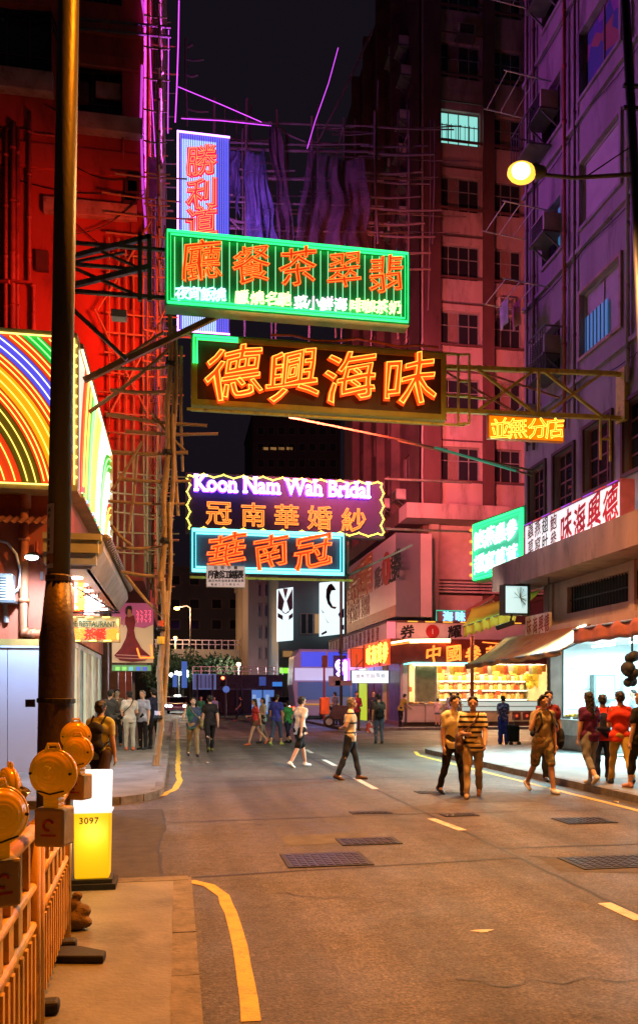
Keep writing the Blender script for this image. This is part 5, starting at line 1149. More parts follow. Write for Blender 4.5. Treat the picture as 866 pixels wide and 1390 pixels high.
# green neon box at the corner
A = PZ(708, 943 + 1, 0); 
gl = Vector((10.36, 27.3, 5.72)); gr = Vector((10.96, 24.45, 5.72)); hN = 2.0
ud = (gr - gl); L_ = ud.length; ud.normalize(); nd = ud.cross(UP)
t = thing('neon_sign', 'green neon box sign with eight white glowing characters at the corner of the right block', 'sign', (10.7, 25.9, 5.7))
MB().obox(gl - nd * 0.42, ud * L_, nd * 0.4, UP * hN).build('panel', emis('turquoise lit panel', (0.02, 0.70, 0.34), 0.60, (0.1, 0.4, 0.3)), t)
g = MB(); g.obox(gl - nd * 0.44 - UP * 0.05, ud * L_, nd * 0.44, UP * 0.049); g.obox(gl - nd * 0.44 + UP * (hN + .001), ud * L_, nd * 0.44, UP * 0.05); g.obox(gl - nd * .44 - ud * .05 - UP * .05, ud * .049, nd * .44, UP * (hN + .1)); g.obox(gl - nd * .44 + ud * (L_ + .001) - UP * .05, ud * .049, nd * .44, UP * (hN + .1)); g.build('frame', mat('green box frame', (0.03, 0.25, 0.1), 0.4), t)
for k, r in ((0.05, 0.05), (0.17, 0.018)):
    o = gl + nd * 0.05; tube_part(t, [o + ud * k + UP * k, o + ud * (L_ - k) + UP * k, o + ud * (L_ - k) + UP * (hN - k), o + ud * k + UP * (hN - k)], r, N_GRN, closed=True)
for i, ch in enumerate('鮑燕蟲參翅窩草茸'):
    c = i % 4; r_ = i // 4; p = gl + nd * 0.04 + ud * (0.35 + c * (L_ - 0.6) / 3.6) + UP * (hN * (0.70 - 0.42 * r_))
    put_glyph(MB(), ch, p, ud, 0.64, 'fill', 0.03, depth=0.06, slant=0.4).build('character', emis('icy white letters', (0.85, 1.0, 0.98), 1.5), t)
for i in range(5): MB().ball(gl + nd * 0.1 - ud * 0.05 + UP * (0.2 + i * 0.4), 0.06, 6, 5).build('bulb', [N_RED, N_ORG][i % 2], t)
MB().bar(gr + UP * 0.4 - nd * .2, Vector((11.2, 24.3, 6.1)), .08).build('bracket', M_STEEL, t); MB().bar(gr + UP * 1.6 - nd * .2, Vector((11.2, 24.3, 7.3)), .08).build('bracket', M_STEEL, t)
lamp('sign_light', 'AREA', (gl + gr) / 2 + nd * 0.4 + UP * 1, 260, (0.2, 1, 0.7), t, (5, 25, 1), 2.5, 1.6)
# small white light box
YLb = 22.6
t, x0, x1, z0, z1 = sign_box('light_box', 'small square white light box under the green neon sign', YLb, (684, 793), (720, 835), emis('white box face', (0.62, 0.92, 0.93), 0.85), M_DARK, 0.35, 0.05)
q = MB()
for i in range(26): a = rnd.uniform(0, 6.3); q.tube([PY(706, 812, YLb - .012), PY(706 + 9 * math.cos(a), 812 + 15 * math.sin(a), YLb - .012)], 0.006, 4)
q.build('print', mat('grey green print', (0.25, 0.4, 0.4), 0.6), t)
MB().bar((x1 - .2, YLb + .2, z1), (XB - .3, YLb + .2, z1 + .35), .05).build('bracket', M_DARK, t)
# floodlight hanging below it
t = thing('floodlight', 'black floodlight fixed under the small white light box', 'lamp', PY(690, 845, 22.6)); c = PY(690, 850, 22.6)
MB().obox(c + Vector((-.28, 0, -.12)), (.5, 0, .17), (0, .22, 0), (-.05, 0, .13)).build('housing', M_DARK, t, bevel=.02); MB().tube([c + Vector((.1, .1, .1)), c + Vector((.15, .1, .35)), c + Vector((.3, .1, .42))], .03, 6).build('arm', M_DARK, t); lamp('flood', 'SPOT', c + Vector((-.4, .3, .25)), 350, (1, .95, .75), t, PY(655, 825, 27), .1, angle=R(100))
# awnings
def awning(label, p00, p01, p10, p11, m, val=0.22, vm=None, scal=0):
    """sheet from the wall edge p00-p01 down to the front edge p10-p11 with a hanging valance"""
    p00, p01, p10, p11 = map(Vector, (p00, p01, p10, p11)); t = thing('awning', label, 'awning', (p00 + p01) / 2)
    g = MB(); g.grid(lambda u, v: tuple((p00 * (1-u) + p01 * u) * (1-v) + (p10 * (1-u) + p11 * u) * v + Vector((0, 0, -0.10 * math.sin(PI * v) - 0.03 * abs(math.sin(u * 22)) * v))), 44, 8)
    o = g.build('canvas', m, t, smooth=True); s = o.modifiers.new('thickness', 'SOLIDIFY'); s.thickness = 0.02
    g = MB(); g.grid(lambda u, v: tuple(p10 * (1-u) + p11 * u + Vector((0.03 * math.sin(u * 40), 0.02 * math.sin(u * 31), -v * (val + (scal * abs(math.sin(u * 40)))) - 0.03 * abs(math.sin(u * 22))))), 60, 3)
    o = g.build('valance', vm or m, t, smooth=True); s = o.modifiers.new('thickness', 'SOLIDIFY'); s.thickness = 0.012
    MB().tube([p10 - UP * .03, p11 - UP * .03], .022, 6).build('front_bar', M_ALU, t)
    for a, b in ((p00, p10), (p01, p11)): MB().tube([a - UP * .35, b - UP * .04], .018, 6).build('arm', M_DARK, t)
    return t
M_BRN = mat('brown canvas', (0.30, 0.13, 0.04), 0.8, var=0.25, scale=1.5, bump=0.2, bscale=60, dirt=(0.06, 0.03, 0.015))
M_RBRN = mat('red brown canvas', (0.34, 0.10, 0.06), 0.8, var=0.25, scale=2.5, bump=0.2, bscale=60, dirt=(0.15, 0.05, 0.04))
M_YAWN = mat('yellow canvas', (0.62, 0.48, 0.05), 0.7, var=0.12, scale=1.5, bump=0.1)
awning('long brown canvas awning over the pavement in front of the bright shop', (XB - .72, 18.9, 3.50), (XB - .72, 24.4, 3.50), (XB - 2.0, 18.0, 2.78), (XB - 1.95, 24.7, 2.66), M_BRN, 0.14)
awning('red brown awning with a wavy front at the right edge over the shop', (XB - .1, 13.5, 3.5), (XB - .1, 19.0, 3.5), (XB - 1.7, 13.2, 3.28), (XB - 1.7, 18.0, 3.28), M_BRN, 0.36, M_RBRN)
awning('bright yellow awning sticking out at the corner behind the white light box', PY(735, 800, 26.5), PY(640, 826, 29), PY(700, 826, 25.5), PY(628, 850, 28), M_YAWN, 0.30, None, 0.12)
awning('small red scalloped awning left of the green neon box', PY(672, 806, 30), PY(632, 828, 31), PY(668, 812, 29.2), PY(632, 834, 30.2), M_RBRN, 0.3, None, 0.1)
# white counter in front of the shop, goods trays
t = thing('shop_counter', 'long white counter in front of the bright shop with trays on top', 'counter', (XB + .2, 20.5, .16))
MB().box(XB - .15, XB + .65, 19.2, 22.4, .55, 1.0).build('top_box', mat('grey white counter', (0.6, 0.62, 0.6), .4), t, bevel=.02); MB().box(XB - .05, XB + .55, 19.4, 22.3, .14, .549).build('plinth', mat('counter plinth', (.34, .32, .3), .5), t)
for y, cc in ((21.6, (0.8, 0.45, 0.05)), (20.9, (0.3, 0.25, 0.1)), (20.2, (0.15, 0.35, 0.08))):
    r_ = thing('goods_tray', 'shallow tray of %s goods on the white shop counter' % {21.6: 'orange dried', 20.9: 'brown dried', 20.2: 'green leafy'}[y], 'tray', (XB + .2, y, 1.0))
    MB().box(XB - .05, XB + .5, y - .28, y + .28, 1.001, 1.06).build('tray_base', M_ALU, r_)
    g = MB()
    for i in range(40): g.ball((XB + .2 + rnd.uniform(-.22, .22), y + rnd.uniform(-.22, .22), 1.07 + rnd.uniform(0, .05)), rnd.uniform(.03, .05), 5, 4)
    o = g.build('goods', mat('goods %.1f' % y, cc, .6), r_); o['kind'] = 'stuff'
# black bag hanging from the awning frame
g = MB(); c = PY(858, 905, 14.6)
for i in range(10): g.ball(c + Vector((rnd.uniform(-.10, .10), rnd.uniform(-.08, .08), rnd.uniform(-.32, .28))), rnd.uniform(.09, .15), 7, 5)
g.tube([c + UP * .3, c + UP * .62], .02, 6)
solo('hanging_bag', g, M_BLACK, 'black bundle hanging from the awning at the right edge', 'bag', smooth=True)
# air conditioners, cages and drying racks
AC = thing('air_conditioner', '', 'air conditioner', (0, 0, 0))
MB().box(-.45, .45, -.55, .0, 0, .55).build('case', mat('ac case', (0.42, 0.34, 0.28), .5), AC, bevel=.02)
q = MB()
for i in range(9): q.box(-.38, .38, -.575, -.552, .06 + i * .05, .075 + i * .05)
q.build('louvre', M_DARK, AC)
MB().box(-.5, .5, -.6, 0, -.06, -.005).build('shelf', M_STEEL, AC); q = MB()
for x in (-.4, .4): q.bar((x, -.5, -.06), (x, -.01, -.45), .04)
q.build('bracket', M_STEEL, AC)
first = [True]
def put_ac(loc, rz, label, group=None, s=1.0):
    o = AC if first[0] else copy_tree(AC); first[0] = False
    o.location = loc; o.rotation_euler = (0, 0, rz); o.scale = (s, s, s); o['label'] = label
    if group: o['group'] = group
    elif 'group' in o: del o['group']
    return o
WS = -PI / 2   # faces the street (-X)
# local -Y is outward; rotate so that -Y becomes -X
acs = [(XB, 22.4, 12.35, 'air conditioner in the grey right block above the dark boxed window'), (XB, 23.7, 10.8, 'lower air conditioner at the far corner of the grey right block'), (XB, 22.4, 15.9, 'air conditioner beside the blue window on the grey right block'), (XB, 22.6, 19.6, 'air conditioner high on the right block above the street lamp'), (XB, 22.6, 23.1, 'topmost air conditioner on the grey right block')]
for x, y, z, lb in acs: put_ac((x - .0, y, z - .75), -PI / 2, lb)
for (px, py) in ((548, 680), (531, 692)):
    p = PX(px, py, XC); put_ac((XC, p.y, p.z), -PI / 2, {548: 'air conditioner low on the brown side wall, right one of the pair', 531: 'air conditioner low on the brown side wall, left one of the pair'}[px])
for i, (px, py) in enumerate(((552, 70), (538, 85), (555, 110), (553, 170), (536, 235), (553, 255), (549, 215), (552, 300), (536, 320))):
    p = PX(px, py, XC); put_ac((XC, p.y, p.z), -PI / 2, 'small air conditioner on the dark brown side wall high above the nets', 'air conditioners on the dark side wall')
p = PY(683, 424, YC + .3); put_ac((p.x, YC + .33, p.z), 0, 'air conditioner in the right-hand window column above the yellow truss')
p = PY(629, 56, YC + .3); put_ac((p.x, YC + .33, p.z), 0, 'air conditioner in the topmost window of the apartment tower')
MC = M_STEEL
def cage(label, y, z, w_=1.2, d=.7, h=1.1):
    t = thing('window_cage', label, 'window cage', (XB, y, z)); 
    for (a, b) in (((0, 0), (0, 1)),):
        for zz in (0, h):
            MB().bar((XB, y, z + zz), (XB - d, y, z + zz), .04).build('bar', MC, t); MB().bar((XB, y + w_, z + zz), (XB - d, y + w_, z + zz), .04).build('bar', MC, t); MB().bar((XB - d, y, z + zz), (XB - d, y + w_, z + zz), .04).build('bar', MC, t)
    for i in range(8): MB().bar((XB - d, y + w_ * i / 7, z), (XB - d, y + w_ * i / 7, z + h), .022).build('rod', MC, t)
    MB().box(XB - d, XB, y, y + w_, z - .03, z - .021).build('floor', MC, t)
cage('dark boxed window cage below the air conditioner on the right block', 21.75, 11.0, 1.2, .6, 1.3)
cage('rusty window cage hung high on the grey block above the street lamp', 22.6, 18.1, 1.3, .7, 1.0)
for i, (y, z, lb) in enumerate(((24.3, 16.2, 'lower clothes drying rack poking out of the right block corner'), (24.2, 20.0, 'drying rack poking out just above the street lamp'), (24.3, 23.6, 'topmost drying rack at the corner of the right block'), (24.3, 13.9, 'lowest drying rack above the yellow truss'))):
    t = thing('drying_rack', lb, 'drying rack', (XB, y, z))
    for dy in (0, -1.6): MB().bar((XB, y + dy, z), (XB - 1.5, y + dy, z + .15), .03).build('arm', M_ALU, t)
    for k in range(3): MB().bar((XB - .5 - .45 * k, y, z + .05 + .045 * k), (XB - .5 - .45 * k, y - 1.6, z + .05 + .045 * k), .02).build('rod', M_ALU, t)
# washing hung out on the rack
for k, (dx, col) in enumerate(((-.7, (0.5, 0.2, 0.16)), (-1.1, (0.45, 0.4, 0.42)))):
    g = MB(); yy = 24.0; g.grid(lambda u, v: (XB + dx + .05 * math.sin(9 * u), yy - .75 + .7 * u * (1 - .15 * v), 13.8 - .75 * v + .02 * math.sin(11 * u)), 12, 8)
    o = solo('washing', g, mat('washing %d' % k, col, .9), ['reddish cloth hung on the lowest drying rack', 'pale cloth hung on the lowest drying rack'][k], 'washing', smooth=True); s = o.modifiers.new('thickness', 'SOLIDIFY'); s.thickness = .01
# ------------------------------------------------------------------ medicine shop on the far corner
YH = 39.0
hs_ = thing('herb_shop', 'brightly lit open corner shop selling dried herbs and medicine', 'shop', (14.5, 40, 0.12))
def xh(px, Y=YH): return PY(px, 900, Y).x
def zh(py, px=640, Y=YH): return PY(px, py, Y).z
XS0, XS1 = 11.0, xh(752)
M_CREAM = mat('cream shop wall', (0.62, 0.52, 0.30), 0.5, var=0.08)
g = MB(); g.box(XS0 + .1, XS1, 43.0, 43.2, .12, 4.4); g.box(XS1, XS1 + .25, YH, 43.2, .12, 4.4); g.box(XS0 + .1, XS1, YH + .05, 42.99, 3.55, 3.7); g.build('shop_wall', M_CREAM, hs_)
MB().box(XS0, XS1, YH - .3, 42.9, .12, .32).build('plinth', mat('shop plinth', (.24, .12, .09), .5), hs_)
# ceiling tubes and lamp
M_WTUBE = emis('shop tube', (1, 0.93, 0.68), 20)
for i in range(6):
    for y in (39.9, 41.2): x = XS0 + 1 + i * 1.2; MB().tube([(x - .5, y, 3.45), (x + .5, y, 3.45)], .035, 6).build('fluorescent_tube', M_WTUBE, hs_)
lamp('shop_light', 'AREA', ((XS0 + XS1) / 2, 40.8, 3.4), LAMP['corner'], (1, .88, .5), hs_, ((XS0 + XS1) / 2, 40.8, 0), 7, 3)
lamp('shop_front_light', 'AREA', ((XS0 + XS1) / 2, 38.9, 3.3), LAMP['corner'] * 1.8, (1, .80, .45), hs_, ((XS0 + XS1) / 2, 34, 0.0), 7, .5)
# shelves
for z in (1.45, 1.95, 2.45):
    MB().box(xh(595, 42.3), XS1 - .05, 42.1, 42.7, z - .04, z).build('shelf', M_WHITE, hs_)
    MB().tube([(xh(595, 42.3), 42.06, z - .05), (XS1 - .1, 42.06, z - .05)], .018, 5).build('shelf_light', emis('pale shelf light', (.9, 1, .75), 4), hs_)
JB = MB(); JB.lathe((0, 0, 0), [(.13, 0), (.15, .05), (.15, .24), (.10, .29), (.10, .31)], 10); jme = JB.mesh('jar', [mat('jar of amber goods', (.62, .30, .05), .25, var=.35, scale=14)], smooth=True)
jm2 = JB.mesh('jar', [mat('jar of pale goods', (.70, .62, .32), .25, var=.3, scale=14)], smooth=True); jm3 = JB.mesh('jar', [mat('jar of red goods', (.6, .14, .05), .25, var=.3, scale=14)], smooth=True)
LB = MB(); LB.lathe((0, 0, .31), [(.11, 0), (.11, .05), (.02, .06)], 10); lme = LB.mesh('lid', [mat('red jar lid', (.5, .06, .04), .4)])
for r_, z in enumerate((1.45, 1.95, 2.45)):
    xa = xh(597, 42.3) + .1; n = 19
    for i in range(n):
        x = xa + (XS1 - .3 - xa) * i / (n - 1); k = (i * 5 + r_ * 3) % 7
        j = link('jar', (jme, jm2, jm2, jme, jm3, jm2, jme)[k], None, Vector((x, 42.35, z + .001))); s = .9 + .25 * ((i * 7 + r_) % 3) / 2; j.scale = (s, s, s)
        tag(j, ['goods jar with a red lid on the lowest shelf of the corner shop', 'goods jar with a red lid on the middle shelf of the corner shop', 'goods jar with a red lid on the top shelf of the corner shop'][r_], 'jar', 'jars on the %s shop shelf' % ('lowest', 'middle', 'top')[r_])
        link('lid', lme, j)
# packets hung under the ceiling
pk = MB()
pk.prism([(-.13, 0, -.5), (.13, 0, -.5), (.15, 0, -.15), (.03, 0, 0), (-.03, 0, 0), (-.15, 0, -.15)], (0, .07, 0)); pm = [pk.mesh('packet', m) for m in (mat('orange packet', (.75, .28, .05), .35, var=.3, scale=9), mat('yellow packet', (.75, .55, .10), .35, var=.3, scale=9), mat('pale packet', (.75, .68, .5), .3, var=.2, scale=9), mat('red packet', (.65, .10, .05), .35, var=.3, scale=9))]
for r_, (y, z) in enumerate(((39.6, 3.35), (40.6, 3.3))):
    for i in range(26):
        x = xh(597, y) + (XS1 - .3 - xh(597, y)) * i / 25; o = link('hanging_packet', pm[(i * 3 + i // 5 + r_) % 4], None, Vector((x, y, z + .07 * ((i * 7) % 4 - 2) * .5))); o.rotation_euler.z = rnd.uniform(-.3, .3); o.scale.z = rnd.uniform(.8, 1.25)
        tag(o, ['packet of dried goods hanging in the front row of the corner shop', 'packet of dried goods hanging in the back row of the corner shop'][r_], 'packet', 'packets hanging in the %s row' % ('front', 'back')[r_])
# window case on the left, counter cabinets, glass counter
xg0, xg1 = xh(563), xh(595)
window(hs_, (xg0, YH - .05, 1.25), (1, 0, 0), (0, -1, 0), xg1 - xg0 - .1, 2.2, 1, 1, mat('grey case frame', (.32, .33, .30), .4), mat('dim case glass', (.22, .25, .16), .15, bump=0), rec=.0, fw=.1, name='display_window')
M_CAB = mat('pinkish white cabinet', (.60, .50, .45), .5, var=.06)
for i in range(3):
    x0 = xh(548) + i * .95; MB().box(x0, x0 + .92, YH - .62, YH - .1, .33, 1.18).build('cabinet', M_CAB, hs_, bevel=.02)
    MB().box(x0 + .06, x0 + .86, YH - .64, YH - .621, .42, 1.08).build('cabinet_door', M_CAB if i < 2 else mat('open brown cabinet', (.25, .12, .08), .6), hs_)
g = MB(); g.box(xh(548), xh(548) + 2.86, YH - .66, YH - .06, 1.181, 1.23); g.build('counter_top', mat('stone counter top', (.4, .33, .28), .35), hs_)
xq0, xq1 = xh(622), XS1 - .1
MB().box(xq0, xq1, YH - .5, YH + .2, .33, .85).build('counter_base', mat('cream counter', (.6, .55, .36), .4), hs_, bevel=.02)
MB().box(xq0, xq1, YH - .48, YH + .18, .855, 1.35).build('glass_counter', emis('lit glass counter', (.75, .95, .85), .55, (.4, .5, .45)), hs_)
for z in (.86, 1.1, 1.36): MB().box(xq0, xq1, YH - .52, YH - .48, z - .02, z + .02).build('counter_edge', M_ALU, hs_)
for i in range(5): x = xh(690) + i * .55; MB().box(x, x + .42, YH - .54, YH - .505, .42, .8).build('drawer', mat('brown drawer', (.16, .06, .04), .4), hs_); MB().ball((x + .21, YH - .56, .62), .08, 8, 6).build('red_label', emis('red label', (1, .12, .05), .5), hs_)
for i, cx in enumerate((556, 562, 570, 582, 590)):
    o = solo('goods_pile', MB().ball((xh(cx), YH - .35, 1.27), (.16, .14, .07), 9, 6), mat('pile %d' % i, [(.4, .2, .06), (.6, .4, .1), (.3, .2, .1), (.6, .25, .05), (.5, .4, .2)][i], .8, bump=.8, bscale=30), 'pile of %s goods on the stone topped cabinets' % ['brown', 'golden', 'dark', 'orange', 'tan'][i], 'goods')
for i, (cx, cy) in enumerate(((712, 905), (722, 908), (716, 920), (727, 919), (733, 906), (720, 929), (731, 928))):
    c = PY(cx, cy, 41.0); o = solo('melon', MB().ball(c, (.24, .16, .27), 9, 7), mat('yellow bundle', (.75, .55, .06), .5, var=.3, scale=6), 'yellow bundle hanging at the right side of the corner shop', 'bundle', 'yellow bundles at the shop side', smooth=True)
# dangling small red lanterns
for i, (cx, cy) in enumerate(((552, 934), (556, 936), (651, 940), (676, 941), (700, 934))):
    c = PY(cx, cy, 40.0); solo('red_tag', MB().box(c.x - .12, c.x + .12, 39.98, 40.02, c.z - .12, c.z + .12), emis('red price tag', (1, .16, .04), .6), 'small red price card in the corner shop, number %s from the left' % ('one', 'two', 'three', 'four', 'five')[i] if 0 else ['small red price card at the far left of the corner shop', 'second red price card at the left of the corner shop', 'red price card over the middle of the glass counter', 'red price card right of the counter middle', 'red price card at the right end of the counter'][i], 'card')
# neon fascia
fz0, fz1 = zh(905), zh(870)
XF0 = xh(556, YH - 1.0)
t = thing('fascia_sign', 'dark fascia with orange red neon shop characters over the corner shop', 'sign', (14, YH - 1, fz0))
MB().box(xh(530, YH - 1), XS1, YH - .95, YH - .05, fz0 + .1, fz1).build('panel', mat('dark red fascia', (.12, .03, .02), .5), t)
for ch, cx in zip('中國參茸行', (588, 615, 642, 669, 694)):
    neon_char(t, ch, PY(cx, 887.5, YH - 1.02), X1, .80, emis('orange neon letter fill', (1, .22, .02), 1.8), N_ORG, bold=.02, tube=.02, slant=.5, depth=.07)
for pts, m, r in (([(531, 873), (555, 869), (611, 868.5), (611, 871), (556, 872)], N_WARM, .05), ([(531, 876), (556, 872.5), (611, 872.5)], N_RED, .035), ([(548, 902), (560, 900), (655, 901)], N_CYN, .035), ([(560, 903), (655, 904)], N_WARM, .03), ([(655, 872), (700, 876)], N_RED, .03)):
    tube_part(t, [PY(x, y, YH - 1.06) for x, y in pts], r, m)
lamp('neon_light', 'AREA', (14, YH - 1.3, 4.3), 500, (1, .25, .06), t, (13, 33, 0), 6, .6)
# side face of the fascia along the street
fx = xh(531, YH - 1)
t = thing('side_sign', 'glowing orange red neon board with upright strokes round the corner of the herb shop', 'sign', (fx, 40.5, fz0))
def pyx(px, X=fx): return PX(px, 890, X).y
MB().box(fx - .15, fx - .02, YH - .94, pyx(475, fx), fz0 + .02, fz1 - .02).build('panel', emis('orange red lit panel', (1, .10, .015), .75), t)
for i, ch in enumerate('參茸海味'):
    y = YH - .6 + i * 1.15; neon_char(t, ch, (fx - .17, y, (fz0 + fz1) / 2), MYD, 1.0, emis('orange neon letter fill', (1, .22, .02), 1.8), N_YEL, bold=.02, tube=.02, slant=.3, depth=.06)
for k in range(2): MB().box(fx - .19, fx - .152, pyx(520 - 22 * k), pyx(520 - 22 * k) + .12, fz0 + .03, fz1 - .03).build('divider', M_PILLAR, t)
# white fascia above, front and street side
wz0, wz1 = zh(869, 600, 38.4), zh(846, 600, 38.4); wx = xh(526, 38.4)
t = thing('fascia_board', 'pinkish white board with black characters and a red disc above the neon shop front', 'sign', (wx + 3, 38.4, wz0))
M_PWB = mat('pinkish white fascia', (.60, .48, .46), .5, var=.06)
MB().box(wx, XS1 + 1, 38.4, 38.7, wz0, wz1).build('panel', M_PWB, t)
MB().box(wx - .001, XS1 + 1, 38.34, 38.9, wz1 + .001, wz1 + .10).build('ledge', M_PILLAR, t); MB().box(wx - .001, XS1 + 1, 38.34, YH + .3, wz0 - .10, wz0 - .001).build('ledge', M_PILLAR, t)
for ch, cx in (('券', 553), ('耀', 617)): put_glyph(MB(), ch, PY(cx, 857.5, 38.39), X1, .62, 'fill', .03, depth=.02, slant=.5, wid=1.1).build('character', M_INK, t)
c = PY(587, 857.5, 38.39); MB().lathe(c, [(.34, 0), (.34, .02)], 24, axis=(0, -1, 0)).build('red_disc', mat('dark red disc', (.35, .02, .02), .5), t)
put_glyph(MB(), '1', (c.x, c.y - .03, c.z), X1, .34, 'fill', .02, depth=.02).build('numeral', M_PWB, t)
MB().box(wx - .05, wx + .38, 38.28, 38.33, wz0 - .02, wz1 + .02).build('lit_end', emis('pink lit block', (1, .25, .3), .7), t)
for i in range(7): MB().box(wx + 1 + i * .9, wx + 1.5 + i * .9, 38.30, 38.335, wz1 + .02, wz1 + .07).build('bulb_row', emis('amber bulbs', (1, .5, .05), 1.2), t)
t = thing('side_fascia', 'long pinkish board with a row of small dark characters along the street', 'sign', (wx, 46, wz0))
ys1 = PX(446, 870, wx).y
MB().box(wx + .02, wx + .3, 38.71, ys1, wz0, wz1).build('panel', M_PWB, t); MB().box(wx - .02, wx + .3, 38.71, ys1, wz1 + .001, wz1 + .1).build('ledge', M_PILLAR, t); MB().box(wx - .02, 11.6, 38.91, ys1, wz0 - .1, wz0 - .001).build('ledge', M_PILLAR, t)
for i, ch in enumerate('證券期貨黃金股票外匯理財投資'):
    y = ys1 - .7 - i * (ys1 - 40.2) / 14; put_glyph(MB(), ch, (wx + .008, y, (wz0 + wz1) / 2), MYD, .75, 'fill', .02, depth=.02, wid=.75).build('character', M_DRP, t)
# side wall, doors and lit things on the street side ground floor
t = thing('side_shops', 'row of narrow shop fronts along the street side beyond the herb shop', 'shop', (XS0, 45, .12))
MB().box(XS0 + .3, XS0 + .5, YH + .3, 58, .12, 4.2).build('wall', mat('dim pink shop wall', (.35, .2, .2), .6), t)
for (pa, pb, m) in ((530, 544, mat('violet shutter', (.18, .14, .34), .4)), (510, 521, mat('maroon door', (.25, .02, .03), .4)), (500, 509, mat('dark red door', (.3, .03, .04), .4)), (489, 498, emis('yellow green strip', (.62, .75, .03), .75)), (478, 487, mat('grey pillar', (.35, .3, .3), .6))):
    ya, yb = PX(pb, 950, XS0 + .28).y, PX(pa, 950, XS0 + .28).y; MB().box(XS0 + .2, XS0 + .29, ya, yb, .13, 3.3).build('shop_front', m, t)
g = MB(); ya, yb = PX(544, 950, XS0 + .2).y, PX(530, 950, XS0 + .2).y
for i in range(36): g.box(XS0 + .17, XS0 + .199, ya, yb, .15 + i * .085, .15 + i * .085 + .06)
o = g.build('shutter_slats', mat('violet shutter', (.18, .14, .34), .4), t); o['kind'] = 'stuff'
MB().box(XS0 + .05, XS0 + .28, YH - .1, YH + .35, .12, 3.6).build('corner_post', M_WHITE, t)
YLx = 42.0
t, x0, x1, z0, z1 = sign_box('light_box', 'wide low white light box under the red board at the street side shops', YLx, (477, 910), (528, 928), emis('white cool box', (.86, .92, 1), 1.3), M_DARK, .25, 0.0)
q = MB()
for i, ch in enumerate('證券'): put_glyph(q, ch, PY(486 + i * 6, 918, YLx - .005), X1, .2, 'fill', .01, depth=.01)
for i, ch in enumerate('金融服務'): put_glyph(q, ch, PY(499 + i * 7, 917 + (i % 2), YLx - .005), X1, .24, 'fill', .0, depth=.01)
q.build('lettering', mat('grey print', (.3, .3, .35), .6), t); MB().bar((x1, YLx + .1, z1 - .05), (XS0 + .35, YLx + .1, z1 - .05), .06).build('bracket', M_DARK, t)
for x in (x0 + .3, x1 - .3): MB().bar((x, YLx + .1, z1), (x, YLx + .1, 3.85), .03).build('hanger', M_DARK, t)
# red flared panel left of the side sign
t, x0, x1, z0, z1 = sign_box('red_board', 'plain orange red board set square to the street left of the neon side sign', 43.2, (476, 880), (506, 906), emis('dull red board', (.9, .09, .025), .45), M_PILLAR, .12, 0.0)
MB().bar((x0 + .3, 43.18, z0), (x1, 43.18, z1), .03).build('stay', M_DARK, t); MB().bar((x1, 43.25, z0 + .4), (XS0 + .35, 43.25, z0 + .4), .05).build('bracket', M_DARK, t)
# purple neon numeral sign
t, x0, x1, z0, z1 = sign_box('neon_sign', 'small violet haloed white neon numeral sign on the street side pole', 44.4, (453, 890), (470, 925), mat('dark violet face', (.05, .02, .10), .5), M_DARK, .15, 0.0)
flat_text(MB(), '9|', PY(455, 917, 44.34), X1, 1.15, tube=.055, wid=.8, bold=.02).build('neon_tube', emis('white violet tube', (.75, .65, 1), 6), t); flat_text(MB(), '9|', PY(455, 917, 44.39), X1, 1.15, tube=.10, wid=.8, bold=.02).build('neon_tube', emis('deep violet neon tube', (.22, .04, 1), 5), t)
# --- street pole, herb-shop pole
pz = PZ(463, 985, .12); sp = thing('street_pole', 'tall thin dark pole on the far right kerb in front of the second lit billboard', 'pole', pz)
MB().tube([pz, PY(463, 780, pz.y)], .075, 8).build('shaft', M_DARK, sp); MB().tube([pz, pz + UP * .5], .13, 8).build('foot', M_DARK, sp)
for (ax, ay, bx, by) in ((446, 918, 462, 932), (455, 924, 478, 931)): a, b = PY(ax, ay, pz.y - .12), PY(bx, by, pz.y - .12); MB().box(a.x, b.x, pz.y - .14, pz.y - .10, b.z, a.z).build('plate', mat('grey plate', (.2, .17, .2), .5), sp)
pz = PZ(650, 1003, .0); pz = Vector((xh(650, 36.4), 37.3, .12)); sp = thing('awning_pole', 'dark red pole standing in front of the herb shop', 'pole', pz)
MB().tube([pz, pz + UP * 4.4], .09, 8).build('shaft', mat('dark red pole', (.14, .03, .025), .4), sp); MB().lathe(pz, [(.2, 0), (.2, .06), (.1, .1)], 10).build('foot', M_DARK, sp)
pz = PZ(440, 982, .12); sp = thing('sign_post', 'slim red post with a small dark sign head on the far right kerb', 'post', pz)
MB().tube([pz, PY(440, 900, pz.y)], .06, 8).build('shaft', mat('dull red post', (.35, .06, .06), .4), sp); a, b = PY(437, 890, pz.y), PY(444, 906, pz.y); MB().box(a.x, b.x, pz.y - .1, pz.y + .1, b.z, a.z).build('head', mat('dark red head', (.16, .04, .04), .5), sp, bevel=.03)
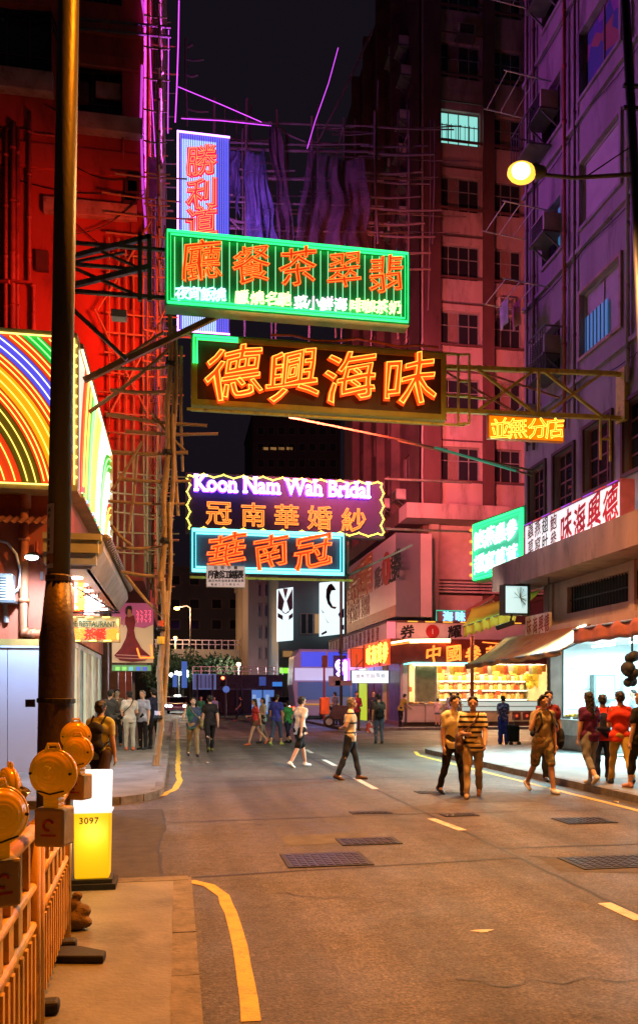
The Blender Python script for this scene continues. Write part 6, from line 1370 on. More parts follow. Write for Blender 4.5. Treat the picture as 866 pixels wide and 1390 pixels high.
# --- billboard box on the tower side
bx = 10.45; by0, by1 = 38.0, PX(471, 800, bx).y
bt, bb = PX(547, 716, bx).z, PX(547, 833, bx).z
t = thing('billboard', 'big pale advert box on the street side of the pinkish tower with a phone number', 'billboard', (bx, 44, bb))
MB().box(bx, XC - .02, by0 + .06, by1, bb, bt).build('box', mat('pale advert skin', (.56, .40, .36), .35, var=.08, scale=.6), t)
def gold(): return mat('brushed metal end', (.72, .58, .62), .28, .85, var=.08, scale=.8, bump=.25, bscale=1.5)
MB().box(bx, xh(570, 38), by0, by0 + .058, bb, bt).build('end_panel', gold(), t)
MB().box(bx - .02, bx - .003, by0 + .07, by1, bb + .001, bb + .55).build('red_band', mat('red advert band', (.38, .05, .04), .4), t)
def bq(px, py): return PX(px, py, bx - .012)
for ch, cx, cy, s in (('耀', 512, 785, 1.2), ('才', 518, 780, 1.2), ('證', 532, 771, 1.5), ('券', 539, 765, 1.5)): put_glyph(MB(), ch, bq(cx, cy), MYD, s * .95, 'fill', .02, depth=.015, wid=1.0).build('character', M_INK if cx > 520 else mat('grey ink', (.08, .06, .06), .5), t)
c = bq(524.5, 772); MB().lathe(c, [(.85, 0), (.85, .012)], 24, axis=(-1, 0, 0)).build('red_disc', mat('dark red disc', (.35, .02, .02), .5), t); put_glyph(MB(), '1', c + Vector((-.03, 0, 0)), MYD, .9, 'fill', .03, depth=.01).build('numeral', mat('pale advert skin', (.5, .4, .4), .5), t)
for i, ch in enumerate('食品和國開'): put_glyph(MB(), ch, bq(474.5 + i * 6.4, 803 - i * 6.0), MYD, 2.2, 'fill', .03, depth=.015, wid=.85).build('character', mat('copper ink', (.55, .16, .04), .4), t)
a = bq(471.3, 851); flat_text(MB(), '☎3604 1888', (bx - .012, a.y, bq(471.3, 846).z), MYD, 1.55, bold=.03, depth=.015, wid=(a.y - bq(504, 850).y) / (1.55 * 5.95)).build('lettering', mat('brown ink', (.22, .05, .03), .4), t)
# the small blue neon board seen behind the yellow awning
t, x0, x1, z0, z1 = sign_box('neon_sign', 'small blue neon character board above the pinkish fascia behind the yellow awning', 38.6, (592, 829), (634, 844), mat('dark pink face', (.25, .12, .12), .5), mat('teal edge', (.1, .4, .32), .5), .2, 0.0)
for i, ch in enumerate('海味'): put_glyph(MB(), ch, PY(608 + i * 17, 837, 38.58), X1, .5, 'line', .0, tube=.045).build('neon_tube', emis('ice blue tube', (.2, .6, 1), 2.2), t)
tube_part(t, [(x0, 38.57, z0), (x0, 38.57, z1), (x1, 38.57, z1)], .025, emis('dim green tube', (.05, .8, .5), .9))
for x in (x0 + .1, x1 - .1): MB().bar((x, 38.7, wz1 + .10), (x, 38.7, z0), .04).build('post', M_DARK, t)

# ------------------------------------------------------------------ far background
M_FARW = mat('far pale concrete', (0.34, 0.34, 0.32), .7, var=.15, scale=.4)
fl = thing('flyover', 'concrete flyover with a railing crossing the far left background', 'bridge', (PY(275, 885, 105).x, 105, 0)); Yf = 105
a, b = PY(120, 878, Yf), PY(345, 893, Yf)
MB().box(a.x, b.x, Yf, Yf + 9, PY(0, 893, Yf).z, PY(0, 879, Yf).z).build('deck', M_FARW, fl); MB().box(a.x, b.x, Yf + .5, Yf + 8.5, PY(0, 902, Yf).z, PY(0, 893.1, Yf).z).build('beam', M_FARW, fl)
for i in range(26): x = a.x + (b.x - a.x) * i / 25; MB().box(x - .06, x + .06, Yf + .1, Yf + .22, PY(0, 879, Yf).z, PY(0, 866, Yf).z).build('railing_post', M_ALU, fl)
for y in (866, 872): MB().bar((a.x, Yf + .16, PY(0, y, Yf).z), (b.x, Yf + .16, PY(0, y, Yf).z), .10).build('rail', M_ALU, fl)
for x in (a.x + 4, a.x + 20): MB().box(x, x + 1.5, Yf + 3.5, Yf + 5.5, -.02, PY(0, 902.1, Yf).z).build('pier', M_FARW, fl)
# buildings
def far_block(label, px0, px1, py, Y, dep, m, wins=(), wm=M_GLASS):
    a, b = PY(px0, py, Y), PY(px1, py, Y); t = thing('far_building', label, 'building', ((a.x + b.x) / 2, Y, 0))
    MB().box(a.x, b.x, Y, Y + dep, -.02, a.z).build('wall', m, t); MB().box(a.x - .2, b.x + .2, Y - .2, Y + dep, a.z + .001, a.z + .6).build('roof', m, t)
    for (x0, y0, x1, y1, lit) in wins:
        c, d = PY(x0, y0, Y), PY(x1, y1, Y); f = MB().box(c.x - .12, d.x + .12, Y - .10, Y - .002, d.z - .12, c.z + .12).build('window', M_FRAME, t)
        MB().box(c.x, d.x, Y - .13, Y - .101, d.z, c.z).build('pane', emis('dim green window', (.35, .7, .35), .8) if lit == 1 else emis('dim orange window', (.5, .25, .08), .5) if lit == 2 else wm, f)
    return t
far_block('dark grey block beyond the flyover on the left', 120, 338, 770, 150, 30, mat('dark grey far wall', (.10, .095, .10), .8, var=.2, scale=.2), [(x, y, x + 12, y + 12, 0) for x in (232, 258, 288, 312) for y in (782, 814, 842)] + [(333, 846, 337, 856, 1), (333, 864, 337, 873, 1)])
far_block('brown block with slim slot windows left of the lit billboards', 337, 384, 776, 92, 20, mat('brown far wall', (.17, .12, .10), .8, var=.1, scale=.3), [(x, y, x + 2.6, y + 15, 0) for x in (351, 360, 369) for y in (794, 822, 852, 880)])
far_block('pale high tower faint in the dark sky beyond the bridal sign', 343, 462, 566, 170, 20, mat('dark tower wall', (.05, .04, .055), .8, var=.2, scale=.15), [(356 + i * 11, 607, 364 + i * 11, 611, 2) for i in range(4)] + [(350 + i * 14, 580 + 22 * j, 358 + i * 14, 590 + 22 * j, 0) for i in range(8) for j in range(8)])
far_block('dark bluish glass block carrying the two lit billboards', 378, 500, 770, 82, 25, mat('teal dark cladding', (.06, .085, .09), .4, var=.15, scale=.3), [(409 + i * 9, 834, 415 + i * 9, 860, 2 if i == 2 else 0) for i in range(3)] + [(384 + i * 16, 884, 397 + i * 16, 892, 2 if i == 0 else 0) for i in range(5)])
def lit_board(label, quad, Y, bits):
    t = thing('lit_billboard', label, 'billboard', PY(*quad[3], Y)); MB().prism([PY(x, y, Y) for x, y in quad][::-1], (0, .5, 0)).build('panel', emis('cool white panel', (.78, .96, 1), 1.15), t)
    for k, (pts, m) in enumerate(bits): MB().prism([PY(x, y, Y - .03 - .01 * k) for x, y in pts][::-1], (0, .02, 0)).build('print', m, t)
    c = PY(*quad[0], Y); MB().bar((c.x + .5, Y + .5, c.z - .5), (c.x + .5, 82, c.z - .5), .2).build('bracket', M_DARK, t); return t
mg = mat('grey print far', (.22, .25, .27), .6); mblk = M_INK
lit_board('left lit billboard with a silver mask print', [(376.5, 800), (398, 797), (398, 869), (376.5, 871)], 80, [
    ([(378, 800), (386, 816), (383, 830), (377, 826)], mg), ([(397, 799), (389, 816), (393, 830), (397.5, 826)], mg), ([(384, 799), (387.5, 814), (391, 799)], mat('pale grey print', (.4, .45, .47), .6)), ([(377, 832), (384, 836), (384, 842), (377, 838)], mg), ([(397.5, 832), (392, 836), (392, 842), (397.5, 838)], mg), ([(383, 829), (387.5, 833), (392, 829), (393, 831), (387.5, 834), (383, 831)], mat('red print', (.4, .02, .04), .6))])
lit_board('right lit billboard showing a bob haired face', [(434.5, 791), (468, 788), (468, 860), (434.5, 864)], 80, [
    ([(443, 800), (446, 794), (450, 792), (454, 797), (456, 801), (450, 802), (448, 808), (448, 816), (452, 824), (450, 826), (445, 820), (442.5, 811)], mblk), ([(450, 823), (457, 824), (455, 827), (451, 826)], mat('tan print', (.5, .25, .12), .6)), ([(433.8 + 1, 826), (440, 832), (439, 833)], mg), ([(441, 838), (446, 846), (445, 846)], mg), ([(436, 860), (443, 856), (444, 859), (437, 862.5)], mg), ([(459, 834), (463, 828), (467, 826), (467, 838), (462, 841)], mat('blue print', (.02, .05, .4), .6)), ([(464, 849), (467, 848), (467, 855), (464, 855)], mat('blue print', (.02, .05, .4), .6))])
# low wall with railing, planter, dark bank
lw = thing('retaining_wall', 'grey retaining wall with a white railing behind the far crossing', 'wall', PY(330, 960, 76))
a, b = PY(262, 916, 76), PY(384, 916, 76); MB().box(a.x, b.x, 76, 76.5, -.02, a.z).build('wall', mat('grey wall', (.2, .18, .18), .8), lw)
for i in range(12): x = a.x + (b.x - a.x) * i / 11; MB().box(x - .05, x + .05, 76.1, 76.2, a.z, a.z + .75).build('railing_post', M_ALU, lw)
for dz in (.35, .75): MB().bar((a.x, 76.15, a.z + dz), (b.x, 76.15, a.z + dz), .07).build('rail', M_ALU, lw)
lb = thing('low_bank', 'dark brown planted bank in front of the grey retaining wall', 'wall', PY(310, 968, 72)); a, b = PY(268, 937, 72), PY(346, 937, 72); MB().box(a.x, b.x, 72, 73, -.02, a.z).build('wall', mat('brown bank', (.10, .06, .045), .8), lb); MB().box(a.x - .1, b.x + .1, 71.9, 73.1, a.z + .001, a.z + .15).build('coping', M_CONC, lb)
pr = thing('guard_rail', 'pale tubular guard rail beside the far traffic light', 'railing', PY(322, 968, 70))
for (ax, ay, bx_, by_) in ((306, 928, 328, 928), (328, 928, 329, 967), (322, 928, 322, 967), (298, 952, 300, 967)): MB().tube([PY(ax, ay, 70), PY(bx_, by_, 70)], .06, 6).build('rail', M_ALU, pr)
# trees by the flyover
M_LEAF = mat('dark leaf', (.045, .085, .03), .7, var=.5, scale=1.5, bump=0); M_LEAF2 = mat('pale leaf', (.09, .14, .05), .7, var=.4, scale=1.5, bump=0); M_BARK = mat('bark', (.08, .055, .035), .9)
def tree(label, px, py_base, Y, h, rad, seed):
    r_ = random.Random(seed); p = PY(px, py_base, Y); t = thing('tree', label, 'tree', (p.x, Y, 0)); tk = MB()
    tk.tube([(p.x, Y, 0), (p.x + .1, Y, h * .35), (p.x + .2, Y + .1, h * .6)], [.28, .2, .12], 8)
    for i in range(6): a = r_.uniform(0, 6.3); tk.tube([(p.x + .1, Y, h * (.3 + .05 * i)), (p.x + rad * .6 * math.cos(a), Y + rad * .6 * math.sin(a), h * r_.uniform(.6, .9))], [.09, .03], 6)
    tk.build('trunk', M_BARK, t); g = MB()
    cl = [(Vector((p.x + r_.uniform(-1, 1) * rad * .8, Y + r_.uniform(-1, 1) * rad * .6, h * r_.uniform(.5, .95))), r_.uniform(.3, .5) * rad) for _ in range(16)]
    for c, cr in cl:
        for _ in range(90):
            d = Vector((r_.gauss(0, 1), r_.gauss(0, 1), r_.gauss(0, .8))).normalized() * cr * r_.uniform(.55, 1.05); q = c + d; s = r_.uniform(.14, .30); u = Vector((r_.uniform(-1, 1), r_.uniform(-1, 1), r_.uniform(-1, 1))).normalized(); v = u.orthogonal().normalized()
            g.add([q - u * s, q - v * s * .5, q + u * s, q + v * s * .5], [(0, 1, 2, 3)], 0 if r_.random() < .65 else 1)
    g.build('crown', [M_LEAF, M_LEAF2], t)
tree('dense green tree at the left under the flyover', 247, 965, 92, 6.6, 3.0, 1); tree('middle dark tree under the flyover', 278, 965, 90, 5.6, 2.6, 2); tree('rightmost bushy dark tree under the flyover', 300, 965, 91, 5.9, 2.4, 3); tree('small tree half hidden by the bamboo pole under the flyover', 226, 965, 94, 6.0, 2.6, 4)
# far street lamps
for i, (px, py, Y, lb, col) in enumerate(((240, 826, 98, 'far street lamp with an orange head rising over the flyover', (1, .5, .12)), (238, 866, 108, 'orange lamp on the flyover parapet at the left', (1, .55, .1)), (324, 902, 88, 'small warm lamp under the right end of the flyover', (1, .7, .35)))):
    p = PY(px, py, Y); t = thing('far_lamp', lb, 'street lamp', (p.x + (1.6 if i == 0 else 0), Y, 0)); px_ = p.x + (1.6 if i == 0 else 0)
    MB().tube([(px_, Y, 0), (px_, Y, p.z + .1)] + ([(px_ - .4, Y, p.z + .35), (p.x, Y, p.z + .1)] if i == 0 else []), .09, 6).build('post', M_STEEL, t); MB().ball(p, (.35, .25, .2) if i == 0 else (.25, .25, .2), 8, 6).build('head', emis('far lamp %d' % i, col, 12), t)
    lamp('far_light', 'POINT', p - Vector((0, .8, .5)), (3200, 2500, 900)[i], (col[0], col[1] * 1.1, col[2] * 2.5), t, None, .3)
t = thing('lamp_cluster', 'cluster of white globe lamps on one far post at the left', 'street lamp', PY(242, 966, 86)); c = PY(243, 914, 86); MB().tube([(c.x, 86, 0), (c.x, 86, c.z)], .07, 6).build('post', M_STEEL, t)
for px, py in ((232.5, 916.5), (240, 914), (245, 914.5), (253, 912.5), (253, 917)): MB().ball(PY(px, py, 86), .22, 8, 6).build('globe', emis('white globe', (.85, .95, 1), 9), t)
lamp('globe_light', 'POINT', PY(243, 914, 84.5), 900, (.85, 1, .9), t, None, .3)
for i, (x0, y0, x1, y1) in enumerate(((246.5, 898, 254, 934), (234.5, 916, 240.5, 933))):
    Y = 84; t = thing('street_banner', ['taller blue lit street banner on the far left', 'shorter blue lit street banner beside the globe lamps'][i], 'banner', PY((x0 + x1) / 2, 966, Y)); a, b = PY(x0, y0, Y), PY(x1, y1, Y); MB().box(a.x, b.x, Y, Y + .05, b.z, a.z).build('cloth', emis('blue banner cloth', (.08, .22, .75), .5, (.1, .25, .6)), t); MB().tube([(a.x - .05, Y, 0), (a.x - .05, Y, a.z)], .05, 6).build('post', M_STEEL, t)
# direction sign seen from behind
Y = 66; t = thing('direction_sign', 'back of a large blue lit direction sign on two posts', 'sign', PY(277, 968, Y)); a, b = PY(263, 916.5, Y), PY(292, 935, Y)
MB().box(a.x, b.x, Y, Y + .08, b.z, a.z).build('plate', emis('blue grey plate', (.10, .16, .42), .35, (.2, .3, .5)), t)
g = MB(); g.box(a.x - .08, a.x, Y - .02, Y + .1, b.z - .08, a.z + .08); g.box(b.x, b.x + .08, Y - .02, Y + .1, b.z - .08, a.z + .08); g.box(a.x + .001, b.x - .001, Y - .02, Y + .1, a.z + .001, a.z + .08); g.box(a.x + .001, b.x - .001, Y - .02, Y + .1, b.z - .08, b.z - .001); g.build('frame', emis('blue frame', (.2, .3, .7), .4), t)
for px in (268, 288.5): c = PY(px, 916, Y); MB().tube([(c.x, Y - .1, 0), (c.x, Y - .1, c.z)], .08, 6).build('post', M_ALU, t)
for px in (273, 279, 284): c = PY(px, 916, Y); MB().box(c.x - .03, c.x + .03, Y - .05, Y - .021, b.z, a.z).build('stiffener', M_STEEL, t)
# traffic light
Y = 60; c = PY(306.5, 968, Y); t = thing('traffic_light', 'traffic signal showing red on a grey post across the far road', 'traffic light', (c.x, Y, 0)); tp = PY(306.5, 914, Y)
MB().tube([(c.x, Y, 0), (c.x, Y, tp.z)], .07, 8).build('post', M_ALU, t); a, b = PY(299.5, 917, Y), PY(305.5, 932, Y); MB().box(a.x, b.x, Y - .2, Y + .1, b.z, a.z).build('housing', M_DARK, t, bevel=.03)
for k, (py, m) in enumerate(((920.7, emis('red signal', (1, .08, .03), 14)), (925, M_BLACK), (929, M_BLACK))): q = PY(302.5, py, Y - .22); MB().lathe(q, [(.12, 0), (.12, .02), (.04, .04)], 10, axis=(0, -1, 0)).build('lens', m, t)
q = PY(307, 936, Y - .1); MB().lathe(q, [(.25, 0), (.25, .03)], 16, axis=(0, -1, 0)).build('round_sign', emis('blue round sign', (.1, .25, .8), .5), t)
# lit kiosk screens and plates
for i, (x0, y0, x1, y1, Y, lb, col, s) in enumerate(((342, 937, 372, 972, 70, 'pale blue lit hoarding behind the walking group', (.12, .3, .85), .6), (352, 919, 361, 931, 68, 'square blue plate on a thin post', (.05, .12, .5), .5), (380, 907, 399, 914, 79, 'small bright green neon strip at the far building foot', (.2, 1, .03), 1.6), (370, 926, 383, 932, 74, 'small blue lit taxi-stand style board', (.05, .25, .8), .8))):
    t = thing(('lit_hoarding', 'street_plate', 'green_strip', 'blue_board')[i], lb.replace('taxi-stand style ', ''), 'sign', PY((x0 + x1) / 2, 966, Y)); a, b = PY(x0, y0, Y), PY(x1, y1, Y); MB().box(a.x, b.x, Y, Y + .12, b.z, a.z).build('panel', emis(lb[:12] + str(i), col, s), t)
    if i != 0: MB().tube([((a.x + b.x) / 2, Y + .06, 0), ((a.x + b.x) / 2, Y + .06, b.z)], .05, 6).build('post', M_STEEL, t)
    else:
        for k in range(5): x = a.x + (b.x - a.x) * (k + .5) / 5; MB().box(x - .15, x + .15, Y - .02, Y - .001, b.z + .3, a.z - .4 - .3 * (k % 3)).build('print', emis('white blue print', (.4, .6, 1), .6), t)

# ------------------------------------------------------------------ bus and cars
def wheel(parent, c, r, wd, ax=Vector((0, 1, 0))):
    w_ = MB().lathe(Vector(c) - ax * wd / 2, [(r * .6, 0), (r, .03), (r, wd - .03), (r * .6, wd)], 18, axis=ax).build('tyre', M_BLACK, parent)
    MB().lathe(Vector(c) - ax * (wd / 2 + .02), [(r * .58, 0), (r * .52, .02), (r * .2, .05), (r * .2, wd + .04)], 14, axis=ax).build('rim', M_ALU, w_); return w_
Yb = 50.5; p = PY(397, 975, Yb); bx0 = p.x; BL = 11.0
bus = thing('double_decker_bus', 'blue and white double decker bus passing left to right across the street end', 'bus', (bx0 + BL / 2, Yb + 1.2, 0)); H = PY(397, 881, Yb).z
MB().prism([(bx0 + .25, Yb, .35), (bx0 + BL, Yb, .35), (bx0 + BL, Yb, H), (bx0 + .45, Yb, H), (bx0 + .12, Yb, H - .5), (bx0, Yb, H * .5)], (0, 2.5, 0)).build('body', mat('pale blue bus paint', (.50, .55, .80), .3, var=.05), bus, bevel=.06)
zu0, zu1 = PY(400, 905, Yb).z, PY(400, 885, Yb).z; zl0, zl1 = PY(400, 950, Yb).z, PY(400, 926, Yb).z
M_BW = emis('blue lit bus window', (.06, .09, .85), .85); M_BL = emis('dim bus window', (.10, .18, .45), .30)
for i in range(6): MB().box(bx0 + .55 + i * 1.72, bx0 + 2.12 + i * 1.72, Yb - .03, Yb - .002, zu0, zu1).build('window', M_BW, bus)
for i in range(6): MB().box(bx0 + .35 + i * 1.75, bx0 + 1.95 + i * 1.75, Yb - .03, Yb - .002, zl0 + (.2 if i else 0), zl1).build('window', M_BL, bus)
MB().box(bx0 + .15, bx0 + BL - .1, Yb - .04, Yb - .003, zl1 + .1, zu0 - .1).build('advert_band', emis('white blue advert band', (.55, .6, 1), .7, (.5, .5, .6)), bus)
for k, x in enumerate((1.2, 4.6)): MB().ball((bx0 + x, Yb + .4, zu0 + .25), (.35, .3, .3), 8, 6).build('passenger_seat', mat('bus seat', (.3, .3, .6), .6), bus)
MB().box(bx0 + .5, bx0 + 3, Yb - .05, Yb - .005, zl0 - .35, zl0 - .25).build('trim', emis('orange trim', (.9, .45, .1), .4), bus)
for x in (2.2, 8.2): wheel(bus, (bx0 + x, Yb + .1, .5), .5, .3)
MB().box(bx0 + BL - 3.5, bx0 + BL - 2.2, Yb - .04, Yb - .003, .45, zl1).build('door', M_BL, bus)
MB().ball((bx0 + .15, Yb + .3, .8), .12, 8, 6).build('tail_lamp', emis('tail lamp', (1, .1, .05), 4), bus); MB().ball((bx0 + .15, Yb + 2.1, .8), .12, 8, 6).build('tail_lamp', emis('tail lamp', (1, .1, .05), 4), bus)
lamp('saloon_light', 'AREA', (bx0 + 5, Yb - .4, 3.4), 220, (.35, .4, 1), bus, (bx0 + 5, Yb - 6, 0), 8, 1)
def car(label, px, py, Y, mbody, roof=False, name='taxi', cat='taxi'):
    p = PY(px, py, Y); x = p.x; t = thing(name, label, cat, (x, Y + 2.2, 0)); w = .86
    prof = [(0, .35), (0, .75), (.25, .92), (1.2, 1.0), (1.9, 1.48), (3.3, 1.5), (4.0, 1.02), (4.4, .95), (4.5, .4)]
    b = MB(); b.prism([(x - w, Y + y, z) for y, z in prof], (2 * w, 0, 0)); b.build('body', mbody, t, bevel=.07)
    MB().prism([(x - w * .82, Y + 1.27, 1.035), (x + w * .82, Y + 1.27, 1.035), (x + w * .74, Y + 1.87, 1.47), (x - w * .74, Y + 1.87, 1.47)], (0, -.03, .02)).build('windscreen', M_GLASS, t)
    for s in (-1, 1):
        MB().box(x + s * w - .015, x + s * w + .015, Y + 1.75, Y + 3.4, 1.0, 1.40).build('side_window', M_GLASS, t)
        MB().ball((x + s * .62, Y - .0, .68), (.17, .06, .11), 10, 7).build('headlight', emis('headlight', (.9, .97, 1), 14), t)
        wheel(t, (x + s * (w - .08), Y + .85, .32), .32, .2, Vector((1, 0, 0))); wheel(t, (x + s * (w - .08), Y + 3.6, .32), .32, .2, Vector((1, 0, 0)))
        MB().ball((x + s * (w + .1), Y + 1.5, 1.02), (.10, .06, .07), 8, 6).build('wing_mirror', mbody, t)
    MB().box(x - .5, x + .5, Y - .03, Y - .002, .48, .66).build('grille', mat('chrome grille', (.5, .5, .5), .3, .8), t); MB().box(x - .85, x + .85, Y - .06, Y - .001, .3, .44).build('bumper', M_WHITE, t)
    MB().box(x - .26, x + .26, Y - .08, Y - .061, .33, .43).build('number_plate', M_WHITE, t)
    if roof: MB().box(x - .3, x + .3, Y + 2.3, Y + 2.5, 1.505, 1.66).build('roof_sign', emis('taxi roof light', (1, .98, .85), 4), t, bevel=.03)
car('red taxi with a lit roof sign facing us at the far left of the crossing', 241, 968, 72, mat('red taxi paint', (.35, .03, .03), .25, var=.05, bump=0), True)
car('silver car half hidden beyond the left pavement group', 217, 967, 74, mat('silver car paint', (.4, .4, .42), .25, .5, bump=0), False, 'car', 'car')
car('dark car waiting behind the walking group near the bus', 385, 967, 66, mat('brown car paint', (.12, .07, .06), .3, bump=0), False, 'car', 'car')
# ------------------------------------------------------------------ left lamp post (foreground)
lx, ly = -0.98, 6.77
lp = thing('street_lamp', 'tall dark lamp post with a numbered plate close to the camera on the left', 'street lamp', (lx, ly, .05))
M_POST = mat('dark brown post', (.10, .07, .045), .45, .35, var=.25, scale=3, bump=.25, bscale=30, dirt=(.05, .03, .02), dscale=3)
M_GALV = mat('galvanised post', (.085, .08, .045), .45, .4, var=.12, scale=2, stretch=(1, 1, .3))
lean = Vector((.112 / 6.6, 0, 1)).normalized()
def lpz(z): return Vector((lx, ly, .05)) + Vector((.017, 0, 1)) * (z - .05)
MB().tube([lpz(.05), lpz(.25), lpz(2.15), lpz(2.22), lpz(2.62)], [.145, .139, .139, .128, .095], 18).build('base', M_POST, lp, smooth=True)
MB().lathe(lpz(2.60), [(.094, 0), (.102, .01), (.102, .05), (.092, .06)], 18, axis=lean).build('collar', M_POST, lp)
MB().tube([lpz(2.655), lpz(6), lpz(10.6)], [.090, .085, .07], 18).build('shaft', M_GALV, lp, smooth=True)
for z in (1.62, 1.6): pass
MB().lathe(lpz(1.63), [(.141, 0), (.150, .005), (.150, .035), (.141, .04)], 18, axis=lean).build('strap', M_DARK, lp); MB().box(lx - .2, lx - .13, ly - .06, ly - .02, 1.6, 1.66).build('strap_bolt', M_DARK, lp)
# number plate wrapped on the side of the shaft
zp0, zp1 = PY(66, 773, ly).z, PY(66, 686, ly).z; c = lpz((zp0 + zp1) / 2)
g = MB(); rr = .0945; a0, a1 = R(196), R(252)
g.grid(lambda u, v: (lpz(zp0 + (zp1 - zp0) * v).x + rr * math.cos(a0 + (a1 - a0) * u), ly + rr * math.sin(a0 + (a1 - a0) * u), zp0 + (zp1 - zp0) * v), 8, 1); g.build('number_plate', mat('white plate', (.62, .60, .54), .5, var=.06), lp)
am = R(224); nd_ = Vector((math.cos(am), math.sin(am), 0)); xd_ = Vector((-math.sin(am), math.cos(am), 0)); g = MB()
for i, ch in enumerate('AF 1389 A'):
    if ch == ' ': continue
    z = zp1 - .05 - i * (zp1 - zp0 - .08) / 8.3; o = lpz(z) + nd_ * .0965; put_glyph(g, ch, o, xd_, .045, 'fill', .03, depth=.03)
g.build('lettering', M_INK, lp)
MB().grid(lambda u, v: (lpz(2.74 + .08 * v).x + .0955 * math.cos(a0 + (a1 - a0) * u), ly + .0955 * math.sin(a0 + (a1 - a0) * u), 2.74 + .08 * v), 6, 1).build('sticker', mat('tan sticker', (.35, .2, .12), .6), lp)
M_SOD = emis('sodium lamp glass', (1.0, .62, .10), 5)
MB().tube([lpz(10.55), lpz(10.9) + Vector((.4, -.1, .1)), lpz(10.95) + Vector((2.2, -.6, .2))], .045, 8).build('arm', M_GALV, lp)
hl = lpz(10.95) + Vector((2.5, -.7, .15)); MB().ball(hl, (.42, .2, .12), 12, 8).build('lamp_head', M_GALV, lp); MB().ball(hl - UP * .07, (.3, .15, .08), 12, 8).build('lens', M_SOD, lp)
lamp('sodium_lamp', 'SPOT', hl - UP * .2, LAMP['post'], (1, .25, .008), lp, hl + Vector((.6, .6, -10)), .15, angle=R(105), blend=1)
# ------------------------------------------------------------------ right street lamp
zl = 12.8; pt = PZ(866, 1104, .12)
hd = PY(708, 234, 12.3); 
rl_ = thing('street_lamp', 'glowing orange street lamp on a long arm reaching in from the right edge', 'street lamp', (pt.x, pt.y, .12))
topp = PY(861, 236, 12.3); foot = Vector((PY(904, 1100, 12.3).x, 12.3, .12)); rl_.location = foot
MB().tube([foot, topp + (topp - foot) * .35], [.10, .07], 14).build('shaft', M_DARK, rl_, smooth=True)
MB().tube([foot, foot + UP * 1.2], .13, 14).build('base', M_GALV, rl_)
MB().tube([topp, hd + Vector((.9, 0, .02)), hd + Vector((.28, 0, .01))], [.035, .03, .028], 8).build('arm', M_GALV, rl_)
MB().tube([topp + UP * .5, hd + Vector((1.1, 0, .05))], .012, 5).build('stay', M_GALV, rl_)
MB().lathe(hd + Vector((.42, 0, .05)), [(.04, 0), (.09, .05), (.12, .22), (.10, .30)], 14, axis=(-1, 0, .0)).build('lamp_head', M_GALV, rl_, smooth=True)
MB().ball(hd, (.24, .17, .165), 14, 10).build('lens', emis('sodium lens', (1.0, .50, .05), 1.8), rl_, smooth=True); MB().ball(hd + Vector((-.05, -.09, -.035)), (.155, .12, .12), 14, 10).build('bulb', emis('sodium bulb', (1, .85, .45), 12), rl_, smooth=True)
lamp('sodium_lamp', 'SPOT', hd - UP * .22, LAMP['street'], (1, .42, .11), rl_, hd + Vector((-.6, 0, -10)), .12, angle=R(165), blend=.8)
for py in (115, 145): a = PY(846, py, 12.3); MB().bar(a, a + Vector((.3, .0, .02)), .05).build('bracket', M_DARK, rl_)
# ------------------------------------------------------------------ white hoarding
hw = thing('hoarding', 'white site hoarding panels along the pavement in front of the red restaurant wall', 'hoarding', (-4.5, 17.2, .12))
hz = PY(40, 880, 17.25).z; xe = PY(96, 900, 17.25).x
M_HO = mat('bluish white hoarding', (.48, .55, .68), .5, var=.06, scale=.8, bump=.05, dirt=(.46, .5, .6), dscale=.6)
for i in range(4): MB().box(xe - 1.22 * (i + 1), xe - 1.22 * i - .012, 17.2, 17.25, .121, hz).build('hoarding_panel', M_HO, hw)
for i in range(5): MB().box(xe - 1.22 * i - .05, xe - 1.22 * i + .0, 17.255, 17.33, .121, hz - .05).build('stud', M_STEEL, hw)
MB().box(xe - 4.88, xe, 17.18, 17.36, hz + .001, hz + .04).build('cap', M_HO, hw)
# AC outdoor unit and lamp on the restaurant wall
t = thing('air_conditioner', 'white air conditioner outdoor unit on the orange red wall at the left edge', 'air conditioner', PY(4, 815, YR)); a, b = PY(-12, 778, YR - .35), PY(17, 815, YR - .35)
MB().box(a.x, b.x, YR - .36, YR - .05, b.z, a.z).build('case', mat('ac white', (.50, .48, .42), .4), t, bevel=.02); q = MB()
for i in range(8): z = b.z + .05 + i * .055; q.box(a.x + .04, b.x - .12, YR - .372, YR - .361, z, z + .02)
q.build('louvre', M_DARK, t); MB().box(a.x, b.x + .05, YR - .40, YR - .002, b.z - .05, b.z - .002).build('shelf', M_STEEL, t)
MB().tube([PY(6, 815, YR - .1), PY(9, 845, YR - .06)], .05, 6).build('drip_stain_pipe', mat('drip pipe', (.35, .3, .25), .6), t)
t = thing('wall_lamp', 'small white lit lamp on the orange red wall beside the dark post', 'lamp', PY(43, 757, YR)); c = PY(43, 757, YR - 1.1)
MB().ball(c, (.13, .1, .045), 12, 8).build('lens', emis('cool wall lamp', (.85, 1, .98), 18), t); MB().tube([c + UP * .03, c + Vector((0, .4, .18)), c + Vector((0, 1.09, .18))], .02, 6).build('arm', M_DARK, t); MB().lathe(c + UP * .03, [(.14, 0), (.05, .07)], 12).build('shade', M_DARK, t)
MB().tube([c + Vector((0.02, 1.05, -.12)), c + Vector((0.02, 1.05, -.28))], .03, 6).build('sensor', M_ALU, t)
lamp('wall_lamp_light', 'SPOT', c - UP * .08, 1200, (.42, .62, 1), t, c + Vector((-.3, .6, -3)), .1, angle=R(160), blend=.9)
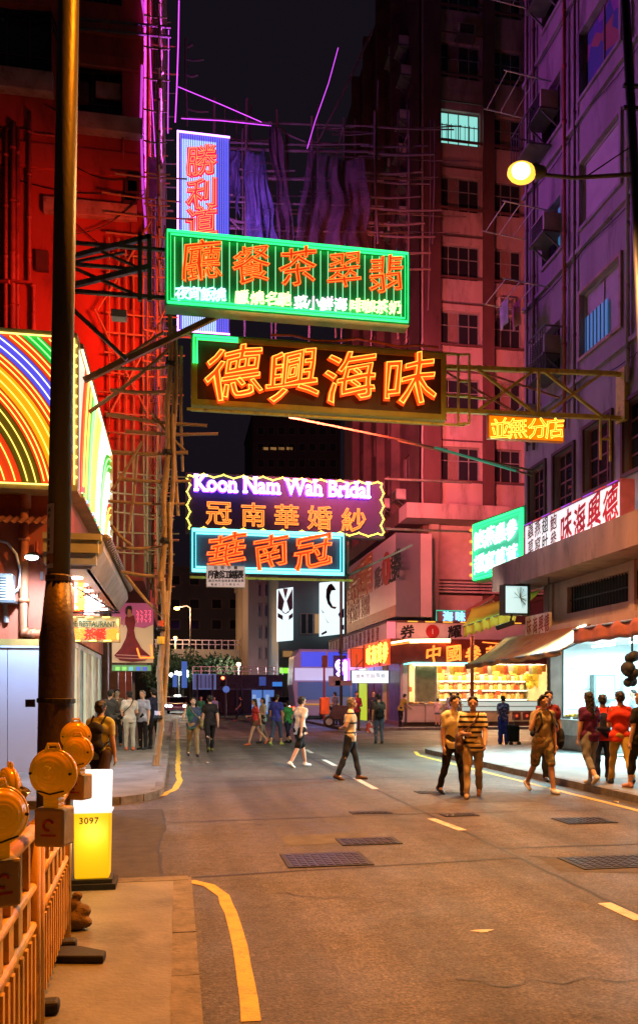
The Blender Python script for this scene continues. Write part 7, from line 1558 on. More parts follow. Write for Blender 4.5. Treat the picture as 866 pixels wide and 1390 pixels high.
# ------------------------------------------------------------------ illuminated bollard 3097
bx_, by_ = -.71, 7.20; t = thing('illuminated_bollard', 'glowing yellow and white traffic bollard numbered 3097', 'bollard', (bx_, by_, .05)); th = .03
MB().prism([(bx_ - .20, by_ - .17, .05), (bx_ + .20, by_ - .17, .05), (bx_ + .20, by_ + .17, .05), (bx_ - .20, by_ + .17, .05)], (0, 0, .05)).build('base', M_BLACK, t); MB().box(bx_ - .17, bx_ + .17, by_ - .14, by_ + .14, .101, .135).build('base', M_DARK, t)
def yellow_shell(): return emis('lit yellow shell', (1.0, .50, .004), .80, (.6, .35, .02))
def taper(z0, z1, w0, w1, d0, d1):
    g = MB(); v = []
    for z, w, d in ((z0, w0, d0), (z1, w1, d1)): v += [(bx_ - w, by_ - d, z), (bx_ + w, by_ - d, z), (bx_ + w, by_ + d, z), (bx_ - w, by_ + d, z)]
    return g.add(v, [(0, 3, 2, 1), (4, 5, 6, 7), (0, 1, 5, 4), (1, 2, 6, 5), (2, 3, 7, 6), (3, 0, 4, 7)])
taper(.136, .70, .142, .152, .11, .118).build('yellow_shell', yellow_shell(), t, bevel=.012)
taper(.701, 1.045, .150, .158, .118, .122).build('white_shell', emis('lit white shell', (.86, .96, 1.0), 1.1), t, bevel=.016); g = MB(); g.box(bx_ - .165, bx_ + .165, by_ - .128, by_ + .128, .695, .712); g.build('rim', emis('white rim', (.8, .9, 1), .8), t)
flat_text(MB(), '3097', (bx_ - .02, by_ - .1215, .605), X1, .075, bold=.02, depth=.004, anchor='c', track=1.1).build('numerals', M_INK, t)
lamp('bollard_light', 'POINT', (bx_, by_ - .30, .5), 5, (1, .7, .25), t, None, .1)
# ------------------------------------------------------------------ plastic barriers and beacons
M_BAR = mat('orange yellow plastic', (.70, .40, .05), .38, var=.15, scale=5, bump=.08, dirt=(.3, .12, .03), dscale=6)
M_FOOT = mat('black rubber foot', (.02, .02, .02), .7)
def barrier(label, a, b, group=None):
    """moulded barrier: two end posts, three rails, upright bars between the upper rails, ribbed lower panel, feet"""
    a, b = Vector(a), Vector(b); u = (b - a); L_ = u.length; u.normalize(); n = u.cross(UP); t = thing('road_barrier', label, 'barrier', (a + b) / 2); o = a
    def at(s, z, d=0): return a + u * s + n * d + UP * z
    for s in (0.03, L_ - .03): MB().tube([at(s, .02), at(s, 1.02)], .038, 10).build('post', M_BAR, t, smooth=True)
    for z, r in ((1.0, .034), (.74, .026), (.56, .026)): MB().tube([at(.03, z), at(L_ - .03, z)], r, 10).build('rail', M_BAR, t, smooth=True)
    nb = int(L_ / .21)
    for i in range(1, nb):
        s = L_ * i / nb; MB().obox(at(s - .025, .765, -.016), u * .05, n * .032, UP * .205).build('bar', M_BAR, t); MB().obox(at(s - .05, .587, -.014), u * .10, n * .028, UP * .127).build('bar', M_BAR, t)
    MB().obox(at(.07, .12, -.012), u * (L_ - .14), n * .024, UP * .415).build('panel', M_BAR, t)
    for i in range(1, nb * 2): s = L_ * i / nb / 2; MB().obox(at(s - .02, .13, -.026), u * .04, n * .052, UP * .395).build('rib', M_BAR, t)
    for s in (.22, L_ - .22): MB().obox(at(s - .05, 0, -.09), u * .10, n * .18, UP * .07).build('foot', M_FOOT, t, bevel=.02)
    return t
zf = Vector((0, 0, .05))
barrier('orange plastic barrier nearest the camera at the left edge', (-.655, 2.55, .05), (-.675, 4.05, .05))
barrier('second orange plastic barrier beyond the nearest one, beside the bollard', (-.68, 4.15, .05), (-.735, 5.65, .05))
barrier('orange plastic barrier set crosswise behind the front beacon', (-2.35, 4.75, .05), (-.95, 5.25, .05))
barrier('far orange barrier behind the pole towards the hoarding', (-2.6, 6.1, .05), (-1.2, 6.0, .05))
M_AMB = None
def amber():
    m = bpy.data.materials.new('amber lens'); nt, N, L = nodes(m); p = N['Principled BSDF']; p.inputs['Base Color'].default_value = (.85, .42, .02, 1); p.inputs['Roughness'].default_value = .18; p.inputs['Transmission Weight'].default_value = .25; p.inputs['Emission Color'].default_value = (1, .34, .0, 1); p.inputs['Emission Strength'].default_value = .10
    tc = N.new('ShaderNodeTexCoord'); wv = N.new('ShaderNodeTexWave'); wv.wave_type = 'RINGS'; wv.rings_direction = 'Y'; wv.inputs['Scale'].default_value = 14; L.new(tc.outputs['Object'], wv.inputs['Vector'])
    b = N.new('ShaderNodeBump'); b.inputs['Strength'].default_value = .35; b.inputs['Distance'].default_value = .004; L.new(wv.outputs[0], b.inputs['Height']); L.new(b.outputs[0], p.inputs['Normal']); return m
M_AMB = amber(); M_HOUS = mat('ochre lamp case', (.50, .38, .11), .45, var=.1)
def beacon(label, px, py, Y, rz, r=.105, case=True):
    c = PY(px, py, Y); t = thing('warning_beacon', label, 'warning lamp', (0, 0, 0))
    ax = Vector((0, -1, 0))
    lens = MB().lathe((0, 0, 0), [(r * .96, -.035), (r, -.02), (r, .0), (r * .93, .018), (r * .6, .040), (r * .25, .048), (.008, .05)], 30, axis=ax).build('lens', M_AMB, t, smooth=True)
    MB().tube([(r * .985 * math.cos(a), -.002, r * .985 * math.sin(a)) for a in [2 * PI * k / 32 for k in range(32)]], .008, 6, closed=True).build('lens_rim', M_AMB, lens, smooth=True)
    MB().tube([(r * .42 * math.cos(a), -.042, r * .42 * math.sin(a)) for a in [2 * PI * k / 24 for k in range(24)]], .004, 5, closed=True).build('lens_ring', M_AMB, lens, smooth=True)
    MB().tube([(-.03, 0, r * .98), (-.022, 0, r + .022), (.022, 0, r + .022), (.03, 0, r * .98)], .009, 6).build('handle', M_AMB, t)
    for s in (-1, 1): MB().lathe((s * r * .88, -.022, .0), [(.006, 0), (.006, .012)], 8, axis=ax).build('screw', M_DARK, t)
    MB().tube([(-r * .6, -.026, -r * .72), (0, -.03, -r * .86), (r * .6, -.026, -r * .72)], .004, 5).build('seam', M_DARK, lens)
    MB().box(-.035, .035, -.02, .035, -r - .05, -r + .015).build('neck', M_AMB, t)
    if case:
        MB().box(-.068, .068, -.045, .075, -r - .215, -r - .045).build('battery_case', M_HOUS, t, bevel=.012)
        MB().tube([(.022 * math.cos(a), -.048, -r - .12 + .022 * math.sin(a)) for a in [.4 + k * .27 for k in range(18)]], .006, 5).build('red_mark', mat('faded red mark', (.45, .06, .03), .6), t)
        MB().box(-.035, .035, -.047, -.044, -r - .168, -r - .158).build('red_mark', mat('faded red mark', (.45, .06, .03), .6), t)
    t.location = c; t.rotation_euler.z = rz; return t
beacon('large amber warning lamp facing the camera on the nearest barrier', 72, 1050, 3.72, R(-18))
beacon('amber warning lamp overlapping behind the front one, lower of the far pair', 105.5, 1021, 5.62, R(-25))
beacon('amber warning lamp at the far end of the barriers, upper of the far pair', 103, 1000, 6.15, R(10), case=False)
beacon('amber warning lamp cut by the left picture edge', -3, 1108, 3.02, R(32))
beacon('amber warning lamp turned edge on behind the left one', 14, 1068, 4.6, R(118))
# crumpled silver wrapping on the edge-on lamp
g = MB(); c = PY(22, 1082, 4.62); rr_ = random.Random(5)
g.grid(lambda u, v: tuple(c + Vector((-.05 + .10 * u + .025 * math.sin(9 * v + 4 * u), .03 * math.sin(11 * u + 3 * v), .07 - .14 * v + .02 * math.cos(13 * u)))), 9, 9); o = solo('foil_wrap', g, mat('silver foil', (.6, .6, .62), .25, .9), 'crumpled silver wrapping stuffed between the left warning lamps', 'wrapping'); s = o.modifiers.new('thickness', 'SOLIDIFY'); s.thickness = .004
# rubble sack and rubber foot by the barrier
g = MB(); c = PZ(104, 1262, .05)
for i, (dx, dy, dz, r) in enumerate(((0, 0, .06, .085), (.035, .02, .12, .065), (-.02, .03, .17, .05), (.0, .04, .225, .038), (.06, -.02, .05, .05), (-.05, .0, .05, .06))): g.ball(c + Vector((dx, dy, dz)), (r, r * .9, r * .8), 10, 8)
o = solo('sand_sack', g, mat('muddy sack', (.16, .11, .06), .9, var=.4, scale=12, bump=.8, bscale=35), 'lumpy muddy sack heaped beside the barrier foot', 'sack', smooth=True); s = o.modifiers.new('remesh', 'REMESH'); s.mode = 'VOXEL'; s.voxel_size = .012
c = PZ(112, 1300, .05); g = MB(); g.prism([(c.x - .16, c.y - .1, .05), (c.x + .14, c.y - .16, .05), (c.x + .15, c.y - .05, .05), (c.x - .02, c.y + .08, .05), (c.x - .16, c.y + .1, .05)], (0, 0, .05)); solo('rubber_block', g, M_FOOT, 'flat black rubber block on the pavement under the barrier end', 'block', bevel=.01)
# hand cart with orange crates at the far right kerb
c = PZ(449, 988, .12); t = thing('hand_cart', 'small cart with orange plastic sides and a black wheel on the far right kerb', 'cart', c)
MB().box(c.x - .5, c.x - .1, c.y - .2, c.y + .3, .75, 1.55).build('side_board', mat('orange plastic', (.75, .16, .03), .4), t, bevel=.03)
for i in range(3): MB().box(c.x - .46 + i * .13, c.x - .40 + i * .13, c.y - .22, c.y - .201, .8, 1.5).build('rib', mat('orange plastic', (.75, .16, .03), .4), t)
MB().prism([(c.x - .1, c.y, .5), (c.x + .9, c.y, .45), (c.x + .9, c.y, 1.15), (c.x + .25, c.y, 1.2)], (0, .5, 0)).build('load_cover', mat('dark cover', (.06, .04, .04), .7), t, bevel=.04)
wheel(t, (c.x - .1, c.y - .05, .40), .28, .10); wheel(t, (c.x + .75, c.y - .05, .40), .28, .10); MB().box(c.x - .45, c.x + .9, c.y + .0, c.y + .4, .42, .449).build('deck', M_DARK, t)
# ------------------------------------------------------------------ people
SKIN = mat('skin', (.60, .38, .27), .55, var=.06, bump=.03); SKIN2 = mat('tanned skin', (.46, .27, .17), .55, var=.06, bump=.03)
HAIR = mat('black hair', (.015, .012, .011), .5, var=.3, scale=30, bump=.5, bscale=60, stretch=(1, 1, .3)); HAIRG = mat('grey hair', (.22, .20, .19), .6, var=.3, scale=30, bump=.5); HAIRB = mat('dyed brown hair', (.22, .11, .04), .55, var=.3, scale=30, bump=.5)
def cloth(name, col): return mat(name, col, .88, var=.14, scale=7, bump=.25, bscale=90, spec=.2)
M_EYE = mat('eye', (.02, .015, .012), .3, bump=0); M_LIP = mat('lips', (.28, .10, .08), .5, bump=0)
def prims_mesh(prims):
    vs, fs = [], []
    for pr in prims:
        if pr[0] == 'e':
            g = MB().ball((0, 0, 0), 1.0, 14, 10); c, r, q = pr[1], pr[2], (pr[3] if len(pr) > 3 else None); n = len(vs)
            for v in g.v:
                w = Vector((v[0] * r[0], v[1] * r[1], v[2] * r[2]))
                if q is not None: w = q @ w
                vs.append(tuple(w + Vector(c)))
            fs += [tuple(i + n for i in f) for f in g.f]
        else:
            _, p0, r0, p1, r1 = pr[:5]; fl = pr[5] if len(pr) > 5 else None; p0, p1 = Vector(p0), Vector(p1); d = p1 - p0; L_ = max(d.length, 1e-5); d.normalize()
            pts, rr = [], []
            for k in range(4): a = PI / 2 * k / 4; pts.append(p0 - d * r0 * math.cos(a)); rr.append(max(r0 * math.sin(a), .0015))
            for k in range(5): pts.append(p0 + d * L_ * k / 4); rr.append(r0 + (r1 - r0) * k / 4)
            for k in range(1, 5): a = PI / 2 * k / 4; pts.append(p1 + d * r1 * math.sin(a)); rr.append(max(r1 * math.cos(a), .0015))
            g = MB().tube(pts, rr, 14); n = len(vs)
            for v in g.v:
                v = Vector(v)
                if fl is not None:
                    f, s = Vector(fl[0]).normalized(), fl[1]; v = v - f * ((v - p0).dot(f) * (1 - s))
                vs.append(tuple(v))
            fs += [tuple(i + n for i in f) for f in g.f]
    return vs, fs
def skinned(name, prims, m, voxel, parent, amp=0.0, freq=9.0, it=6, seed=0.0, fac=.5, hem=None):
    vs, fs = prims_mesh(prims); me = bpy.data.meshes.new(name); me.from_pydata(vs, [], fs)
    o = bpy.data.objects.new(name, me); C.objects.link(o)
    md = o.modifiers.new('remesh', 'REMESH'); md.mode = 'VOXEL'; md.voxel_size = voxel
    sm = o.modifiers.new('smooth', 'SMOOTH'); sm.factor = fac; sm.iterations = it
    me2 = bpy.data.meshes.new_from_object(o.evaluated_get(bpy.context.evaluated_depsgraph_get())); o.modifiers.clear(); o.data = me2; bpy.data.meshes.remove(me); me2.name = name
    me2.materials.clear(); me2.materials.append(m)
    if hem is not None:
        n = len(me2.vertices); co = np.zeros(n * 3); me2.vertices.foreach_get('co', co); co = co.reshape(-1, 3); nearb = (np.abs(co[:, 0]) < .26) & (co[:, 2] < hem + .30); k = nearb & (co[:, 2] < hem); co[k, 2] = hem + (co[k, 2] - hem) * .12; me2.vertices.foreach_set('co', co.ravel()); me2.update()
    if amp:
        n = len(me2.vertices); co = np.zeros(n * 3); me2.vertices.foreach_get('co', co); nr = np.zeros(n * 3); me2.vertices.foreach_get('normal', nr); co = co.reshape(-1, 3); nr = nr.reshape(-1, 3)
        x, y, z = co.T * freq
        d = (np.sin(x * 1.3 + 2.1 * np.sin(z * .9 + seed) + seed) * np.sin(z * 1.1 + 1.7 * np.sin(x * .8 + y + seed)) + .6 * np.sin(2.3 * z + 1.9 * y + 2 * np.sin(1.7 * x) + seed * 2))
        co = co + nr * (d * amp)[:, None]; me2.vertices.foreach_set('co', co.ravel())
    me2.polygons.foreach_set('use_smooth', [True] * len(me2.polygons)); me2.update(); o.parent = parent; return o
ARMS = {'hang': ((.13, .0, -1), (.05, .18, -1)), 'swingf': ((.12, .38, -1), (-.02, .75, -.8)), 'swingb': ((.14, -.42, -1), (.06, -.1, -1)), 'phone': ((.40, .28, -.9), (-.30, .12, 1)), 'back': ((.30, -.34, -.9), (-.95, -.30, -.18)),
        'front': ((.15, .08, -1), (-.42, .9, .02)), 'reach': ((.12, .62, -.8), (-.05, .95, -.1)), 'strap': ((.22, .05, -.95), (-.35, .50, .72)), 'out': ((.45, .25, -.9), (.55, .25, -.75)), 'hip': ((.55, -.1, -.85), (-.5, .35, -.6)), 'ear': ((.45, .35, -.75), (-.25, .05, 1))}
PN = [0]
def person(label, px, py, z, h, rz, legs, arms, top, bottom, shoe, skin=None, hair='short', hairm=None, lean=0, group=None, fine=None, female=False, wide=1.0, nod=0, loc=None):
    PN[0] += 1; sd = PN[0] * 1.7; skin = skin or SKIN; hairm = hairm or HAIR
    foot = loc or PZ(px, py, z); dist = foot.length; vx = .0085 if dist < 16 else (.011 if dist < 26 else .016); s = h / 1.73
    t = thing('person', label, 'person', foot, group); t.rotation_euler.z = rz; t.scale = (s, s, s)
    # legs
    hipw = .088; an = []
    for i, sx in ((0, -1), (1, 1)):
        a, b = R(legs[2 * i]), R(legs[2 * i + 1]); k = Vector((sx * (hipw + .006), math.sin(a) * .43, -math.cos(a) * .43)); an.append((k, k + Vector((sx * .004, math.sin(a - b) * .42, -math.cos(a - b) * .42)), a - b))
    zmin = min(q[1].z for q in an); hz = .078 - zmin; H0 = Vector((0, 0, hz))
    up = hz - .93
    M = Matrix.Rotation(-R(lean), 3, 'X')
    def T(x, y, zz): v = M @ Vector((x, y, zz - .93)); return Vector((v.x, v.y, v.z + hz))
    def TD(v): return M @ Vector(v)
    Y = TD((0, 1, 0)); W = wide * 1.1; sh = .155 * W * (.9 if female else 1)
    body = [('c', T(-.06, 0, .95), .10 * W, T(.06, 0, .95), .10 * W, (Y, .85)), ('c', T(0, 0, 1.0), .112 * W, T(0, 0, 1.18), .115 * W, (Y, .72)), ('c', T(-.06, .0, 1.29), .112 * W, T(.06, .0, 1.29), .112 * W, (Y, .85)), ('c', T(-sh + .02, 0, 1.40), .055, T(sh - .02, 0, 1.40), .055), ('c', T(-.05, -.01, 1.42), .045, T(0, .0, 1.46), .055), ('c', T(.05, -.01, 1.42), .045, T(0, .0, 1.46), .055), ('c', T(0, 0, 1.42), .054, T(0, .012, 1.54), .05)]
    Hd = Matrix.Rotation(-R(nod), 3, 'X'); hc = T(0, .02, 1.55)
    def HP(x, y, zz): return hc + TD(Hd @ Vector((x, y, zz)))
    Q = M @ Hd
    body += [('e', HP(0, -.005, .075), (.074, .090, .100), Q), ('e', HP(0, .035, .022), (.054, .055, .058), Q), ('c', HP(0, .088, .070), .008, HP(0, .105, .048), .013), ('c', HP(-.04, .05, .085), .03, HP(.04, .05, .085), .03)]
    for sx in (-1, 1): body.append(('e', HP(sx * .078, -.005, .058), (.011, .02, .03), Q)); body.append(('c', HP(sx * .012, .092, .048), .009, HP(0, .094, .05), .009))
    shirt, trou, hands = [], [], []
    kind, tm = top; bk, bm2 = bottom
    e = .017
    shirt += [('c', T(-.06, 0, 1.29), .112 * W + e, T(.06, 0, 1.29), .112 * W + e, (Y, .85)), ('c', T(0, 0, 1.02), .122 * W + e, T(0, 0, 1.2), .12 * W + e, (Y, .76)), ('c', T(-.065, 0, .93), .105 * W + e, T(.065, 0, .93), .105 * W + e, (Y, .88)), ('c', T(-sh + .02, 0, 1.40), .055 + e, T(sh - .02, 0, 1.40), .055 + e), ('c', T(-.05, -.01, 1.43), .05 + e * .5, T(.05, -.01, 1.43), .05 + e * .5)]
    if kind != 'vest' : shirt.append(('c', T(-.07, 0, .86), .095 * W + e, T(.07, 0, .86), .095 * W + e, (Y, .9)))
    for i, sx in ((0, -1), (1, 1)):
        ud, fd = ARMS[arms[i]]; ud = TD(Vector((ud[0] * sx, ud[1], ud[2])).normalized()); fd = TD(Vector((fd[0] * sx, fd[1], fd[2])).normalized())
        S = T(sx * sh, 0, 1.395); E_ = S + ud * .29; Wr = E_ + fd * .245
        body += [('c', S, .054, E_, .040), ('c', E_, .041, E_ + fd * .09, .041), ('c', E_ + fd * .08, .040, Wr, .026)]
        sl = {'tee': .62, 'polo': .62, 'blouse': .5, 'long': 1.0, 'vest': 0.0}[kind]
        if sl: shirt.append(('c', S, .054 + e * .6, S + ud * .29 * min(1, sl), .048 + e * .6))
        if kind == 'long': shirt.append(('c', E_, .05 + e * .5, E_ + fd * .21, .036 + e * .6))
        # hand: palm, four fingers in two bent joints, thumb
        sd_ = fd.cross(Vector((0, 1, 0)) if abs(fd.y) < .8 else Vector((0, 0, 1))).normalized(); th = fd.cross(sd_).normalized()
        if (TD((0, 1, 0)).dot(th)) < 0: th = -th
        if arms[i] in ('phone', 'ear', 'strap'): th = TD((0, 1, 0)) - fd * fd.dot(TD((0, 1, 0))); th.normalize()
        pn = fd.cross(th).normalized(); inn = -pn if pn.x * sx > 0 else pn
        K = Wr + fd * .085
        body.append(('c', Wr, .026, K, .034, (pn, .55)))
        for q in range(4):
            off = th * (.027 - .018 * q); ln = (.036, .040, .038, .030)[q]; b0 = K + off; b1 = b0 + (fd + inn * .25).normalized() * ln; b2 = b1 + (fd * .75 + inn * .7).normalized() * ln * .9
            body += [('c', b0, .0098, b1, .0092), ('c', b1, .0092, b2, .0080)]
        tb = Wr + fd * .03 + th * .026; t1 = tb + (fd * .7 + th * .6).normalized() * .04; body += [('c', tb, .013, t1, .0105), ('c', t1, .0105, t1 + (fd + inn * .4).normalized() * .028, .009)]
    for i, sx in ((0, -1), (1, 1)):
        k, a, ang = an[i]; h0 = Vector((sx * hipw, 0, hz)); K = k + H0; A = a + H0
        body += [('c', h0, .082 * W, K, .054), ('c', K, .053, K + (A - K) * .35, .053), ('c', K + (A - K) * .35, .052, A, .036), ('c', A, .036, A + Vector((0, .05, -.035)), .034)]
        if bk in ('trousers', 'wide'):
            w2 = .064 if bk == 'trousers' else .09
            trou += [('c', h0, .088 * W + e * .6, K, .062 + (0.02 if bk == 'wide' else .004)), ('c', K, .064 + (.02 if bk == 'wide' else 0), A + (K - A) * .06, w2 - .008)]
        elif bk == 'shorts': trou += [('c', h0, .092 * W + e * .6, h0 + (K - h0) * .92, .084)]
        elif bk == 'mini': trou += [('c', h0, .090 * W + e * .6, h0 + (K - h0) * .38, .09)]
        elif bk == 'crop': trou += [('c', h0, .088 * W + e * .6, K, .068), ('c', K, .068, K + (A - K) * .5, .066)]
    trou += [('c', T(-.05, 0, .95), .104 * W + e * .6, T(.05, 0, .95), .104 * W + e * .6, (Y, .88)), ('c', T(0, 0, 1.0), .118 * W + e * .3, T(0, 0, 1.04), .118 * W + e * .3, (Y, .74))]
    skinned('body', body, skin, vx, t, it=3, fac=.4)
    skinned('shirt', shirt, tm, max(vx * 1.3, .013), t, .009, 10, 5, sd, hem=T(0, 0, .82).z)
    skinned('trousers' if bk in ('trousers', 'wide', 'crop') else 'shorts', trou, bm2, max(vx * 1.3, .013), t, .0075, 11, 4, sd + 1)
    for i in (0, 1):
        k, a, ang = an[i]; A = a + H0; f = MB(); pitch = max(0, -ang) * .9; c_, s_ = math.cos(pitch), math.sin(pitch)
        def F_(y, zz): return A + Vector((0, y * c_ + zz * s_, -y * s_ * .9 + zz * c_))
        skinned('shoe', [('c', F_(-.04, -.035), .043, F_(.06, -.038), .044), ('c', F_(.06, -.042), .044, F_(.15, -.05), .036), ('c', F_(-.02, 0), .046, F_(.01, -.03), .05)], shoe, .012, t, it=2)
    if hair != 'none':
        hp = [('e', HP(0, -.022, .098), (.082, .094, .092), Q), ('e', HP(0, -.05, .06), (.076, .062, .085), Q), ('c', HP(-.05, .030, .158), .026, HP(.05, .030, .158), .026)]
        for sx in (-1, 1): hp.append(('c', HP(sx * .070, .005, .12), .022, HP(sx * .074, .0, .07), .014))
        if hair == 'long': hp += [('c', HP(0, -.075, .06), .065, T(0, -.12, 1.28), .06, (Y, .6)), ('c', HP(-.06, -.03, .08), .035, T(-.07, -.06, 1.38), .03), ('c', HP(.06, -.03, .08), .035, T(.07, -.06, 1.38), .03)]
        if hair == 'bob': hp += [('c', HP(-.065, -.02, .09), .035, HP(-.068, -.02, -.01), .03), ('c', HP(.065, -.02, .09), .035, HP(.068, -.02, -.01), .03), ('c', HP(0, -.075, .07), .06, HP(0, -.08, -.01), .05)]
        if hair == 'thin': hp = hp[1:2] + [('e', HP(0, -.03, .095), (.078, .088, .088), Q)]
        skinned('hair', hp, hairm, max(vx, .010), t, .004, 34, 2, sd)
    if dist < 24:
        for sx in (-1, 1):
            MB().ball(HP(sx * .030, .082, .078), (.009, .005, .0045), 8, 6).build('eye', M_EYE, None); o = C.objects[-1]; o.parent = t
            MB().tube([HP(sx * .048, .078, .096), HP(sx * .03, .090, .100), HP(sx * .014, .090, .096)], .0026, 5).build('eyebrow', HAIR, None); o = C.objects[-1]; o.parent = t
        MB().ball(HP(0, .086, .012), (.022, .007, .006), 8, 6).build('mouth', M_LIP, None); C.objects[-1].parent = t
    t['_T'] = 0; del t['_T']
    def world(v): return Vector(foot) + Matrix.Rotation(rz, 3, 'Z') @ (Vector(v) * s)
    t_info = dict(T=T, world=world, hz=hz, s=s, foot=foot, rz=rz); return t_info
WALK = (24, 8, -20, 24); WALK2 = (-22, 26, 26, 8); STEP = (14, 6, -12, 14); STEP2 = (-12, 16, 15, 5); STAND = (1, 2, -1, 2); STANDW = (3, 4, -4, 4); LONG = (30, 6, -26, 20)
def wpack(info, label, m, sz=(.15, .09, .22), c=(0, -.20, 1.18)):
    t = thing('backpack', label, 'backpack', info['foot']); t.rotation_euler.z = info['rz']; t.scale = (info['s'],) * 3; T = info['T']
    p = T(*c); skinned('bag', [('c', p + Vector((-sz[0] * .5, 0, -sz[2] * .6)), sz[1], p + Vector((sz[0] * .5, 0, -sz[2] * .6)), sz[1]), ('c', p + Vector((-sz[0] * .5, 0, sz[2] * .5)), sz[1] * .9, p + Vector((sz[0] * .5, 0, sz[2] * .5)), sz[1] * .9), ('c', p + Vector((0, 0, -sz[2] * .5)), sz[0] * .9, p + Vector((0, 0, sz[2] * .5)), sz[0] * .85, ((0, 1, 0), .62))], m, .015, t, .004, 14, 3)
    for sx in (-1, 1):
        MB().tube([T(sx * .09, -.13, 1.38), T(sx * .105, -.02, 1.485), T(sx * .105, .10, 1.40), T(sx * .105, .145, 1.25), T(sx * .13, .06, 1.10), T(sx * .12, -.12, 1.05)], .018, 6).build('strap', m, None); C.objects[-1].parent = t
def sbag(info, label, m, side=1, fwd=.05, z=.92, sz=.13, short=False):
    t = thing('shoulder_bag', label, 'bag', info['foot']); t.rotation_euler.z = info['rz']; t.scale = (info['s'],) * 3; T = info['T']; p = T(side * .23, fwd, z)
    skinned('bag', [('c', p + Vector((0, -sz * .8, -sz * .5)), .05, p + Vector((0, sz * .8, -sz * .5)), .05), ('c', p + Vector((0, -sz * .7, sz * .4)), .04, p + Vector((0, sz * .7, sz * .4)), .04), ('c', p + Vector((0, 0, -sz * .5)), sz, p + Vector((0, 0, sz * .2)), sz, ((1, 0, 0), .5))], m, .014, t, .003, 14, 3)
    o = side if short else -side
    for f in (1, -1): MB().tube([p + Vector((0, fwd + .02 * f, sz * .6)), T(side * .165 if not short else side * .17, .13 * f, 1.12), T(.02 * o if not short else side * .15, .15 * f, 1.30), T(o * .09, .09 * f, 1.44), T(o * .095, 0, 1.485)], .013, 6).build('strap', m, None); C.objects[-1].parent = t
def held_bag(label, pos, m, w=.16, h=.32, name='carrier_bag'):
    p = Vector(pos); t = thing(name, label, 'bag', p); n0 = Vector((0, 0, 0))
    g = MB()
    for j in range(7):
        v = j / 6; ww = w * (.55 + .6 * v - .12 * v * v); dd = w * (.18 + .42 * v)
        for i in range(12): a = 2 * PI * i / 12; g.v.append((p.x + ww * .8 * math.cos(a) + .01 * math.sin(5 * a + j), p.y + dd * math.sin(a), p.z - .08 - h * v))
    for j in range(6):
        for i in range(12): g.f.append((j * 12 + i, j * 12 + (i + 1) % 12, (j + 1) * 12 + (i + 1) % 12, (j + 1) * 12 + i)); g.m.append(0)
    g.f.append(tuple(72 + i for i in range(12))); g.m.append(0); g.build('bag', m, t, smooth=True)
    for s in (-1, 1): MB().tube([p + Vector((s * .05, 0, -.09)), p + Vector((s * .02, 0, -.02)), p], .008, 5).build('handle', m, t)
BK = cloth('black cloth', (.016, .016, .018)); NV = cloth('navy cloth', (.02, .025, .06)); JN = cloth('denim', (.06, .09, .16)); KH = cloth('khaki cloth', (.26, .20, .11)); WT = cloth('white cloth', (.68, .66, .62)); GY = cloth('grey cloth', (.22, .22, .22)); OL = cloth('olive cloth', (.20, .17, .08)); BSHOE = mat('black shoe', (.015, .013, .012), .45); WSHOE = mat('white trainer', (.6, .6, .58), .5); RSHOE = mat('orange trainer', (.6, .15, .06), .5); BR = mat('brown leather', (.10, .05, .03), .5)
L_ = R(90); RT = R(-90); AW = 0.0; TO = PI
# crossing the near road
i = person('man in a cream T-shirt and dark trousers, left one of the close pair', 615, 1080, 0, 1.70, TO + R(14), STEP, ('swingb', 'hang'), ('tee', cloth('cream tee', (.78, .74, .50))), ('trousers', cloth('charcoal trousers', (.03, .028, .03))), BSHOE, lean=2, nod=4)
MB().bar((0, 0, 0), (0, 0, .01), .01)
i2 = person('man in a black striped polo walking beside the man in the cream T-shirt', 642, 1083, 0, 1.68, TO - R(22), STEP2, ('swingf', 'front'), ('polo', stripes('striped polo', (.70, .62, .38), (.02, .02, .025), 11.5, .55)), ('trousers', cloth('beige trousers', (.40, .33, .22))), cloth('beige shoe', (.3, .22, .14)), SKIN2, lean=0)
sbag(i2, 'brown leather shoulder bag carried by the striped polo man of the close pair', BR, 1, .10, .98, .14)
i = person('man in a khaki T-shirt and camouflage shorts holding a phone to his ear', 737, 1077, 0, 1.71, TO + R(6), (14, 4, -16, 20), ('hang', 'phone'), ('tee', cloth('khaki tee', (.30, .24, .12))), ('shorts', printed('camouflage', [(.16, .14, .06), (.30, .25, .13), (.08, .08, .04), (.22, .14, .07)], 16)), WSHOE, SKIN2, nod=6)
p = i['world'](i['T'](.105, .03, 1.60)); solo('mobile_phone', MB().box(p.x - .012, p.x + .012, p.y - .03, p.y + .03, p.z - .06, p.z + .06), M_DARK, 'dark mobile phone held against the ear of the man in camouflage shorts', 'phone')
wpack(i, 'dark backpack worn by the man with the phone', cloth('dark pack', (.03, .03, .035)), (.12, .07, .2))
i = person('person mostly hidden in dark clothes just behind the phone man', 744, 1060, .12, 1.66, TO - R(10), STEP2, ('hang', 'swingb'), ('tee', cloth('maroon tee', (.20, .03, .04))), ('trousers', BK), BSHOE, SKIN2)
sbag(i, 'black bag swinging beside the hip of the hidden dark dressed walker', BK, -1, .0, .85, .15)
i = person('grey haired man in a banded cream polo striding right, hands behind his back', 475, 1059, 0, 1.66, RT + R(-12), (15, 4, -14, 8), ('back', 'back'), ('polo', stripes('cream banded polo', (.80, .70, .50), (.05, .04, .04), 5.0, .82)), ('trousers', cloth('dark denim', (.035, .045, .065))), BR, SKIN2, 'short', HAIRG, wide=1.12, lean=2)
i = person('young man in a white polo and black shorts striding left with white socks', 407, 1042, 0, 1.70, L_ + R(-150), (21, 8, -18, 14), ('swingf', 'swingb'), ('polo', cloth('white polo', (.74, .72, .70))), ('shorts', BK), WSHOE, hair='short', lean=4)
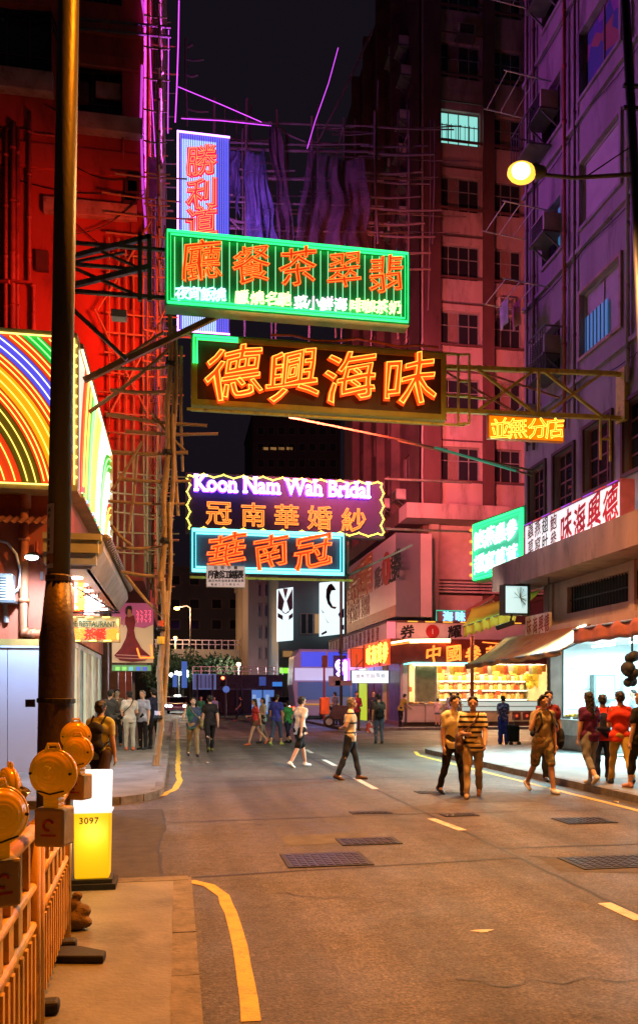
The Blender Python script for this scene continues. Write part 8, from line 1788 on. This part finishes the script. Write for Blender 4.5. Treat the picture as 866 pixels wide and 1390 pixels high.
i = person('woman in a teal top and khaki trousers with a hand to her ear', 262, 1027, 0, 1.63, TO + R(8), STEP, ('swingb', 'ear'), ('tee', printed('teal and navy top', [(.02, .16, .12), (.02, .14, .11), (.03, .05, .12)], 3)), ('trousers', cloth('khaki drill', (.24, .18, .10))), BSHOE, hair='bob', female=True)
sbag(i, 'olive shoulder bag slung across the woman in the teal top', OL, -1, .05, .98, .13)
i = person('man in a black T-shirt and black trousers walking away beside the teal top woman', 285, 1021, 0, 1.70, AW + R(8), STEP2, ('hang', 'swingb'), ('tee', cloth('black tee', (.022, .022, .026))), ('trousers', BK), cloth('yellow soled shoe', (.12, .11, .03)))
person('person in a bright green top further back behind the black dressed man', 273, 985, 0, 1.62, TO, STEP, ('hang', 'hang'), ('tee', cloth('green tee', (.05, .38, .16))), ('trousers', JN), BSHOE)
person('person in pale blue beside the green top in the far crossing', 291, 984, 0, 1.6, TO, STEP2, ('hang', 'hang'), ('tee', cloth('pale blue shirt', (.35, .45, .65))), ('trousers', JN), BSHOE)
person('young man in dark clothes striding left across the far crossing', 328, 979, 0, 1.70, L_, (34, 12, -30, 14), ('swingf', 'swingf'), ('tee', cloth('dark tee', (.03, .03, .035))), ('trousers', cloth('dark jeans', (.03, .035, .06))), RSHOE, lean=4)
i = person('woman with long hair in a red top and short skirt walking left', 347, 1012, 0, 1.60, L_ + R(10), (24, 10, -22, 24), ('swingb', 'front'), ('tee', cloth('coral red tee', (.58, .06, .06))), ('mini', cloth('brown skirt', (.16, .10, .06))), RSHOE, hair='long', female=True, lean=3)
i = person('woman in a white top just behind the red top woman', 357, 1009, 0, 1.60, L_ + R(20), STEP, ('front', 'hang'), ('tee', cloth('white blouse', (.55, .48, .42))), ('mini', cloth('dark skirt', (.06, .05, .04))), BSHOE, hair='bob', female=True)
sbag(i, 'mustard yellow bag on the white top woman beside the red top woman', cloth('mustard bag', (.50, .38, .03)), 1, .02, .96, .14)
person('man in a bright blue T-shirt and denim shorts walking away', 375, 1012, 0, 1.74, AW + R(-30), (-10, 14, 16, 6), ('hang', 'hang'), ('tee', cloth('royal blue tee', (.05, .07, .48))), ('crop', JN), cloth('lime trainer', (.45, .5, .12)), SKIN2)
person('boy in a green T-shirt between the blue shirted man and the white polo man', 391, 1009, 0, 1.50, L_ + R(-60), STEP2, ('front', 'hang'), ('tee', cloth('grass green tee', (.05, .28, .08))), ('crop', NV), BSHOE)
# left pavement
i = person('man with a black backpack in a pale top with olive sleeves close behind the bollard', 136, 1101, .0, 1.63, AW + R(-22), STEP, ('hang', 'hang'), ('tee', printed('yellow green tee', [(.42, .42, .10), (.45, .44, .12), (.35, .36, .10), (.46, .43, .2)], 4)), ('shorts', cloth('dark shorts', (.06, .045, .05))), RSHOE, SKIN2)
wpack(i, 'black backpack with dark straps on the man behind the bollard', cloth('black pack', (.02, .02, .022)), (.14, .09, .22))
grp = [('man in a dark jacket standing at the left end of the pavement group', 150, 1019, 1.72, AW + R(-20), cloth('dark grey jacket', (.06, .065, .07)), BK, 'short', None, 'long'), ('man facing us behind the dark jacketed man of the pavement group', 159, 1013, 1.74, TO + R(10), cloth('brown grey shirt', (.18, .15, .12)), BK, 'short', None, 'tee'), ('grey haired man in a pale blue shirt and black trousers in the pavement group', 194, 1018, 1.69, TO + R(-30), cloth('pale blue shirt', (.35, .45, .65)), BK, 'short', HAIRG, 'tee'), ('man in a navy shirt at the right end of the pavement group', 209, 1017, 1.76, AW + R(25), NV, BK, 'short', None, 'tee')]
i = person('man in a white T-shirt and pale trousers with a black strap across his back', 176, 1019, .12, 1.68, AW + R(6), STAND, ('hang', 'front'), ('tee', cloth('white tee', (.60, .62, .60))), ('trousers', cloth('pale grey trousers', (.42, .43, .38))), RSHOE)
sbag(i, 'small black sling bag with a strap across the white T-shirt man', BK, -1, .08, 1.0, .09)
for k, (lb, px, py, h, rz, tm, bm, hr, hm, kd) in enumerate(grp): person(lb, px, py, .12, h, rz, STANDW if k % 2 else STAND, ('front', 'hang') if k % 2 else ('hang', 'front'), (kd, tm), ('trousers', bm), RSHOE if k < 2 else BSHOE, hair=hr, hairm=hm)
q = PZ(216, 1017, .12); held_bag('white and black carrier bag hanging by the bamboo pole', (q.x + .05, q.y - .1, 1.05), cloth('white bag', (.55, .55, .52)), .14, .34)
# right pavement
i = person('woman with long dark hair in a purple top and grey shorts seen from behind', 800, 1066, .12, 1.63, AW + R(6), (-10, 30, 10, 4), ('hang', 'front'), ('tee', cloth('purple tee', (.10, .02, .10))), ('crop', cloth('grey crop', (.20, .21, .22))), WSHOE, hair='long', female=True)
i = person('boy in red with navy trousers next to the purple top woman', 818, 1061, .12, 1.58, AW + R(-25), STAND, ('hang', 'front'), ('tee', cloth('bright red tee', (.55, .04, .03))), ('trousers', NV), BSHOE, SKIN2)
wpack(i, 'navy backpack on the boy in red', NV, (.12, .07, .2))
person('woman in a red T-shirt and mustard trousers seen from behind at the bright shop', 842, 1066, .12, 1.66, AW + R(-12), (16, 4, -18, 12), ('front', 'front'), ('tee', cloth('red tee', (.62, .05, .03))), ('trousers', cloth('mustard trousers', (.42, .30, .07))), BSHOE, SKIN2, hair='short', female=True)
person('woman with dyed brown hair in black at the right picture edge', 870, 1071, .12, 1.62, AW + R(15), STEP, ('hang', 'hang'), ('tee', BK), ('crop', BK), cloth('pink shoe', (.5, .25, .2)), hair='bob', hairm=HAIRB, female=True)
person('shopkeeper in pale grey behind the white counter of the bright shop', 0, 0, .16, 1.66, PI * .5 + R(10), STAND, ('front', 'front'), ('tee', cloth('pale grey tee', (.55, .57, .58))), ('trousers', GY), BSHOE, hair='short', loc=Vector((XB + 1.3, 19.6, .16)))
person('second shop worker further left in the bright shop', 0, 0, .16, 1.68, PI * .5 + R(-20), STAND, ('hang', 'front'), ('tee', cloth('pale blue tee', (.40, .5, .6))), ('trousers', GY), BSHOE, loc=Vector((XB + 1.7, 21.0, .16)))
# at the medicine shop and cross street
i = person('woman in a patterned purple blouse and wide blue trousers standing with her back to us', 683, 1011, 0, 1.66, AW + R(-8), STANDW, ('front', 'front'), ('blouse', printed('purple patterned blouse', [(.05, .03, .12), (.16, .08, .26), (.05, .05, .16), (.3, .2, .35), (.04, .03, .10)], 22)), ('wide', cloth('royal trousers', (.05, .06, .36))), BSHOE, female=True)
q = PZ(697, 1012, 0); t = thing('trolley_bag', 'black shopping trolley bag on wheels beside the patterned blouse woman', 'bag', q); MB().box(q.x - .2, q.x + .17, q.y - .14, q.y + .14, .12, .68).build('bag', BK, t, bevel=.05)
for s_ in (-.15, .12): MB().lathe((q.x + s_, q.y - .18, .07), [(.07, 0), (.07, .05)], 12, axis=(0, 1, 0)).build('wheel', M_BLACK, t)
MB().tube([(q.x - .12, q.y + .15, .6), (q.x - .12, q.y + .15, 1.0), (q.x + .08, q.y + .15, 1.0), (q.x + .08, q.y + .15, .6)], .014, 6).build('handle', M_ALU, t)
i = person('man in a dark T-shirt and blue jeans facing the street side shops', 514, 1010, 0, 1.72, AW, STANDW, ('hang', 'hang'), ('tee', cloth('dark grey tee', (.09, .085, .08))), ('trousers', cloth('blue jeans', (.07, .10, .16))), BSHOE)
wpack(i, 'black pack low on the back of the dark T-shirt man', BK, (.15, .09, .14), (0, -.19, 1.05))
p = i['world'](i['T'](-.26, .06, .80)); held_bag('white plastic carrier bag with red print in the left hand of the dark T-shirt man', p + Vector((-.05, 0, .02)), printed('white red bag print', [(.6, .58, .56), (.62, .6, .58), (.6, .58, .56), (.5, .08, .06)], 7), .18, .36)
i = person('man in a yellow green shirt leaning over the herb shop cabinets', 0, 0, .12, 1.66, RT + R(25), STANDW, ('reach', 'reach'), ('tee', cloth('mustard green shirt', (.32, .28, .06))), ('trousers', BK), BSHOE, SKIN2, lean=22, loc=Vector((xh(544, 38.2), 38.2, .12)))
person('girl in a pale top and denim shorts bending at the cabinets of the herb shop', 0, 0, .12, 1.45, AW + R(-20), STANDW, ('reach', 'front'), ('tee', cloth('pale pink top', (.55, .45, .45))), ('mini', cloth('pale denim', (.16, .19, .28))), BSHOE, hair='bob', female=True, lean=24, loc=Vector((xh(594, 37.9), 37.9, .12)))
person('man in a pale blue shirt at the herb shop counter behind the close pair', 0, 0, .12, 1.70, AW + R(-15), STAND, ('front', 'front'), ('tee', cloth('sky blue shirt', (.40, .48, .62))), ('trousers', GY), BSHOE, loc=Vector((xh(612, 37.6), 37.6, .12)))
person('second dark haired man shoulder to shoulder with the pale blue shirt at the counter', 0, 0, .12, 1.70, AW + R(20), STAND, ('front', 'front'), ('tee', cloth('steel blue shirt', (.25, .32, .45))), ('trousers', BK), BSHOE, loc=Vector((xh(621, 37.9), 37.9, .12)))
person('shop assistant in white standing behind the herb shop glass counter', 0, 0, .32, 1.68, TO, STAND, ('front', 'front'), ('tee', cloth('assistant white tee', (.7, .62, .58))), ('trousers', GY), BSHOE, loc=Vector((xh(639, 39.9), 39.9, .32)))
person('person in a dark red top standing by the yellow green strip', 0, 0, .12, 1.70, TO + R(10), STAND, ('front', 'hang'), ('long', cloth('dark red sweatshirt', (.28, .03, .05))), ('trousers', cloth('dark brown trousers', (.06, .04, .035))), BSHOE, SKIN2, loc=PZ(484, 992, .12))
person('pale faced man in a dark jacket standing by the maroon door', 0, 0, .12, 1.74, TO + R(-15), STAND, ('hang', 'hang'), ('long', cloth('dark blue jacket', (.04, .045, .07))), ('trousers', BK), BSHOE, loc=PZ(507, 989, .12))
person('man in a grey blue top by the hand cart', 0, 0, .12, 1.70, AW + R(40), STAND, ('front', 'front'), ('tee', cloth('grey blue tee', (.16, .18, .24))), ('trousers', NV), BSHOE, loc=PZ(455, 985, .12))
